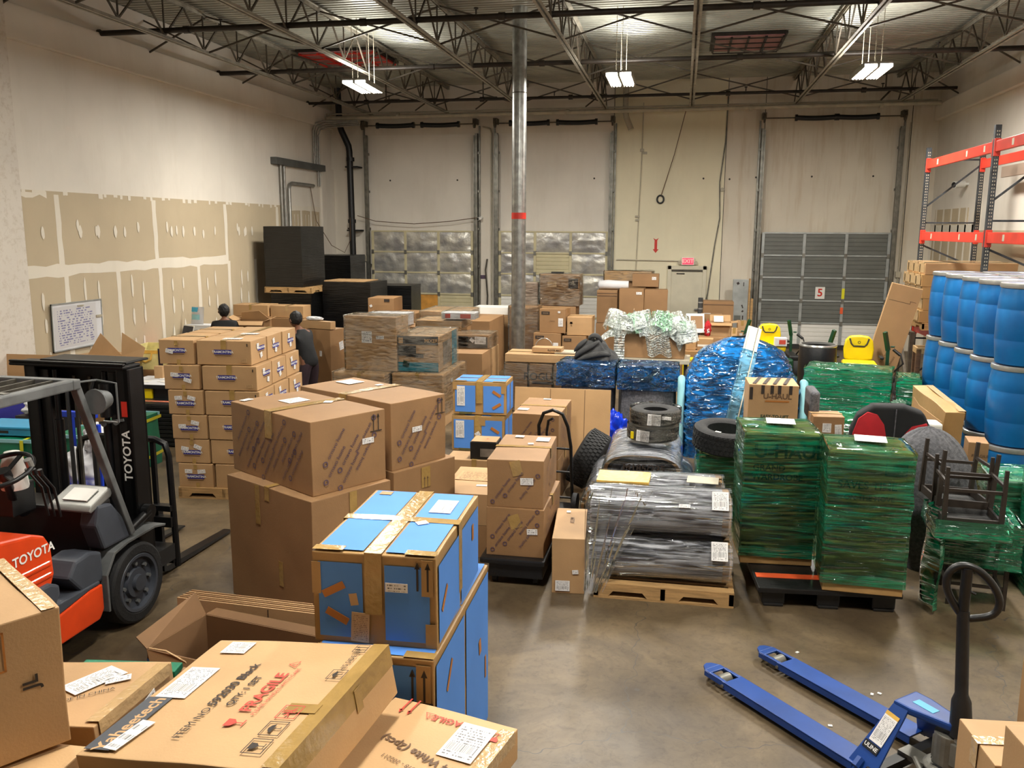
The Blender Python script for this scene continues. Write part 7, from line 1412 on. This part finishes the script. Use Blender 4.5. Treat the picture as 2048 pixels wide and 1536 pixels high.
mb = MB(); mb.box((.24, 7.25, .918), (.26, .16, .004), (RD(4), 0, RD(-4))); tag(mb.build('paper_sheet', 'pipe_pale'), 'cream paper sheet under film on the upper rolls', 'paper')
mb = MB(); mb.grid(lambda u, v: V((-.70+.12*u*(1+v*.3)+.42*(1-v)*u, 6.76-.02*sin(u*9+v*3)-.01*sin(u*40), .95-.90*v)), 30, 30); tag(mb.build('loose_film', 'wrap_sheet', smooth=180), 'loose clear film sheet hanging down the left front of the rolls', 'film')
# oval roll with end facing the viewer
def ovalroll(label, c, rw, rh, y0, y1, text=True, tilt=0, grp=None):
    t = thing('rolled_mattress', label, 'mattress', c, rot=(RD(tilt), 0, 0)); n = 48
    def oval(a, k): return (math.copysign(abs(cos(a))**.75, cos(a))*rw*k, math.copysign(abs(sin(a))**.9, sin(a))*rh*k)
    mb = MB(); mb.grid(lambda u, v: V((oval(2*pi*u, 1+.02*noise.noise(V((u*20, v*6, 1))))[0], y0+(y1-y0)*v, oval(2*pi*u, 1+.03*noise.noise(V((u*20, v*6, 1))))[1])), n, 20); mb.build('mattress_body', 'tube_film', t, smooth=180)
    for k, mk in ((1.0, 'card_pale'), (.90, 'rubber'), (.80, 'felt_gray'), (.55, 'tube_film'), (.3, 'felt_dark')): mb = MB(); o_ = [oval(2*pi*i/n, k) for i in range(n)]; mb.add([(x, y0-.004*(2-k), z) for x, z in o_], [tuple(range(n))]); mb.build('spiral_end', mk, t)
    mb = MB(); mb.grid(lambda u, v: V((oval(2*pi*u, 1.05+.04*noise.noise(V((u*9, v*5, 7))))[0], y0-.01+(y1-y0+.02)*v, oval(2*pi*u, 1.08)[1])), n, 16); o_ = [oval(2*pi*i/n, 1.05) for i in range(n)]; mb.add([(x, y0-.015, z) for x, z in o_], [tuple(range(n))]); mb.build('stretch_film', 'wrap_roll', t, smooth=40)
    if text: mb = MB(); textinto(mb, 'M185/225', framem((0, y0-.02, 0), (1, 0, 0), (0, 0, 1), (0, -1, 0)), .02, .03, .10, 0, bold=True); mb.build('handwriting', 'ink', t)
    return t
ovalroll('film-wrapped rolled mattress lettered in marker, its oval end facing the viewer', (-.31, 8.2, .70), .37, .155, 0, 1.25)
ovalroll('film-wrapped roll on the floor, left of and under the oval-ended one', (-.60, 8.25, .26), .30, .26, 0, 1.2, False)
ovalroll('film-wrapped roll on the floor, right under the oval-ended one', (-.03, 8.3, .26), .25, .26, 0, 1.2, False)
def tyre(nm, label, loc, rot, R, W, ri, tread='zig', grp=None):
    t = thing('tyre', label, 'tyre', loc, rot=tuple(RD(a) for a in rot), group=grp); mb = MB(); h = W/2
    mb.lathe([(ri, -h*.75), (ri+.02, -h*.9), (R*.80, -h*1.02), (R*.93, -h*.92), (R, -h*.78), (R+.003, 0), (R, h*.78), (R*.93, h*.92), (R*.80, h*1.02), (ri+.02, h*.9), (ri, h*.75), (ri+.012, 0), (ri, -h*.75)], 56); mb.build('tyre_carcass', 'rubber', t, smooth=50)
    mb = MB(); n = 44; k = 0
    for j in range(5 if tread == 'block' else 4):
        z = -h*.8+(j+.5)*(1.6*h/(5 if tread == 'block' else 4))
        for i in range(n): a = 2*pi*(i+(j % 2)*.5)/n; R3 = Matrix.Rotation(a, 3, 'Z') @ Matrix.Rotation(RD(25 if tread == 'zig' and j % 2 else -25 if tread == 'zig' else 0), 3, 'X'); mb.box((cos(a)*(R+.003), sin(a)*(R+.003), z), (.014, 2*pi*R/n*.62, 1.6*h/6), R3)
    mb.build('tread_blocks', 'rubber', t); return t
tyre('t', 'large bare tyre lying flat on a green-wrapped box, white sticker on its wall', (.52, 9.12, .86), (5, 3, 0), .335, .25, .20)
t = [o for o in bpy.data.objects if o.name.startswith('tyre')][0]; mb = MB(); mb.box((-.10, -.24, .128), (.06, .03, .004), (0, 0, RD(-20))); mb.build('sticker', 'white', t)
tyre('t', 'knobbly turf tyre leaning beside the flat cardboard sheet', (-.98, 9.72, .39), (0, 116, -6), .335, .28, .15, 'block')
for i in range(2): 
    o = tyre('t', ('lower of the two film-wrapped tyres stacked on the oval roll', 'upper of the two film-wrapped tyres stacked on the oval roll')[i], (-.23+.02*i, 8.72, .98+.17*i), (0, 0, 20*i), .24, .16, .12, 'zig', 'stacked tyres under film'); G = framem((-.06, -.236, .0), (.97, -.24, 0), (0, 0, 1), (-.24, -.97, 0))
    uvquad('paper_label', G, -.03, .0, .13, .11, -3, 'label', o, .012); 
    if i == 0: mb = MB(); quad(mb, G, -.14, 0, .03, .07, 0, 0, .012); mb.build('yellow_label', 'yellow', o)
    else: uvquad('paper_label', G, .09, .02, .09, .03, -4, 'label_two', o, .012)
    mb = MB(); mb.grid(lambda u, v: V((cos(2*pi*u)*(.262+.006*noise.noise(V((u*12, v*5, i)))), sin(2*pi*u)*(.262), -.085+.175*v)), 40, 5); mb.build('stretch_film', 'wrap_clear', o, smooth=180)
greenload('low green-wrapped box with brown carton top under the large bare tyre', (.26, 8.95), 0, .56, .5, .70, .0, 70, 'wrap_green', 'card_dark')
# hand truck
t = thing('hand_truck', 'black tubular hand truck with a looped top handle', 'hand truck', (-1.24, 8.95, 0), -4); mb = MB()
mb.path([(-.17, .02, .05), (-.17, -.12, .75), (-.16, -.2, .98), (-.10, -.24, 1.12), (0, -.25, 1.16), (.10, -.24, 1.12), (.15, -.2, .98), (.17, -.12, .75), (.17, .02, .05)], .018, 10)
mb.path([(-.06, -.15, .62), (-.075, -.2, .90), (-.05, -.235, 1.04), (.0, -.245, 1.07)], .014, 8); 
for z, y in ((.15, .0), (.45, -.06), (.72, -.115)): mb.path([(-.17, y, z), (.17, y, z)], .012, 8)
mb.build('tube_frame', 'blackmetal', t, smooth=60); mb = MB(); mb.b2(-.2, .2, .02, .26, .0, .012); mb.build('toe_plate', 'blackmetal', t)
for s_ in (-1, 1): mb = MB(); mb.cyl((s_*.19, -.06, .115), (s_*.24, -.06, .115), .11, 24); mb.build('wheel', 'rubber', t, smooth=40)
# ------------------------------------------------------------------ red/black cushion, LG box, grey moving blanket
t = thing('massage_cushion', 'red and black padded seat cushion behind the wardrobe cartons', 'cushion', (2.07, 8.95, .68), -6); mb = MB()
mb.ext([(-.36, 0), (-.36, .36), (-.30, .53), (-.16, .63), (.12, .64), (.30, .58), (.37, .44), (.38, 0)], -.08, .10, 'y'); mb.build('cushion_body', 'blackcloth', t, bevel=.05, seg=4, smooth=40)
for pts in ([(-.33, 0), (-.335, .34), (-.29, .49), (-.21, .56), (-.12, .54), (-.05, .44), (-.02, .3), (-.02, 0)], [(.13, 0), (.14, .36), (.2, .44), (.33, .48), (.36, .40), (.36, 0)]): mb = MB(); mb.ext(pts, -.092, -.06, 'y'); mb.build('red_panel', 'redcloth', t, bevel=.008, smooth=40)
mb = MB(); mb.path([(.05, -.088, .60), (.045, -.09, .3), (.05, -.09, .02)], .006, 6); mb.build('seam_cord', 'felt_gray', t)
support('carton under the red and black seat cushion', 1.72, 2.42, 8.85, 9.3, .67)
t = thing('appliance_carton', 'white carton with black LG label beside the seat cushion', 'box', (2.52, 9.25, 0)); mb = MB(); mb.b2(-.12, .11, -.1, .14, .0, 1.09); mb.build('carton_body', 'white', t, bevel=.02); mb = MB(); mb.b2(-.09, .08, -.106, -.1, .82, 1.02); mb.build('black_panel', 'ink', t); mb = MB(); textinto(mb, 'LG', framem((-.01, -.107, .95), (1, 0, 0), (0, 0, 1), (0, -1, 0)), .03, 0, .07, bold=True); ringinto(mb, framem((-.01, -.107, .95), (1, 0, 0), (0, 0, 1), (0, -1, 0)), -.045, 0, .028, 0.001); mb.build('brand_lettering', 'white_ink', t)
t = thing('draped_blanket', 'grey moving blanket draped over a round-topped load beside the wardrobe cartons', 'blanket', (2.24, 8.22, 0), 0); mb = MB()
def drp(u, v):
    a = 2*pi*u; r = 1 if v < .40 else math.sqrt(max(0, 1-((v-.40)/.60)**2)); f = 1+.05*sin(a*9+v*7)*(1-v)+.10*noise.noise(V((cos(a)*2.2, sin(a)*2.2, v*3)))+.03*sin(a*17+v*3)*(1-v)
    return V((cos(a)*.42*r*f+.10*(1-v), sin(a)*.33*r*f, 1.26*v+.02*noise.noise(V((cos(a)*4, sin(a)*4, v*5)))))
mb.grid(drp, 110, 50); mb.build('blanket_cloth', 'felt_gray', t, smooth=180); mb = MB(); mb.b2(-.25, .3, -.18, .18, 0, .85); mb.build('covered_load', 'black', t)
# long battered tan carton leaning before the drums, brown carton, pallet on end
tilted('cardboard_box', 'long battered tan carton leaning before the blue drums', (2.74, 9.58, .72), (7, 0, 6), .21, .95, .43, 'card_tan', [], 'E', dent=.02, tm='tape_clear')
support('carton under the long battered tan carton', 2.70, 2.95, 9.7, 10.5, .70)
trisheet('bent brown cardboard sheet left of the long battered carton', [(2.45, 9.62, 1.28), (2.50, 9.58, 1.20), (2.69, 9.42, 1.06), (2.70, 9.40, .0), (2.46, 9.62, .0)])
carton('low brown carton in front of the blue drums', (2.80, 8.90), -10, .18, .3, .98, .0, 'card_dark', None, [('T', 'F', .02, .36, .04, 'FRAGILE', 'ink', 0)], None)
t = thing('wooden_crate', 'upright wooden crate frame beside the far blue drums', 'crate', (3.38, 12.8, 0), -4)
for x in (-.13, .1):
    for y in (-.12, .12): mb = MB(); mb.b2(x-.03, x+.03, y-.03, y+.03, 0, 1.40); mb.build('crate_post', 'wood_dark', t)
for z in (.3, .8, 1.34): mb = MB(); mb.b2(-.16, .13, -.15, -.13, z, z+.08); mb.b2(-.16, .13, .13, .15, z, z+.08); mb.b2(-.165, -.14, -.13, .13, z, z+.08); mb.build('crate_rail', 'wood_dark' if z < 1 else 'wood', t)
# ------------------------------------------------------------------ upside-down dining chairs, green film
CH = thing('dining_chair', 'dark wooden chair standing at the right edge, lower of the stack', 'chair', (2.46, 7.40, 0), -8, 'dark dining chairs stacked in green film')
def chair(t, hs=.46, lh=0):
    for x in (-.20, .20):
        for y in (-.20, .20): mb = MB(); mb.path([(x*1.02, y*1.02, 0), (x, y, hs)], [.018, .026], 4); mb.build('leg', 'trim_dk', t)
    for a, b in (((-.2, -.2), (.2, -.2)), ((-.2, .2), (.2, .2)), ((-.2, -.2), (-.2, .2)), ((.2, -.2), (.2, .2))): mb = MB(); mb.bar((*a, .18 if a[1] == b[1] else .13), (*b, .18 if a[1] == b[1] else .13), .018, .024); mb.build('stretcher', 'trim_dk', t)
    mb = MB(); mb.b2(-.22, .22, -.22, .22, hs, hs+.06); mb.build('seat', 'felt_dark', t, bevel=.02, seg=3, smooth=40)
    for a, b in (((-.2, -.2), (.2, -.2)), ((-.2, .2), (.2, .2)), ((-.2, -.2), (-.2, .2)), ((.2, -.2), (.2, .2))): mb = MB(); mb.bar((*a, hs-.03), (*b, hs-.03), .02, .06); mb.build('seat_rail', 'trim_dk', t)
mat('trim_dk', (44, 36, 30), .5, var=.15, vs=9); chair(CH, .62)
wrapshell('green_film', .46, .46, .34, 'wrap_green2', CH, out=.03, amp=.035, res=.03, z0=.0, seed=80, freq=(2, 2, 14), origin=(0, 0, .36))
c2 = thing('dining_chair', 'dark chair upside down with four legs up, front of the upper pair', 'chair', (2.28, 7.14, 1.22), -6, 'dark dining chairs stacked in green film', rot=(RD(180), 0, RD(-4))); chair(c2, .46)
wrapshell('green_film', .46, .46, .12, 'wrap_green2', c2, out=.03, amp=.03, res=.03, z0=0, seed=81, freq=(2, 2, 14), top=False, origin=(0, 0, .40))
c3 = thing('dining_chair', 'dark chair upside down with four legs up, rear of the upper pair', 'chair', (2.31, 7.48, 1.265), 0, 'dark dining chairs stacked in green film', rot=(RD(180), RD(3), RD(4))); chair(c3, .46)
mb = MB(); mb.grid(lambda u, v: V((2.06-.02*v+.05*sin(u*8), 6.92+.45*u+.03*sin(v*9+u*4), .84-.80*v)), 20, 30); tag(mb.build('loose_film', 'wrap_green2', smooth=180), 'torn green film hanging to the floor left of the stacked chairs', 'film')
greenload('pale mattress-like load in green film behind the stacked chairs', (2.75, 8.0), -6, .8, .5, .86, 0, 90, 'wrap_green', 'cloth_white')
greenload('tall green-wrapped load at the right edge behind the chairs', (2.95, 7.45), -4, .5, .42, 1.02, 0, 91, 'wrap_green2', 'felt_dark')
# ------------------------------------------------------------------ blue drums
def drum(label, x, y, z):
    t = thing('plastic_drum', label, 'drum', (x, y, z), 0, 'blue plastic drums stacked three high'); return t
dm = MB(); dm.lathe([(0, .0), (.25, .0), (.268, .012), (.274, .05), (.284, .14), (.294, .25), (.2925, .256), (.2945, .262), (.298, .42), (.2945, .56), (.2925, .566), (.294, .572), (.286, .68), (.274, .765), (.268, .80), (.262, .82)], 44)
lid = MB(); lid.lathe([(0, .812), (.20, .812), (.215, .826), (.268, .826), (.275, .82)], 40); rg = MB(); rg.lathe([(.268, .775), (.284, .778), (.288, .80), (.284, .822), (.27, .828)], 40)
proto = None; rowy = [9.60, 10.24, 10.86, 11.47, 12.08]; rn = ['nearest', 'second', 'third', 'fourth', 'farthest']; cn = ['aisle-side', 'middle', 'wall-side']; ln = ['bottom', 'middle-level', 'top']
for j, y in enumerate(rowy):
    for i in range(3):
        if j < 2 and i == 2: continue
        for k in range(3):
            lb = '%s blue drum, %s row, %s column' % (ln[k], rn[j], cn[i])
            if i == 0 and k == 1: lb += ', grey ring on its shoulder'
            x = (3.45, 4.04, 4.66)[i]-.01*(j % 2)+.01*k; t = drum(lb, x, y+.01*(k % 2), .832*k)
            if proto is None:
                proto = [dm.build('drum_body', 'drumblue', t, smooth=40), lid.build('drum_lid', 'drumlid', t, smooth=40), rg.build('clamp_ring', 'ring', t, smooth=40)]
            else:
                for o in proto: c = o.copy(); C.objects.link(c); c.parent = t
# ------------------------------------------------------------------ pallet rack at the right wall
RX0, RX1, RA, RB, RC = 4.36, 5.28, 17.5, 13.9, 10.3
t = thing('pallet_rack', 'tall pallet rack with red beams and dark uprights at the right wall', 'rack', (RX0, RA, 0))
for yy, nm in ((RA, 'a'), (RB, 'b')):
    for xx in (RX0, RX1):
        mb = MB(); X, Y = xx-RX0, yy-RA
        mb.b2(X-.04, X+.04, Y-.005, Y+.005, 0, 4.5); mb.b2(X-.04, X-.032, Y, Y+.07, 0, 4.5); mb.b2(X+.032, X+.04, Y, Y+.07, 0, 4.5); mb.b2(X-.07, X+.07, Y-.05, Y+.1, 0, .01); mb.build('upright', 'rackblue', t)
        mb = MB()
        for k in range(86): mb.b2(X-.02, X-.008, Y-.008, Y-.004, .15+k*.05, .172+k*.05); mb.b2(X+.008, X+.02, Y-.008, Y-.004, .15+k*.05, .172+k*.05)
        mb.build('upright_slots', 'pipe_pale', t)
    Y = yy-RA+.03; W = RX1-RX0
    for z in (.25, 1.0, 2.35, 3.15, 4.28): mb = MB(); mb.bar((0, Y, z), (W, Y, z), .03, .03); mb.build('horizontal_brace', 'rackblue', t)
    for z0, z1 in ((.25, 1.0), (2.30, 1.05), (3.42, 4.2), (2.75, 2.35)): mb = MB(); mb.bar((0, Y, z0), (W, Y, z1), .03, .03); mb.build('diagonal_brace', 'rackblue', t)
for z in (4.12, 2.83, 1.14):
    for xx in (0, RX1-RX0):
        for y0, y1 in ((RB, RA), (RC, RB)) if z > 2 else ((RB, RA),):
            mb = MB(); s_ = -.05 if xx == 0 else .05; mb.b2(xx-.03+s_*.0, xx+.03, y0-RA+.075, y1-RA-.01, z, z+.155)
            for e in (y0-RA+.07, y1-RA-.02): mb.b2(xx-.045, xx+.045, e-.01, e+.02, z-.06, z+.19)
            b = mb.build('load_beam', 'rackred', t, bevel=.008)
            if xx == 0 and z > 2:
                for k, f_ in enumerate((.12, .35, .8)): q = MB(); yq = y0-RA+(y1-y0)*f_; q.b2(-.034, -.030, yq-.035, yq+.035, z+.035, z+.125); q.build('beam_label', 'pipe_pale', b)
# end upright out of frame so the near beams are carried
for xx in (0, RX1-RX0): mb = MB(); mb.b2(xx-.04, xx+.04, RC-RA, RC-RA+.07, 0, 4.5); mb.build('upright', 'rackblue', t)
# long cartons sticking out of the rack
wood_pallet('dark wooden pallet on the low rack beams under the long taped cartons', (4.10, 15.98), 0, 1.35, 1.42, .13, 1.31)
t = thing('steel_stand', 'dark folding steel frame standing under the long taped cartons', 'stand', (3.95, 16.4, 0)); mb = MB()
for y in (-.45, .45): mb.b2(-.04, .04, y-.04, y+.04, 0, 1.28)
mb.bar((0, -.45, .2), (0, .45, 1.2), .05, .05); mb.b2(-.04, .04, -.45, .45, 1.22, 1.28); mb.build('stand_frame', 'joist_dark', t)
grp = 'long taped cartons stacked in the rack'
for k in range(5):
    for j in range(3):
        z = 1.445+k*.205; y = 15.99+j*.475; off = (-.02, .03, .0, -.03, .02)[k]+(.02*j)
        if k == 4 and j == 1: y += .02
        lab = '%s long taped carton, %s row of the rack stack' % (('bottom', 'second-lowest', 'middle', 'second-highest', 'topmost')[k], ('near', 'middle', 'far')[j])
        carton(lab, (4.06+off, y), 0, 1.34 if k < 4 else 1.45, .455, .198, z, 'card_tan' if k < 4 else 'card', grp, [('R', 'L', 0, 0, .4, .14, 0, 'tape_clear'), ('R', 'L', -.1, 0, .05, .18, 0, 'card_edge')], 'x', tm='tape_clear', tapew=.3, dent=.012)
# leaning flat carton
t = thing('leaning_carton', 'tall flat brown carton leaning against the stand of long cartons', 'box', (3.06, 15.72, .03), rot=(RD(2), RD(13.0), RD(-3))); mb = MB(); mb.b2(-.06, .44, -.05, .05, 0, 2.16); mb.build('carton_body', 'card', t, bevel=.008)
F_ = framem((.19, -.051, 1.08), (1, 0, 0), (0, 0, 1), (0, -1, 0)); mb = MB(); quad(mb, F_, -.05, .80, .34, .008); quad(mb, F_, .16, .84, .1, .008, 0); quad(mb, F_, .12, .82, .008, .05); mb.build('cut_line', 'ink_soft', t); mb = MB(); textinto(mb, 'THIS SIDE UP', F_, .02, -.12, .055, 78); textinto(mb, 'FRAGILE', F_, .14, -.2, .045, 78); mb.build('printed_lettering', 'ink_soft', t)
blob('dark_bag', 'blackwrap', None, (2.95, 13.0, .35), (.25, .25, .36), .3, 3, 6, flat=.0); tag(bpy.data.objects['dark_bag'], 'black rubbish bag below the leaning flat carton', 'bag')
blob('green_bag', 'jdgreen', None, (2.72, 11.2, .86), (.13, .12, .08), .5, 4, 6); tag(bpy.data.objects['green_bag'], 'small dark green bag beside the square green-wrapped end', 'bag')
support('carton under the small dark green bag', 2.6, 2.86, 11.1, 11.35, .80)
bpy.context.view_layer.update()
